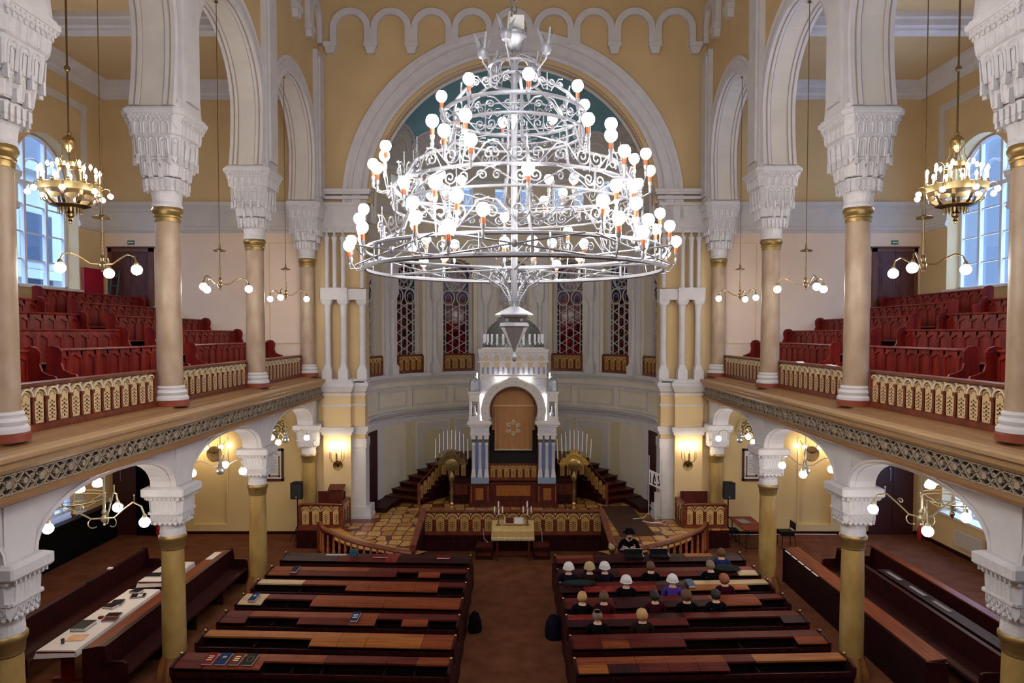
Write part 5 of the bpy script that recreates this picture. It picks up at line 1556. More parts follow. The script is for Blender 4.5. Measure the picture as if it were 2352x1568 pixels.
# crown with little arches, bowl, tulips, hanger
m = MB()
for k in range(10):
    a = 2 * PI * k / 10; M = Matrix.Rotation(a, 4, 'Z'); m.M = M
    m.tube([(.36, -.08, 10.42), (.36, -.08, 10.52), (.36, -.05, 10.57), (.36, 0, 10.59), (.36, .05, 10.57), (.36, .08, 10.52), (.36, .08, 10.42)], .014, 4)
m.M = None; m.build('crown', SILVER, CH)
m = MB()
for k in range(8):
    m.M = Matrix.Rotation(2 * PI * k / 8, 4, 'Z'); m.tube([(.36, 0, 10.6), (.3, 0, 10.72), (.12, 0, 10.8), (.03, 0, 10.82)], .012, 5)
m.M = None; m.build('crown_cap', SILVER, CH)
m = MB(); m.lathe([(0, 10.82), (.04, 10.84), (.08, 10.9), (.17, 11.0), (.18, 11.03), (.17, 11.04), (.17, 11.08), (.13, 11.1), (.06, 11.16), (.04, 11.3)], 20); m.build('bowl', SILVER, CH, True)
tl = MB(); tl.tube([(0, 0, 0), (0, 0, .06)], .015, 6); tl.lathe([(.01, .04), (.05, .06), (.065, .1), (.06, .16), (.04, .19)], 12)
for k in range(4):
    tl.M = Matrix.Rotation(PI / 2 * k + .4, 4, 'Z'); tl.prism([(.0, .17), (.055, .14), (.085, .24), (.115, .33), (.07, .27), (.03, .2)], 'y', -.012, .012)
tl.M = None; tlm = tl.mesh('tulip', SILVER, True)
for px_, dy, z in ((-.44, -.15, 10.62), (-.11, -.75, 10.62), (.44, -.25, 10.64), (-.3, .5, 10.62), (.3, .5, 10.62)):
    o = link('tulip', tlm, CH, (px_, dy, z)); o.scale = (1.15,) * 3
    m = MB(); d = Vector((px_, dy, 0)).normalized() * .36; m.tube([(d.x, d.y, 10.5), (px_, dy, z + .01)], .012, 5); m.build('tulip_arm', SILVER, CH)
m = MB(); m.tube([(0, 0, 11.1), (0, 0, 11.3)], .03, 8); m.box(-.02, .14, -.06, .06, 11.12, 11.32); m.box(-.06, .0, -.04, .04, 11.2, 11.3); m.build('junction_box', mat('white plastic', (206, 204, 202), .5), CH)
m = MB()
for i in range(120):
    z = 11.34 + .08 * i
    if z > ZC: break
    w_ = .035
    if i % 2: m.tube([(w_ * cos(a), 0, z + .055 * sin(a)) for a in [2 * PI * j / 8 for j in range(8)]], .011, 4, True)
    else: m.tube([(0, w_ * cos(a), z + .055 * sin(a)) for a in [2 * PI * j / 8 for j in range(8)]], .011, 4, True)
m.tube([(-.05, 0, 11.3), (-.07, .02, 12), (-.05, 0, 14), (-.06, 0, ZC)], .012, 5)
m.build('chain', STEEL, CH)
m = MB(); m.tube([(.1, 0, 11.2), (.17, -.03, 11.14), (.15, -.05, 11.0), (.08, -.05, 10.8), (-.02, 0, 10.72)], .014, 6); m.build('flex', STEEL, CH, True)
# lamp: arm + holder + socket + bulb (bulb is a sub-part)
def lamp_meshes():
    m = MB(); m.lathe([(.012, -.12), (.02, -.08), (.012, -.05), (.022, -.03), (.026, 0), (.02, .0)], 8); hm = m.mesh('lamp_holder', SILVER, True)
    m = MB(); m.lathe([(.021, 0), (.022, .06), (.018, .065)], 10); sm = m.mesh('socket', COPPER, True)
    m = MB(); m.lathe([(.016, .06), (.02, .07), (.042, .085), (.058, .108), (.063, .135), (.058, .162), (.04, .186), (0, .197)], 10); bm_ = m.mesh('bulb', LIT, True)
    return hm, sm, bm_
HM, SM, BM = lamp_meshes()
nlamp = 0
def lamp(x, y, z, arm_from, sc=1.25):
    ah = MB(); a = Vector(arm_from); b = Vector((x, y, z - .12))
    mid = a.lerp(b, .6); mid.z = min(a.z, b.z) - .03
    ah.tube([a, mid, b + Vector((0, 0, -.03)), b], .009, 5)
    o = ah.build('lamp_arm', SILVER, CH, True)
    for me, nm in ((HM, 'holder'), (SM, 'socket'), (BM, 'bulb')):
        q = link(nm, me, o, (x, y, z)); q.scale = (sc,) * 3
rl = random.Random(5)
def pol(r, da, z): return (r * cos(a + da), r * sin(a + da), z)
for k in range(8):
    a = 2 * PI * k / 8 + math.radians(-80)
    lamp(*pol(1.03, 0, 9.98), pol(.98, 0, 9.80))
for k in range(6):
    a = 2 * PI * k / 6 + A0
    for r, da, z in ((1.86, -.13, 9.22), (1.80, .1, 9.25), (1.98, 0, 9.04), (1.92, .16, 8.92)): lamp(*pol(r, da, z), pol(1.70, 0, 8.86))
    lamp(*pol(1.74, .52, 8.62), pol(1.69, .5, 8.6))
    for r, da, z in ((2.12, -.02, 8.42), (2.16, .12, 8.24), (2.2, -.14, 8.2), (2.32, -.08, 8.0), (2.3, .1, 7.88), (2.14, .26, 8.08)): lamp(*pol(r, da, z), pol(2.10, da * .5, 7.76 if z < 8.1 else 7.99))
for k in range(2):
    a = PI / 2 * k + .5; lamp(.3 * cos(a), .3 * sin(a), 8.02, (.1 * cos(a), .1 * sin(a), 7.78))
# ================================================================ BRASS CROWN CHANDELIERS IN THE GALLERIES
bc = None
for s, nm in SIDES:
    lab = 'brass bowl chandelier with candle bulbs hanging in the %s gallery before the arched window' % nm
    loc = (s * 10.2, 16.15, 0)
    if bc is not None: dup(bc, loc, .3, lab); continue
    bc = empty('crown_chandelier', loc, 0, lab, 'chandelier', 'brass chandeliers in the galleries'); t = bc
    R = .62
    m = MB(); m.tube([(0, 0, 11.4), (0, 0, 14.95)], .022, 8); m.ball((0, 0, 12.9), .07, 10, 8); m.tube([(0, 0, 10.0), (0, 0, 11.4)], .014, 8); m.lathe([(.05, 14.86), (.1, 14.92), (.1, 15.2)], 12); m.build('hanging_rod', BRASSD, t, True)
    m = MB(); m.lathe([(.02, 11.48), (.06, 11.44), (.05, 11.38), (.1, 11.34), (.16, 11.25), (.14, 11.15), (.05, 11.05), (.02, 11.0)], 16); m.build('top_cap', BRASS, t, True)
    m = MB(); m.lathe([(.24, 10.66), (.245, 10.66), (.245, 10.76), (.24, 10.76)], 24, cap=False); 
    for k in range(6):
        a = PI / 3 * k; m.tube([(.14 * cos(a), .14 * sin(a), 11.22), (.15 * cos(a), .15 * sin(a), 10.95), (.24 * cos(a), .24 * sin(a), 10.74)], .009, 4); m.tube([(.24 * cos(a), .24 * sin(a), 10.68), (.27 * cos(a), .27 * sin(a), 10.2)], .014, 4)
    m.build('upper_hoop', BRASS, t)
    m = MB(); m.lathe([(R, 10.08), (R + .02, 10.09), (R + .02, 10.24), (R, 10.25), (R - .01, 10.24), (R - .01, 10.09)], 40); 
    m.build('rim', mat('pale brass', (206, 180, 124), .3, .85), t, True)
    m = MB()
    pf_ = [(.60, 10.08), (.58, 9.98), (.5, 9.86), (.38, 9.78), (.22, 9.74)]
    for k in range(10):
        m.M = Matrix.Rotation(2 * PI * k / 10, 4, 'Z')
        m.sweep([((r, 0, z), (0, 1, 0), (0, 0, 1)) for r, z in pf_], [(-.035, -.008), (.035, -.008), (.035, .008), (-.035, .008)])
        m.M = Matrix.Rotation(2 * PI * (k + .5) / 10, 4, 'Z')
        m.prism([(-.12, 9.97), (-.1, 9.9), (0, 9.88), (.1, 9.9), (.12, 9.97), (.06, 10.0), (-.06, 10.0)], 'x', .545, .56)
    m.M = None; m.lathe([(.24, 9.72), (.42, 9.78), (.42, 9.79), (.2, 9.76)], 30)
    m.build('bowl_ribs', BRASSD, t)
    m = MB()
    for k in range(20):
        a = 2 * PI * k / 20; m.prism([(-.02, 9.74), (.02, 9.74), (.02, 9.66), (0, 9.6), (-.02, 9.66)], 'x', 0, 0) if False else None
        m.M = Matrix.Rotation(a, 4, 'Z'); m.prism([(-.025, 9.75), (.025, 9.75), (.02, 9.66), (0, 9.6), (-.02, 9.66)], 'x', .24, .25)
    m.M = None; m.build('pendant_fringe', MATS['pale brass'], t)
    m = MB(); m.lathe([(0, 9.36), (.03, 9.38), (.02, 9.42), (.06, 9.45), (.03, 9.5), (.08, 9.54), (.09, 9.6), (.05, 9.66), (.1, 9.72)], 14); m.build('drop', BRASS, t, True)
    cm = MB(); cm.lathe([(.04, .0), (.045, .02), (.02, .05), (.025, .08)], 8); cm = cm.mesh('candle_cup', BRASS, True)
    cc = MB(); cc.lathe([(.022, .08), (.022, .26)], 8); cc = cc.mesh('candle_tube', CLOTH, True)
    cb = MB(); cb.lathe([(.015, .26), (.034, .30), (.036, .33), (.02, .37), (0, .39)], 8); cb = cb.mesh('candle_bulb', LITG, True)
    for k in range(12):
        a = 2 * PI * k / 12; p = (R * .98 * cos(a), R * .98 * sin(a), 10.25)
        o = link('candle_cup', cm, t, p); link('candle_tube', cc, o); link('candle_bulb', cb, o)
    for k in range(6):
        a = 2 * PI * (k + .5) / 6; p = Vector((.42 * cos(a), .42 * sin(a), 10.6))
        m = MB(); m.tube([(.24 * cos(a), .24 * sin(a), 10.7), (.33 * cos(a), .33 * sin(a), 10.8), (.41 * cos(a), .41 * sin(a), 10.78), p], .01, 5); o = m.build('curved_arm', BRASS, t, True)
        link('candle_bulb', cb, o, (p.x, p.y, p.z - .26 + .05))
    for k in range(8):
        a = 2 * PI * k / 8 + PI / 8; r1 = .82
        m = MB(); m.tube([(R * cos(a), R * sin(a), 10.16), (.72 * cos(a), .72 * sin(a), 10.22), (.8 * cos(a), .8 * sin(a), 10.2), (r1 * cos(a), r1 * sin(a), 10.1)], .01, 5); o = m.build('globe_arm', BRASS, t, True)
        m = MB(); m.ball((r1 * cos(a), r1 * sin(a), 10.05), .062, 10, 8); m.build('globe', LITG, o, True)
# ================================================================ THREE-ARM PENDANTS
def pendant(name, zhub, ztop, R, rz, arms=3, gr=.085, metal=None, ball=False, canopy=None, drop=.12, brackets=False, lit=None):
    lit = lit or LITG; metal = metal or BRASSD
    t = empty(name)
    m = MB(); m.tube([(0, 0, zhub), (0, 0, zhub + .4)], .022, 8); m.tube([(0, 0, zhub + .4), (0, 0, ztop)], .009 if not brackets else .02, 6); m.lathe([(.0, ztop - .05), (.05, ztop - .04), (.03, ztop)], 10)
    if canopy: m.lathe([(.015, canopy), (.05, canopy + .02), (.13, canopy + .01), (.14, canopy + .03), (.03, canopy + .07), (.015, canopy + .2)], 14)
    m.build('hanging_rod', metal, t, True)
    m = MB(); m.lathe([(0, zhub - .14), (.02, zhub - .12), (.012, zhub - .09), (.05, zhub - .05), (.06, zhub), (.03, zhub + .05), (.045, zhub + .1), (.02, zhub + .16)], 14)
    if ball: m.ball((0, 0, zhub - .12), .1, 14, 10)
    m.build('hub', metal if not ball else STEEL, t, True)
    for k in range(arms):
        a = rz + 2 * PI * k / arms; c, s_ = cos(a), sin(a)
        m = MB(); P = [(.04, zhub), (R * .25, zhub + .02), (R * .5, zhub + .18), (R * .72, zhub + .3), (R * .92, zhub + .24), (R, zhub + .1)] if brackets else [(.04, zhub), (R * .3, zhub - .0), (R * .55, zhub + .1), (R * .75, zhub + .16), (R * .93, zhub + .12), (R, zhub + .02)]
        m.tube([(r * c, r * s_, z) for r, z in P], .014, 6)
        ze = P[-1][1]
        m.lathe([(.035, ze - .05), (.04, ze - .02), (.02, ze + .02)], 10, (R * c, R * s_, 0))
        if brackets:
            m.tube([Vector((R * .42 * c, R * .42 * s_, zhub + .22)) + (Vector((c, s_, 0)) * .05 * cos(q) + Vector((0, 0, 1)) * .05 * sin(q)) * (1 - q / 9) for q in [i * .5 for i in range(14)]], .01, 4)
            m.tube([(R * .75 * c, R * .75 * s_, zhub + .3), (R * .75 * c, R * .75 * s_, zhub + .4)], .008, 4); m.ball((R * .75 * c, R * .75 * s_, zhub + .41), .018, 6, 5)
            m.tube([Vector((.16 * c, .16 * s_, zhub - .06)) + (Vector((c, s_, 0)) * .08 * cos(q) + Vector((0, 0, 1)) * .08 * sin(q)) for q in [-2.2 + i * .4 for i in range(10)]], .009, 4)
        o = m.build('arm', metal, t, True)
        m = MB(); m.ball((R * c, R * s_, ze - .05 - gr * .8), gr, 12, 8); m.build('globe', lit, o, True)
    return t
pos = ['the nearest', 'the middle one', 'next to the apse']
ymid = [11.5, 16.1, 20.76]
for s, nm in SIDES:
    for i, y in enumerate(ymid):
        p = pendant('globe_pendant', 7.98, 14.40, .62, [-.15, .35, .6][i] + (0 if s < 0 else .25 * i - .1), canopy=8.72)
        p.location = (s * 6.75, y, 0)
        tag(p, 'brass pendant with three lit globes above the %s gallery balustrade, %s' % (nm, pos[i]), 'pendant lamp', 'pendants in the upper arches')
        br = True
        p = pendant('arched_pendant', 3.78, 4.62, .80 if i == 0 else .62, [-.25, -.3, .5][i] + (PI * .0 if s < 0 else .35), metal=mat('pale bronze', (176, 164, 132), .35, .7) , ball=(i > 0), brackets=(i == 0), lit=LITL)
        p.location = (s * 6.80, y, 0)
        tag(p, '%s pendant with lit globes under the %s gallery, %s' % (['ornate pale bronze', 'silvery ball', 'small silvery ball'][i], nm, pos[i]), 'pendant lamp', 'pendants in the lower arches')
    # wheel lamp in the lower aisle
    t = empty('wheel_lamp', (s * 10.3, 16.2, 0), 0, 'round bronze wheel lamp with glass shades hanging under the %s gallery near the window' % nm, 'pendant lamp', 'wheel lamps in the lower aisles')
    m = MB(); m.tube([(0, 0, 2.6), (0, 0, 4.66)], .018, 6); m.lathe([(0, 2.5), (.03, 2.54), (.06, 2.62), (.03, 2.7), (.05, 2.8), (.02, 2.9)], 12); m.build('hanging_rod', BRASSD, t, True)
    m = MB(); m.ring((0, 0, 2.95), .66, .014, 40, 6); m.ring((0, 0, 3.03), .66, .009, 40, 5)
    for k in range(6):
        a = PI / 3 * k; m.tube([(0, 0, 2.72), (.35 * cos(a), .35 * sin(a), 2.8), (.66 * cos(a), .66 * sin(a), 2.95)], .009, 5)
    m.build('wheel', mat('tarnished bronze', (92, 84, 66), .5, .6), t, True)
    for k in range(5):
        a = 2 * PI * k / 5 + .5; m = MB(); x, y = .5 * cos(a), .5 * sin(a)
        m.tube([(0, 0, 3.5), (x * .5, y * .5, 3.62), (x, y, 3.55), (x, y, 3.42)], .012, 5); o = m.build('arm', BRASSD, t, True)
        m = MB(); m.lathe([(.03, 3.43), (.09, 3.36), (.12, 3.27), (.10, 3.22), (0, 3.19)], 14, (x, y, 0)); m.build('glass_shade', LITW, o, True)
# ================================================================ WALL SCONCES
for s, nm in SIDES:
    t = empty('wall_sconce', (s * 5.86, 23.2, 0), 0, 'brass sconce with round wall plate and five candle bulbs on the %s pier' % nm, 'wall lamp', 'sconces on the apse piers')
    m = MB(); m.lathe([(0, 0), (.05, .0), (.16, .02), (.17, .0), (.17, -.02)], 20); o = m.build('wall_plate', BRASS, t, True); o.location = (0, 0, 2.42); o.rotation_euler.x = PI / 2
    m = MB(); m.tube([(0, -.02, 2.42), (0, -.12, 2.5), (0, -.14, 2.7), (0, -.14, 2.85)], .018, 6); m.ball((0, -.14, 2.62), .03, 8, 6); m.build('stem', BRASSD, t, True)
    for k in range(5):
        a = PI + PI * k / 4; x = .24 * cos(a); y = -.14 + .2 * sin(a) * .6
        m = MB(); m.tube([(0, -.12, 2.55), (x * .7, y, 2.58), (x, y, 2.68), (x, y, 2.9)], .01, 5); o = m.build('arm', BRASSD, t, True)
        m = MB(); m.lathe([(.018, 2.9), (.018, 3.02)], 8, (x, y, 0)); m.build('candle_tube', CLOTH, o)
        m = MB(); m.lathe([(.015, 3.02), (.036, 3.07), (.032, 3.12), (0, 3.18)], 8, (x, y, 0)); m.build('candle_bulb', LITW, o, True)
    t = empty('niche_sconce', (s * 10.25, YE + .16, 0), 0, 'round brass wall sconce with lit globes in the lower %s end wall niche' % nm, 'wall lamp', 'sconces in the end wall niches')
    m = MB(); m.lathe([(0, 0), (.1, 0), (.24, .03), (.26, 0), (.26, -.02)], 24); o = m.build('wall_plate', BRASSD, t, True); o.location = (0, 0, 2.72); o.rotation_euler.x = PI / 2
    for k in range(5):
        a = PI + PI * (k + .0) / 4; x = .62 * cos(a); y = -.12 + .45 * sin(a)
        m = MB(); m.tube([(0, -.02, 2.74), (x * .4, y * .5, 2.9), (x * .75, y * .9, 3.22), (x * .95, y, 3.2), (x, y, 3.08)], .013, 5); o = m.build('arm', BRASSD, t, True)
        m = MB(); m.ball((x, y, 3.02), .075, 12, 8); m.build('globe', LITW, o, True)
# ================================================================ PEOPLE
def skinned(nodes, edges, root=0, sub=1, mats=None, smooth=True, name='body'):
    """nodes: (x,y,z,r); grows one continuous surface, returns a plain mesh"""
    me = bpy.data.meshes.new(name); me.from_pydata([n[:3] for n in nodes], edges, [])
    ob = bpy.data.objects.new('skin_tmp', me); COL.objects.link(ob)
    md = ob.modifiers.new('s', 'SKIN'); md.use_smooth_shade = True
    for i, n in enumerate(nodes):
        sv = me.skin_vertices[0].data[i]; rx = n[3]; ry = n[4] if len(n) > 4 else n[3]
        sv.radius = (rx, ry); sv.use_root = (i == root)
    md2 = ob.modifiers.new('d', 'SUBSURF'); md2.levels = sub; md2.render_levels = sub
    dg = bpy.context.evaluated_depsgraph_get(); ev = ob.evaluated_get(dg)
    out = bpy.data.meshes.new_from_object(ev); bpy.data.objects.remove(ob)
    out.materials.clear(); out.materials.append(mats); out.polygons.foreach_set('use_smooth', [True] * len(out.polygons))
    return out
def add_hand(nodes, edges, wi, p, d, up, side, curl=.5):
    """palm and five fingers grown from wrist node wi; d = pointing direction, side = towards the thumb"""
    d = Vector(d).normalized(); up = Vector(up).normalized(); side = Vector(side).normalized(); p = Vector(p)
    pc = p + d * .045; nodes.append((*pc, .026, .016)); pi = len(nodes) - 1; edges.append((wi, pi))
    for k, (off, ln) in enumerate(((.027, .075), (.009, .085), (-.009, .08), (-.026, .062))):
        b = pc + d * .035 + side * off; nodes.append((*b, .0095)); bi = len(nodes) - 1; edges.append((pi, bi))
        m1 = b + (d * cos(curl * .6) - up * sin(curl * .6)) * ln * .5; nodes.append((*m1, .0085)); edges.append((bi, len(nodes) - 1))
        m2 = m1 + (d * cos(curl * 1.6) - up * sin(curl * 1.6)) * ln * .45; nodes.append((*m2, .0075)); edges.append((len(nodes) - 2, len(nodes) - 1))
    t0 = p + d * .02 + side * .035; nodes.append((*t0, .011)); edges.append((wi, len(nodes) - 1))
    t1 = t0 + d * .03 + side * .018 - up * .01; nodes.append((*t1, .0095)); edges.append((len(nodes) - 2, len(nodes) - 1))
    t2 = t1 + d * .028 - up * .008; nodes.append((*t2, .0085)); edges.append((len(nodes) - 2, len(nodes) - 1))
def person_meshes(wr_l, wr_r, el_l, el_r, lean=0., hd=(0, 0)):
    """seated, facing +y, seat height .46, origin on the floor under the hips; wrists and elbows given"""
    hx, hy = hd
    J = dict(pel=(0, 0, .58), bel=(0, .02 + lean * .3, .72), che=(0, .02 + lean * .7, .92), nb=(0, .02 + lean, 1.06), nk=(hx * .4, .03 + lean + hy * .3, 1.13), hb=(hx, .05 + lean + hy, 1.165), hm=(hx, .05 + lean + hy, 1.225), ht=(hx, .03 + lean + hy, 1.285))
    n = [(*J['pel'], .15, .12), (*J['bel'], .135, .10), (*J['che'], .15, .105), (*J['nb'], .085, .07), (*J['nk'], .052, .052), (*J['hb'], .062, .072), (*J['hm'], .076, .09), (*J['ht'], .062, .076)]
    e = [(0, 1), (1, 2), (2, 3), (3, 4), (4, 5), (5, 6), (6, 7)]
    cn = [(*J['pel'], .17, .14), (*J['bel'], .155, .12), (*J['che'], .165, .125), (*J['nb'], .115, .095), (J['nk'][0] * .6, J['nk'][1] - .01, 1.12, .086, .082)]
    ce = [(0, 1), (1, 2), (2, 3), (3, 4)]
    # nose and ears
    n.append((hx, .05 + lean + hy + .085, 1.213, .013)); e.append((6, len(n) - 1)); n.append((hx, .05 + lean + hy + .105, 1.20, .011)); e.append((len(n) - 2, len(n) - 1))
    for q in (-1, 1): n.append((hx + q * .082, .045 + lean + hy, 1.215, .016, .01)); e.append((6, len(n) - 1))
    for sg, W, E_ in ((-1, wr_l, el_l), (1, wr_r, el_r)):
        n.append((sg * .18, .02 + lean * .9, 1.02, .052)); a = len(n) - 1; e.append((3, a))
        n.append((*E_, .038)); e.append((a, a + 1)); n.append((*W, .026, .02)); e.append((a + 1, a + 2))
        d = (Vector(W) - Vector(E_)).normalized()
        add_hand(n, e, a + 2, W, d, (0, 0, 1), (-sg, .2, 0), .55)
        cn.append((sg * .185, .02 + lean * .9, 1.02, .068)); b = len(cn) - 1; ce.append((3, b))
        cn.append((*E_, .055)); ce.append((b, b + 1)); we = Vector(E_).lerp(Vector(W), .88); cn.append((*we, .042)); ce.append((b + 1, b + 2))
        n.append((sg * .1, .06, .56, .085)); c = len(n) - 1; e.append((0, c)); n.append((sg * .12, .29, .54, .06)); e.append((c, c + 1)); n.append((sg * .12, .27, .12, .042)); e.append((c + 1, c + 2))
        n.append((sg * .12, .28, .05, .04)); e.append((c + 2, c + 3)); n.append((sg * .13, .40, .035, .035, .028)); e.append((c + 3, c + 4))
        cn.append((sg * .1, .06, .57, .1)); f = len(cn) - 1; ce.append((0, f)); cn.append((sg * .12, .29, .55, .072)); ce.append((f, f + 1)); cn.append((sg * .12, .27, .12, .055)); ce.append((f + 1, f + 2))
    body = skinned(n, e, 0, 1, SKIN, name='body'); coat = skinned(cn, ce, 0, 1, BLACKC, name='coat')
    return body, coat, J
PA = person_meshes((-.12, .24, .68), (.12, .24, .68), (-.23, .06, .76), (.23, .06, .76), .03)
PB = person_meshes((-.10, .30, .92), (.14, .34, .86), (-.27, .1, .80), (.27, .12, .80), .10, (0, .03))
EYE = mat('dark eye', (30, 22, 20), .3); LIP = mat('lip', (150, 90, 84), .5)
def person(loc, rz, label, head, coatc, P=PA, sc=1.0, nod=0):
    """head: ('hat'|'beanie'|'hair'|'brim'|'bald', colour)"""
    t = empty('person', loc, rz, label, 'person', 'people in the pews')
    t.scale = (sc,) * 3
    body, coat, J = P
    link('body', body, t)
    cm = coat.copy(); cm.materials.clear(); cm.materials.append(coatc); link('coat', cm, t)
    c = Vector(J['hm']); kind, colr = head
    m = MB()
    for q in (-1, 1): m.ball((c.x + q * .03, c.y + .083, c.z - .005), .009, 6, 5)
    m.build('eyes', EYE, t, True)
    m = MB(); m.ball((c.x, c.y + .083, c.z - .055), .02, 8, 5, (1, .5, .3)); m.build('mouth', LIP, t, True)
    def cap(r, cut, dz=.03, sy=1.12, back=.0, rough=0.):
        b = MB(); vs = []; fs = []; nu, nv = 18, 9
        for j in range(nv + 1):
            th = cut * j / nv
            for i in range(nu):
                a = 2 * PI * i / nu; k = 1 + (rough * (noise.noise((cos(a) * 3, sin(a) * 3, j * .8 + c.x)) ) if rough else 0)
                zz = cos(th); fr = max(0, sin(a)) * back * (j / nv)
                vs.append((c.x + r * k * sin(th) * cos(a), c.y - .008 + r * sy * k * sin(th) * sin(a), c.z + dz + r * zz * (1.0) + fr * r))
        for j in range(nv):
            for i in range(nu): fs.append((j * nu + i, j * nu + (i + 1) % nu, (j + 1) * nu + (i + 1) % nu, (j + 1) * nu + i))
        b.add(vs, fs); return b
    if kind == 'beanie':
        b = cap(.128, 1.8, .02, 1.1, .35, .05); b.build('knitted_hat', colr, t, True)
        b = MB(); b.tube([(c.x + .128 * cos(a), c.y - .01 + .139 * sin(a), c.z + .0 + .03 * max(0, sin(a))) for a in [2 * PI * i / 20 for i in range(20)]], .014, 6, True); b.build('hat_brim', colr, t, True)
    elif kind == 'hair': cap(.106, 2.5, .018, 1.12, .9, .14).build('hair', colr, t, True)
    elif kind == 'longhair':
        cap(.118, 2.5, .012, 1.12, .7, .16).build('hair', colr, t, True)
    elif kind == 'kippa':
        cap(.100, 2.1, .016, 1.12, .9, .1).build('hair', colr, t, True); cap(.106, .75, .022, 1.08).build('skullcap', BLACKC, t, True)
    elif kind == 'brim':
        b = MB(); b.lathe([(.17, .045), (.175, .05), (.11, .065), (.105, .13), (.09, .15), (0, .14)], 24, (c.x, c.y - .01, c.z)); b.build('brimmed_hat', BLACKC, t, True)
        cap(.098, 2.2, .012, 1.1, .9, .1).build('hair', colr, t, True)
        b = MB(); b.ball((c.x, c.y + .05, c.z - .075), .05, 10, 8, (1, .8, 1)); b.build('beard', colr, t, True)
    return t
def cloth(n, c): return mat(n, c, .95, var=.15, scale=25, spec=.05)
WOOL = mat('off-white wool', (206, 202, 200), .95, var=.08, scale=60, bump=.5)
BEIGEW = mat('beige wool', (168, 150, 112), .95, var=.1, scale=60, bump=.5)
BRH = mat('brown hair', (92, 62, 42), .8, var=.3, scale=40); BLH = mat('blond hair', (176, 136, 84), .7, var=.3, scale=40); GRH = mat('dark hair', (28, 22, 20), .7, var=.3, scale=40); REDH = mat('reddish hair', (140, 78, 48), .7, var=.3, scale=40); GYH = mat('greying hair', (120, 100, 84), .8, var=.3, scale=40)
navy = cloth('navy cloth', (16, 17, 27)); purp = cloth('purple knit', (72, 48, 124)); dred = cloth('dark red cloth', (48, 12, 20)); gry = cloth('grey coat', (40, 42, 44)); brn = cloth('brown coat', (34, 22, 20))
R3 = 16.62; R4 = 15.68; R5 = 14.76; R6 = 13.80; R2 = 17.6
def pyo(x, inner, outer): return inner + (outer - inner) * (x - 1.13) / (6.02 - 1.13) + .19
PEOPLE = [
    (1.33, 2, 'person in a round off-white hat, closest to the central aisle', ('beanie', WOOL), navy),
    (1.84, 2, 'person in a beige hat seated between the two round white hats', ('beanie', BEIGEW), brn),
    (2.2, 2, 'person in a white knitted hat in front of the man in black', ('beanie', WOOL), navy),
    (3.32, 2, 'person with brown hair in a dark coat seated behind the black open cases', ('hair', BRH), BLACKC),
    (4.78, 2, 'bare-headed person with grey hair and dark coat near the outer end of the pew', ('hair', GYH), BLACKC),
    (2.56, 3, 'person in a white knitted hat seated alone in the middle of the third pew', ('beanie', WOOL), BLACKC),
    (3.62, 3, 'person in a white hat and purple jacket', ('beanie', WOOL), purp),
    (4.84, 3, 'person with reddish hair leaning over the pew at its outer half', ('longhair', REDH), dred),
    (1.47, 4, 'person with light brown hair and dark coat at the aisle end behind a grey bag', ('hair', BLH), BLACKC),
    (1.93, 4, 'person with dull brown hair seated next to the light-haired one by the aisle', ('hair', BRH), dred),
    (3.04, 4, 'person in a dark red hood holding a white paper', ('hair', GRH), dred),
    (3.72, 4, 'person with wavy brown hair next to the blue book on the desk', ('longhair', BRH), BLACKC),
    (4.36, 4, 'person with black hair in front of the pale yellow lids', ('hair', GRH), BLACKC),
    (1.68, 5, 'person with a black skullcap on dark hair seated alone by the aisle', ('kippa', GYH), BLACKC),
    (2.58, 5, 'person with curly blond hair, the rearmost of the congregation', ('longhair', BLH), brn),
    (5.32, 1, 'person in a blue jacket near the outer end of the front pew', ('hair', BRH), cloth('blue jacket', (36, 44, 84))),
]
for x, row, lab, hd_, cc in PEOPLE:
    yo, yi = PY[row]
    y = pyo(x, yi, yo) - .03
    person((x, y, 0), (rnd.random() - .5) * .3, lab, hd_, cc, PA)
# man in black facing the camera
def dark_chair(loc, rz, label, group=None):
    t = empty('folding_chair', loc, rz, label, 'chair', group)
    m = MB(); m.box(-.21, .21, -.2, .2, .43, .47); m.build('seat', BLACK, t)
    m = MB(); m.box(-.2, .2, -.235, -.205, .62, .84); m.build('backrest', BLACK, t)
    for x in (-.2, .2):
        m = MB(); m.tube([(x, .2, 0), (x, .18, .44)], .012, 6); m.build('leg', BLACK, t)
        m = MB(); m.tube([(x, -.24, 0), (x, -.2, .44), (x, -.22, .85)], .012, 6); m.build('leg', BLACK, t)
    return t
dark_chair((3.2, 19.22, 0), PI, 'dark chair under the man in black behind the front right pew')
pm_ = person((3.2, 19.15, .04), PI, 'bearded man in a black coat and black hat reading, facing the pews from the front', ('brim', GRH), BLACKC, PB, 1.05)
m = MB(); m.M = Matrix.Translation((3.03, 18.80, .98)) @ Matrix.Rotation(-.9, 4, 'X') @ Matrix.Rotation(.5, 4, 'Z'); m.box(-.07, .07, -.1, .1, 0, .012); tag(m.build('booklet', CLOTH), 'white booklet held in the hands of the man in black', 'booklet')
m = MB(); m.ball((2.72, 19.0, .96), .08, 8, 6, (1.2, .8, 1)); m.ball((2.68, 19.0, 1.03), .05, 6, 5); tag(m.build('cloth_bundle', BEIGEW), 'crumpled beige bundle on the pew edge beside the man in black', 'bundle')
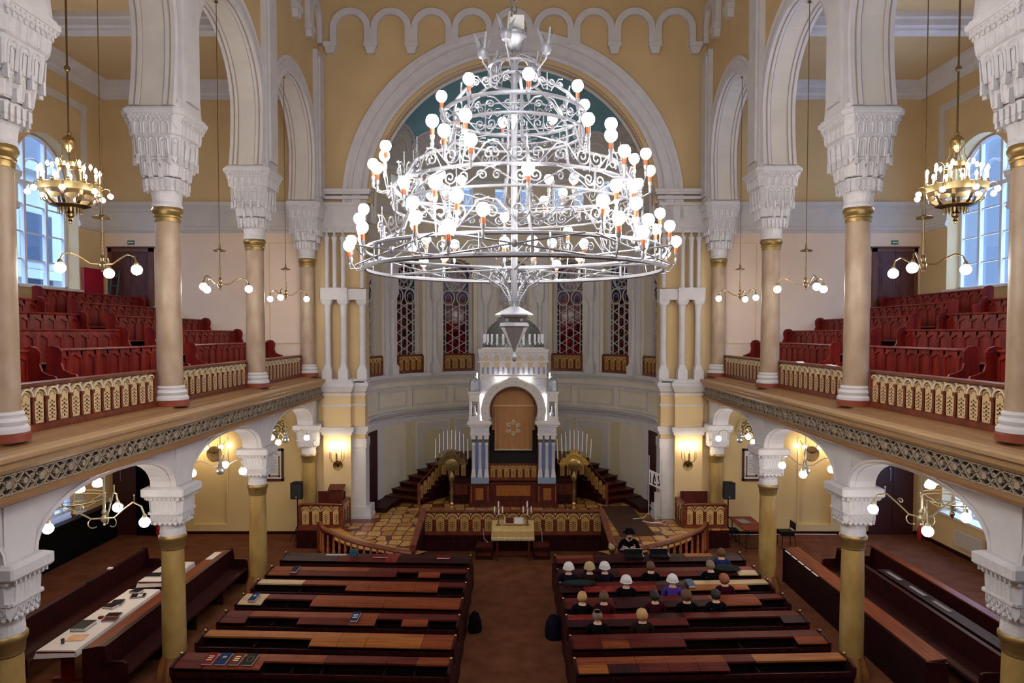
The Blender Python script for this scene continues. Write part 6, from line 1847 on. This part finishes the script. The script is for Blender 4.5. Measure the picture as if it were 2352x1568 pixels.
# ================================================================ BOOKS AND SMALL THINGS ON THE PEWS
def book(loc, rz, size, mt, label, name='book', tilt=0, page=True, cat='book', group=None, motif=None):
    t = empty(name, loc, rz, label, cat, group); t.rotation_euler.x = tilt
    w_, d_, h_ = size
    m = MB(); m.box(-w_ / 2, w_ / 2, -d_ / 2, d_ / 2, 0, .004); m.box(-w_ / 2, w_ / 2, -d_ / 2, d_ / 2, h_ - .004, h_); m.box(-w_ / 2, -w_ / 2 + .005, -d_ / 2, d_ / 2, 0, h_); m.build('cover', mt, t)
    m = MB(); m.box(-w_ / 2 + .004, w_ / 2 - .006, -d_ / 2 + .006, d_ / 2 - .006, .004, h_ - .004); m.build('pages', CLOTH, t)
    if motif:
        m = MB(); mm, kind = motif
        if kind == 'lines':
            for k in range(3): m.box(-.05 + .0 * k, .05, .05 - .06 * k, .075 - .06 * k, h_, h_ + .002)
        elif kind == 'ring': m.tube([(.05 * cos(a), .09 * sin(a), h_ + .001) for a in [2 * PI * i / 20 for i in range(20)]], .006, 4, True)
        else:
            for k in range(2):
                for i in range(3):
                    a = PI / 2 + k * PI + i * 2 * PI / 3; b = a + 2 * PI / 3
                    m.tube([(.035 * cos(a), .04 + .035 * sin(a), h_ + .001), (.035 * cos(b), .04 + .035 * sin(b), h_ + .001)], .004, 4)
        m.build('cover_motif', mm, t)
    return t
GOLDM = mat('gold stamping', (206, 176, 110), .4, .3)
BLUEB = mat('blue book cloth', (14, 38, 74), .7, spec=.1); REDB = mat('red book cloth', (100, 14, 24), .7, spec=.1); BRNB = mat('brown book cloth', (84, 40, 28), .7, spec=.1); DKB = mat('dark green book cloth', (26, 26, 24), .7, spec=.1); DKR = mat('dark maroon book cloth', (40, 12, 18), .7, spec=.1)
def on_pew(side, row, f):
    yo, yi = PY[row]
    if side < 0: x = -6.02 + f * 4.89; y = yo + (yi - yo) * f
    else: x = 1.13 + f * 4.89; y = yi + (yo - yi) * f
    return (x, y - .03 - .2, .967)
RZP = -.047
for f, mt, lab, mo in ((.115, REDB, 'red book with gold lines, outermost of four on the nearest left pew', (GOLDM, 'lines')), (.165, BLUEB, 'blue book with gold star, second of four on the nearest left pew', (GOLDM, 'star')),
                       (.215, BRNB, 'brown book, third of the four on the nearest left pew', (GOLDM, 'lines')), (.265, DKB, 'black book with oval ornament, innermost of four on the nearest left pew', (GYH, 'ring'))):
    p = on_pew(-1, 6, f); book((p[0], p[1] - .03, .962), RZP, (.19, .36, .035), mt, lab, tilt=.10, motif=mo, group='books on the nearest left pew')
p = on_pew(-1, 3, .055); book((p[0], p[1] - .02, .962), RZP, (.15, .36, .04), BLUEB, 'blue book lying on the pale lid of the fourth left pew', tilt=.10, motif=(CLOTH, 'star'))
p = on_pew(-1, 4, .565); book((p[0], p[1] - .02, .962), RZP, (.15, .36, .04), BLUEB, 'blue book lying past the middle of the fifth left pew', tilt=.10, motif=(CLOTH, 'lines'))
p = on_pew(-1, 1, .125); book((p[0], p[1] - .02, .962), RZP, (.15, .34, .04), DKB, 'black book near the outer end of the second left pew', tilt=.10)
p = on_pew(1, 2, .62); book((p[0], p[1] - .02, .962), .047, (.17, .36, .05), mat('grey-blue book cloth', (52, 70, 92), .6), 'grey-blue book with white edge on the third right pew', tilt=.10)
p = on_pew(-1, 0, .37); m = MB(); m.box(p[0] - .09, p[0] + .09, p[1] - .05, p[1] + .12, .967, 1.11); m.box(p[0] - .07, p[0] + .07, p[1] - .0, p[1] + .08, 1.11, 1.14); tag(m.build('box', mat('teal cardboard', (24, 70, 92), .6)), 'small teal-blue box standing on the front left pew', 'box')
for f in (.52, .86):
    p = on_pew(-1, 0, f); book((p[0], p[1], .967), RZP, (.4 if f < .6 else .34, .2, .03), REDB, 'flat red book on the front left pew, %s' % ('nearer its middle' if f < .6 else 'near the central aisle'))
p = on_pew(-1, 0, .28); m = MB(); m.box(p[0] - .3, p[0] + .25, p[1] + .05, p[1] + .07, .967, .99); tag(m.build('white_rod', CLOTH), 'thin white strip lying along the front left pew', 'strip')
# papers in shelves
def paper(loc, size, rz, label, mt=CLOTH, tilt=0, name='paper_sheet', cat='paper', group=None):
    m = MB(); m.box(-size[0] / 2, size[0] / 2, -size[1] / 2, size[1] / 2, 0, .006); o = m.build(name, mt, None, False, loc, rz); o.rotation_euler.x = tilt; tag(o, label, cat, group); return o
p = on_pew(-1, 3, .27); paper((p[0] + .22, p[1] - .16, .725), (.26, .08), RZP, 'white paper in the open shelf of the fourth left pew')
p = on_pew(-1, 6, .46); paper((p[0], p[1] - .13, .725), (.14, .1), RZP, 'small cream card in the open shelf of the nearest left pew')
p = on_pew(1, 6, .58); paper((p[0], p[1] - .12, .725), (.2, .12), .047, 'paper in the open shelf of the nearest right pew, the greyer of two')
p = on_pew(1, 6, .645); paper((p[0] + .02, p[1] - .12, .725), (.18, .12), .047, 'white paper in the open shelf of the nearest right pew, the brighter of two')
# open cases and coats on the front right pew
for f, lab in ((.42, 'open black case with a white edge on the front right pew, nearer its middle'), (.56, 'open black case on the front right pew beside the tan board')):
    t = empty('case', (0, 0, 0), 0, lab, 'case', 'open cases on the front right pew')
    p = on_pew(1, 0, f); m = MB(); m.box(p[0] - .24, p[0] + .24, p[1] - .16, p[1] + .1, .967, 1.02); m.build('case_body', BLACK, t)
    m = MB(); m.box(p[0] - .24, p[0] + .24, p[1] + .1, p[1] + .13, 1.0, 1.14); m.build('lid', BLACK, t)
    m = MB(); m.box(p[0] - .24, p[0] + .24, p[1] + .125, p[1] + .14, 1.135, 1.147); m.box(p[0] + .235, p[0] + .245, p[1] - .16, p[1] + .13, 1.02, 1.03); m.build('white_edge', CLOTH, t)
def lump(loc, sc, mt, label, name='coat', cat='coat'):
    m = MB(); vs = []; fs = []; nu, nv = 16, 10
    for j in range(nv + 1):
        th = PI * .56 * j / nv
        for i in range(nu):
            a = 2 * PI * i / nu; k = 1 + .22 * noise.noise((cos(a) * 2 + loc[0], sin(a) * 2, j * .5))
            vs.append((sc[0] * k * sin(th) * cos(a), sc[1] * k * sin(th) * sin(a), max(0, sc[2] * (cos(th) + .18) / 1.18)))
    for j in range(nv):
        for i in range(nu): fs.append((j * nu + i, j * nu + (i + 1) % nu, (j + 1) * nu + (i + 1) % nu, (j + 1) * nu + i))
    fs.append(tuple(range(nv * nu, nv * nu + nu)))
    m.add(vs, fs); tag(m.build(name, mt, None, True, loc), label, cat)
lump((.92, 15.55, .0), (.2, .28, .5), navy, 'dark coat heaped on the floor at the aisle end of the right pews')
lump((-.88, 15.85, .0), (.16, .2, .45), BLACKC, 'black bag on the floor at the aisle end of the left pews', 'bag', 'bag')
lump((1.55, 16.12, .99), (.42, .14, .09), gry, 'grey folded coat on the desk beside the aisle in the third right pew')
lump((5.3, 17.15, .98), (.36, .16, .12), gry, 'grey coat thrown over the outer end of the second right pew')
lump((2.0, 17.0, .98), (.25, .1, .05), dred, 'dark red scarf on the second right pew', 'scarf', 'scarf')
# ================================================================ CLOTH TABLES IN THE LEFT AISLE
def long_table(x0, x1, y0, y1, lab, labc, wide_foot=True):
    t = empty('long_table', (0, 0, 0), 0, lab, 'table', 'tables in the left aisle')
    m = MB(); m.box(x0 + .04, x1 - .04, y0 + .04, y1 - .04, .70, .74); m.build('tabletop', MAHOG2, t)
    for y in (y0 + .35, y1 - .35):
        m = MB(); m.box((x0 + x1) / 2 - .12, (x0 + x1) / 2 + .12, y - .03, y + .03, .06, .70); m.box((x0 + x1) / 2 - .28, (x0 + x1) / 2 + .28, y - .06, y + .06, 0, .06); m.build('leg', MAHOG, t)
    n = 40; k = 6; vs = []; fs = []; prof = [(x0 - .02, .60), (x0 - .015, .70), (x0, .748), (x0 + .02, .755), (x1 - .02, .755), (x1, .748), (x1 + .015, .70), (x1 + .02, .62)]
    for j in range(n + 1):
        y = y0 + (y1 - y0) * j / n
        for i, (x, z) in enumerate(prof):
            wv = .012 * noise.noise((j * .35, i * 1.3, x0)) if i in (0, 1, 6, 7) else .003 * noise.noise((j * .3, i, 2))
            vs.append((x + wv, y, z + (.02 * noise.noise((j * .2, i, 5)) if i in (0, 7) else wv)))
    q = len(prof)
    for j in range(n):
        for i in range(q - 1): fs.append((j * q + i, j * q + i + 1, (j + 1) * q + i + 1, (j + 1) * q + i))
    m = MB(); m.add(vs, fs)
    m.add([(x0, y0, .752), (x1, y0, .752), (x1 + .03, y0 - .03, .64), (x0 - .05, y0 - .03, .60)], [(0, 1, 2, 3)])
    c = m.build('white_tablecloth', CLOTH, None, True); tag(c, labc, 'tablecloth', 'white cloths in the left aisle')
    m = MB(); m.box(x0 - .0, x1, y0 - .012, y0 - .002, .70, .735); m.build('red_trim', REDB, c)
long_table(-9.16, -8.42, 13.2, 16.42, 'long narrow table with a red-brown foot between the left aisle benches', 'long white tablecloth with books on it and a red trimmed end')
long_table(-9.22, -8.5, 16.95, 18.4, 'short table beyond the long one, half hidden by the ochre column', 'short white tablecloth partly behind the ochre column')
for x, y, rz, sz, mt, lab in ((-8.9, 14.25, .0, (.3, .42, .07), BLACK, 'thick black book, nearest on the long white cloth'), (-8.62, 14.85, .1, (.28, .2, .03), DKR, 'maroon book at the edge of the white cloth, over the brown one'), (-8.56, 14.62, .1, (.28, .2, .03), BRNB, 'brown book on the nave edge of the white cloth'),
                              (-8.95, 15.3, -.2, (.26, .2, .05), DKR, 'dark maroon book, lower of the pair mid-table'), (-8.92, 15.52, .2, (.24, .3, .04), BLACK, 'black book, farther of the pair mid-table'), (-8.68, 15.95, .3, (.3, .24, .03), DKR, 'dark book at the far end of the long white cloth'), (-8.85, 16.2, -.3, (.24, .2, .05), BLACK, 'black book at the far end of the long white cloth'),
                              (-9.0, 17.35, 0, (.34, .26, .03), BLACK, 'black book on the short white cloth'), (-8.8, 17.6, 0, (.3, .22, .03), REDB, 'red book on the short white cloth beside the column')):
    book((x, y, .758), rz, sz, mt, lab)
paper((-8.72, 13.75, .76), (.34, .3), .1, 'peach sheet with small prints near the end of the white cloth', mat('peach paper', (206, 160, 120), .8, var=.15, scale=12))
paper((-8.62, 15.92, .795), (.1, .16), .3, 'white slip on the dark book at the far end of the cloth')
t = empty('glass', (-8.85, 13.5, .758), 0, 'small dark drinking glass near the end of the white cloth', 'glass')
m = MB(); m.lathe([(.03, 0), (.034, .09), (.03, .09), (.027, .01), (0, .01)], 14); m.build('glass_body', mat('dark glass', (50, 48, 46), .1), t, True)
m = MB(); m.lathe([(.05, 0), (.06, .02), (.055, .03), (0, .02)], 14); o = m.build('red_dish', REDB, None, True, (-8.82, 14.72, .758)); tag(o, 'small red dish beside the books on the white cloth', 'dish')
# papers along the right-hand bench
for i in range(5):
    paper((7.46, 18.7 - .42 * i, .905), (.05, .34), .0, 'white paper strip lying along the top of the right aisle desk', tilt=0, group='papers along the right aisle desk')
for i, y in enumerate((16.9, 15.9, 15.0)):
    paper((9.35, y, .9), (.1, .6), 0, 'grey paper lying in the book shelf of the right aisle bench', mat('dull grey paper', (112, 110, 112), .9), group='papers in the right bench shelf')  # shelf papers in one even, darker grey
m = MB(); m.box(9.2, 9.5, 12.6, 17.4, .86, .895); m.box(9.22, 9.24, 12.6, 17.4, .0, .87); m.box(9.46, 9.48, 12.6, 17.4, .0, .87); tag(m.build('book_shelf_ledge', PEWD), 'narrow dark ledge carrying papers behind the middle right aisle bench', 'shelf')
m = MB(); m.box(-10.04, -9.96, 16.2, 16.45, .985, 1.0); tag(m.build('eyeglasses_case', BLACK), 'small dark case on the back rail of the left aisle bench', 'case')
# folding table and chairs on the right
t = empty('folding_table', (0, 0, 0), 0, 'small dark-framed folding table with red-brown top behind the right ochre column', 'table')
m = MB(); m.box(7.2, 7.95, 21.5, 23.1, .70, .73); m.build('tabletop', MAHOG, t)
for x, y in ((7.3, 21.6), (7.85, 21.6), (7.3, 23.0), (7.85, 23.0)):
    m = MB(); m.tube([(x, y, 0), (x, y, .7)], .015, 6); m.build('leg', BLACK, t)
m = MB(); m.tube([(7.3, 21.6, .12), (7.85, 21.6, .12)], .012, 5); m.tube([(7.3, 21.6, .12), (7.3, 23.0, .12)], .012, 5); m.build('stretcher', BLACK, t)
paper((7.5, 22.5, .735), (.34, .5), .2, 'open newspaper on the small table behind the right column', mat('newsprint', (120, 118, 112), .9, var=.3, scale=30))
dark_chair((7.12, 22.5, 0), PI / 2 * 3, 'black chair pushed against the small table by the right end wall', 'black chairs by the right end wall')
dark_chair((8.72, 22.05, 0), PI / 2, 'black chair standing alone by the right end wall', 'black chairs by the right end wall')
m = MB(); m.box(8.5, 8.92, 21.88, 22.25, .475, .56); tag(m.build('black_bag', BLACK), 'black bag on the seat of the lone black chair', 'bag')
# speakers
for s, nm in SIDES:
    t = empty('speaker_stand', (s * 6.98, 22.42, 0), 0, 'black tripod stand holding a loudspeaker beside the %s box' % nm, 'stand', 'speaker stands')
    m = MB(); m.tube([(0, 0, .12), (0, 0, 1.5)], .02, 8); m.build('pole', BLACK, t)
    for k in range(3):
        a = 2 * PI * k / 3 + .5; m = MB(); m.tube([(0, 0, .62), (.4 * cos(a), .4 * sin(a), .02)], .012, 6); m.tube([(.2 * cos(a), .2 * sin(a), .32), (0, 0, .2)], .008, 5); m.build('leg', BLACK, t)
    t = empty('loudspeaker', (s * 6.98, 22.42, 1.5), 0, 'black loudspeaker on its stand beside the %s gallery end column' % nm, 'loudspeaker', 'loudspeakers')
    m = MB(); m.prism([(-.19, -.14), (.19, -.14), (.14, .16), (-.14, .16)], 'z', 0, .53); m.build('cabinet', BLACK, t)
    m = MB(); m.box(-.17, .17, -.155, -.14, .03, .5); m.box(-.06, .06, -.05, .05, .53, .555); m.build('grille', mat('black mesh', (22, 22, 24), .7, bump=.3, scale=200), t)
    m = MB(); m.prism([(-.03, .06), (.03, .06), (0, .1)], 'y', -.16, -.155); m.build('badge', CLOTH, t)
# framed documents on the end walls
for s, nm in SIDES:
    t = empty('framed_document', (s * 8.12, YE - .04, 2.38), 0, 'framed Hebrew document with ornamental border on the lower %s end wall' % nm, 'framed document', 'framed documents')
    m = MB()
    for a, b, c_, d in ((-.32, -.25, -.55, .55), (.25, .32, -.55, .55), (-.32, .32, .48, .55), (-.32, .32, -.55, -.48)): m.box(a, b, -.03, .03, c_, d)
    m.build('frame', mat('dark brown frame', (62, 30, 20), .4), t)
    m = MB(); m.box(-.25, .25, .0, .02, -.48, .48); m.build('sheet', mat('white sheet', (210, 208, 206), .6), t)
    m = MB()
    for a, b, c_, d in ((-.2, -.14, -.42, .3), (.14, .2, -.42, .3), (-.2, .2, -.42, -.36)): m.box(a, b, -.004, .0, c_, d)
    m.build('border_print', mat('brown print', (136, 110, 84), .8, var=.4, scale=60), t)
    m = MB()
    for k in range(11): m.box(-.11, .11 - (k % 3) * .02, -.003, 0, .24 - k * .052, .252 - k * .052)
    m.prism([(-.12, .36), (.0, .42), (.12, .36), (.1, .34), (0, .39), (-.1, .34)], 'y', -.004, 0)
    m.build('lines_of_text', mat('grey print', (110, 110, 108), .8), t)
    # pierced lunette
    t = empty('pierced_lunette', (s * 8.0, YE - .03, 3.6), 0, 'pale pierced round grille high on the lower %s end wall' % nm, 'grille', 'pierced grilles')
    m = MB(); m.lathe([(0, 0), (.42, 0), (.42, .02), (0, .02)], 32); o = m.build('plate', mat('pale yellow grille', (196, 174, 112), .7), t); o.rotation_euler.x = PI / 2
    m = MB()
    for k in range(8):
        a = 2 * PI * k / 8
        m.tube(spiral((.25 * cos(a), -.025, .25 * sin(a)), (cos(a), 0, sin(a)), (-sin(a), 0, cos(a)), .11, 1.1, .5, 10), .014, 4)
    m.tube([(.1 * cos(a), -.025, .1 * sin(a)) for a in [2 * PI * i / 14 for i in range(14)]], .016, 4, True)
    m.build('dark_piercing', mat('dark piercing', (58, 44, 24), .8), t)
    # exit sign, alarm
    t = empty('exit_sign', (s * 12.86, YE - .03, 9.9), 0, 'small green exit sign above the door of the %s gallery' % nm, 'sign', 'exit signs')
    m = MB(); m.box(-.11, .11, -.02, .015, -.07, .07); m.build('panel', mat('green sign', (30, 104, 70), .5), t)
    m = MB(); m.box(-.09, .09, -.022, -.02, -.02, .02); m.build('white_bar', CLOTH, t)
    t = empty('fire_alarm', (s * 11.98, YE - .03, 8.6), 0, 'small red alarm button beside the %s gallery door' % nm, 'alarm', 'alarm buttons')
    m = MB(); m.box(-.045, .045, -.02, .02, -.05, .05); m.build('housing', mat('red plastic', (160, 30, 24), .4), t)
    m = MB(); m.box(-.02, .02, -.024, -.02, -.02, .02); m.build('button', CLOTH, t)
# gallery left: red board and ladder
m = MB(); m.box(-13.68, -13.62, 22.2, 23.25, 6.95, 8.95); tag(m.build('red_board', mat('crimson board', (150, 14, 40), .5)), 'crimson board leaning on the left gallery wall beside the window', 'board')
t = empty('stepladder', (0, 0, 0), 0, 'teal folded stepladder leaning beside the left gallery door', 'ladder')
for x in (-13.55, -13.3):
    m = MB(); m.tube([(x, 23.1, 6.95), (x + .12, 23.45, 8.95)], .025, 6); m.build('rail', mat('teal paint', (30, 96, 104), .5), t)
m = MB()
for k in range(6): z = 7.15 + .32 * k; m.tube([(-13.55 + .019 * k, 23.13 + .055 * k, z), (-13.3 + .019 * k, 23.13 + .055 * k, z)], .02, 5)
m.build('rungs', MATS['teal paint'], t)
# radiators under the lower windows
for s, nm in SIDES[1:]:
    t = empty('radiator', (s * 13.66, 20.65, 0), 0, 'white panel radiator under the lower window of the %s aisle' % nm, 'radiator', 'radiators')
    m = MB(); m.box(-.05, .05, -.62, .62, .36, .84); m.build('panel', mat('radiator enamel', (190, 184, 176), .5), t)
    m = MB()
    for k in range(24): m.box(*sorted((-s * .05, -s * .062)), -.6 + .05 * k, -.575 + .05 * k, .4, .8)
    m.build('fins', mat('radiator enamel', (190, 184, 176), .5), t)
    m = MB(); m.tube([(0, -.7, .2), (0, -4, .22)], .03, 8); m.tube([(0, .62, .42), (0, .75, .42), (0, .75, .2), (0, -.7, .2)], .015, 6); m.build('pipe', mat('radiator enamel', (190, 184, 176), .5), t)
m = MB(); m.tube([(7.2, YE - .12, .02), (8.6, YE - .15, .02), (9.4, YE - .1, .02), (11.0, YE - .14, .02)], .012, 5); m.box(9.3, 9.6, YE - .18, YE - .1, 0, .05); tag(m.build('extension_lead', CLOTH), 'white extension lead along the foot of the right end wall', 'cable')
m = MB(); m.tube([(.9, 21.64, .75), (.92, 21.64, .3), (1.0, 21.5, .02)], .006, 4); tag(m.build('wire', CLOTH), 'thin pale wire hanging down the barrier right of the small table', 'wire')
m = MB(); m.tube([(-.93, 21.64, .75), (-.9, 21.62, .42), (-.7, 21.4, .3)], .006, 4); tag(m.build('wire', CLOTH), 'thin pale wire hanging down the barrier left of the small table', 'wire')
for s, x in ((-1, -12.9), (1, 12.9)):
    t = empty('fire_extinguisher', (s * 11.95 if s < 0 else 13.5, 22.9 if s > 0 else 23.3, 0), 0, 'small red extinguisher by the dark door of the %s aisle' % ('left' if s < 0 else 'right'), 'fire extinguisher', 'fire extinguishers')
    m = MB(); m.lathe([(.08, 0), (.085, .02), (.085, .38), (.05, .45), (.02, .47)], 14); m.build('cylinder', mat('red plastic', (160, 30, 24), .4), t, True)
    m = MB(); m.tube([(0, 0, .46), (0, 0, .52), (.08, 0, .5), (.1, 0, .3)], .012, 5); m.build('hose', BLACK, t)
# banner stand with large black letters by the right apse door
t = empty('banner_stand', (0, 0, 0), 0, 'white tubular stand with a white placard of large black letters by the right apse door', 'stand')
W_ = mat('white tube paint', (176, 172, 168), .5)
x0, y0 = 4.58, 23.3; x1, y1 = 4.93, 22.98
m = MB()
m.tube([(x0, y0, ZP + .12), (x0, y0, 2.75)], .016, 6); m.tube([(x1, y1, ZP + .12), (x1, y1, 2.6)], .012, 6)
m.build('post', W_, t)
m = MB(); m.tube([(x0 - .55, y0 - .1, ZP + .02), (x0 - .2, y0 - .08, ZP + .04), (x0, y0, ZP + .22), (x0 + .15, y0 + .02, ZP + .04), (x0 + .45, y0 - .1, ZP + .02)], .016, 6); m.tube([(x0, y0, ZP + .5), (x1, y1, ZP + .22)], .012, 5); m.build('foot', W_, t)
u = Vector((x1 - x0, y1 - y0, 0)); Lb = u.length; u.normalize(); nv = Vector((u.y, -u.x, 0))
Mb = Matrix(((u.x, nv.x, 0, x0), (u.y, nv.y, 0, y0), (0, 0, 1, 0), (0, 0, 0, 1)))
m = MB(); m.M = Mb; m.prism([(0, 1.78), (Lb, 1.66), (Lb, 2.16), (0, 2.28)], 'y', 0, .012); m.build('placard', CLOTH, t)
m = MB(); m.M = Mb
L1 = Lb
def gl(pts): m.prism(pts, 'y', .012, .016)
gl([(.05, 1.83), (.09, 1.82), (.085, 2.2), (.06, 2.16)])
gl([(.15, 1.84), (.19, 1.83), (.24, 2.14), (.2, 2.17)]); gl([(.15, 1.80), (.27, 1.77), (.27, 1.82), (.15, 1.85)]); gl([(.24, 1.9), (.27, 1.9), (.25, 2.08), (.22, 2.08)])
gl([(.32, 1.80), (.40, 1.76), (.44, 1.82), (.41, 1.86), (.38, 1.81), (.34, 1.84)]); gl([(.41, 1.86), (.445, 1.82), (.38, 2.03), (.34, 2.03)]); gl([(.34, 2.03), (.38, 2.02), (.40, 2.1), (.37, 2.13)])
m.build('black_letters', BLACK, t)
m = MB(); m.M = Mb; m.box(.22, Lb - .02, .0, .012, .75, 1.55); m.build('white_board', GREYP, t)
# papers on the gallery rails (right)
for x, y, rz, k in ((6.98, 15.2, .3, 'nearer the third column'), (6.98, 16.9, -.2, 'midway along it')):
    paper((x, y, Z0G + .725), (.16, .26), rz, 'white paper left on the rail of the right middle balustrade, %s' % k, tilt=.1)
m = MB(); m.box(-.06, .06, -.1, .1, 0, .03); o = m.build('switch_box', CLOTH, None, False, (-12.02, 23.5, 7.9), 0); o.location = (-12.0, YE - .1, 7.72); tag(o, 'small white switch by the left gallery door', 'switch')
# facades across the courtyard, seen through the side windows
for s, nm in SIDES:
    m = MB(); hb = 13.5 if s < 0 else 11.5; xd = 19 if s < 0 else 46; m.box(*sorted((s * xd, s * (xd + 4))), -5, 90, -3, hb)
    for z in (2.5, 6.8, 9.0, hb - .3): m.box(*sorted((s * (xd - .3), s * xd)), -5, 90, z, z + .35)
    bl = m.build('courtyard_building', mat('pale facade', (150, 150, 146), .9, var=.06, scale=.5)); tag(bl, 'pale building seen through the windows of the %s side' % nm, 'building', 'courtyard buildings')
    m = MB()
    for i in range(12):
        for z in ((3.4, 7.5, 9.7) if s < 0 else (3.4, 7.5)): m.box(*sorted((s * (xd - .05), s * xd)), -3 + 5 * i, -1.2 + 5 * i, z, z + 1.9)
    m.build('window', mat('facade glass', (60, 66, 76), .2), bl)

m = MB(); m.box(-80, 80, -30, 110, -1.2, -.6); struct('ground', m, mat('snowy ground', (206, 208, 212), .9, var=.04, scale=.4)).name = 'ground_outside'
t = empty('dark_partition', (0, 0, 0), 0, 'low black-brown partition along the window side of the left aisle', 'partition')
m = MB(); m.box(-13.5, -13.35, 9.0, 23.3, 0, 1.16); m.build('boarding', BLACKC, t)
m = MB(); m.box(-13.55, -13.3, 9.0, 23.3, 1.16, 1.2); m.build('top_rail', PEWD, t)

paper((-7.93, 18.35, .93), (.26, .6), 0, 'white sheet at the far end of the desk ledge in the left aisle', tilt=0)
m = MB(); m.box(-10.13, -10.03, 17.2, 17.3, .955, .99); tag(m.build('tissue_pack', CLOTH), 'small white packet on the back rail of the rear left bench', 'packet')
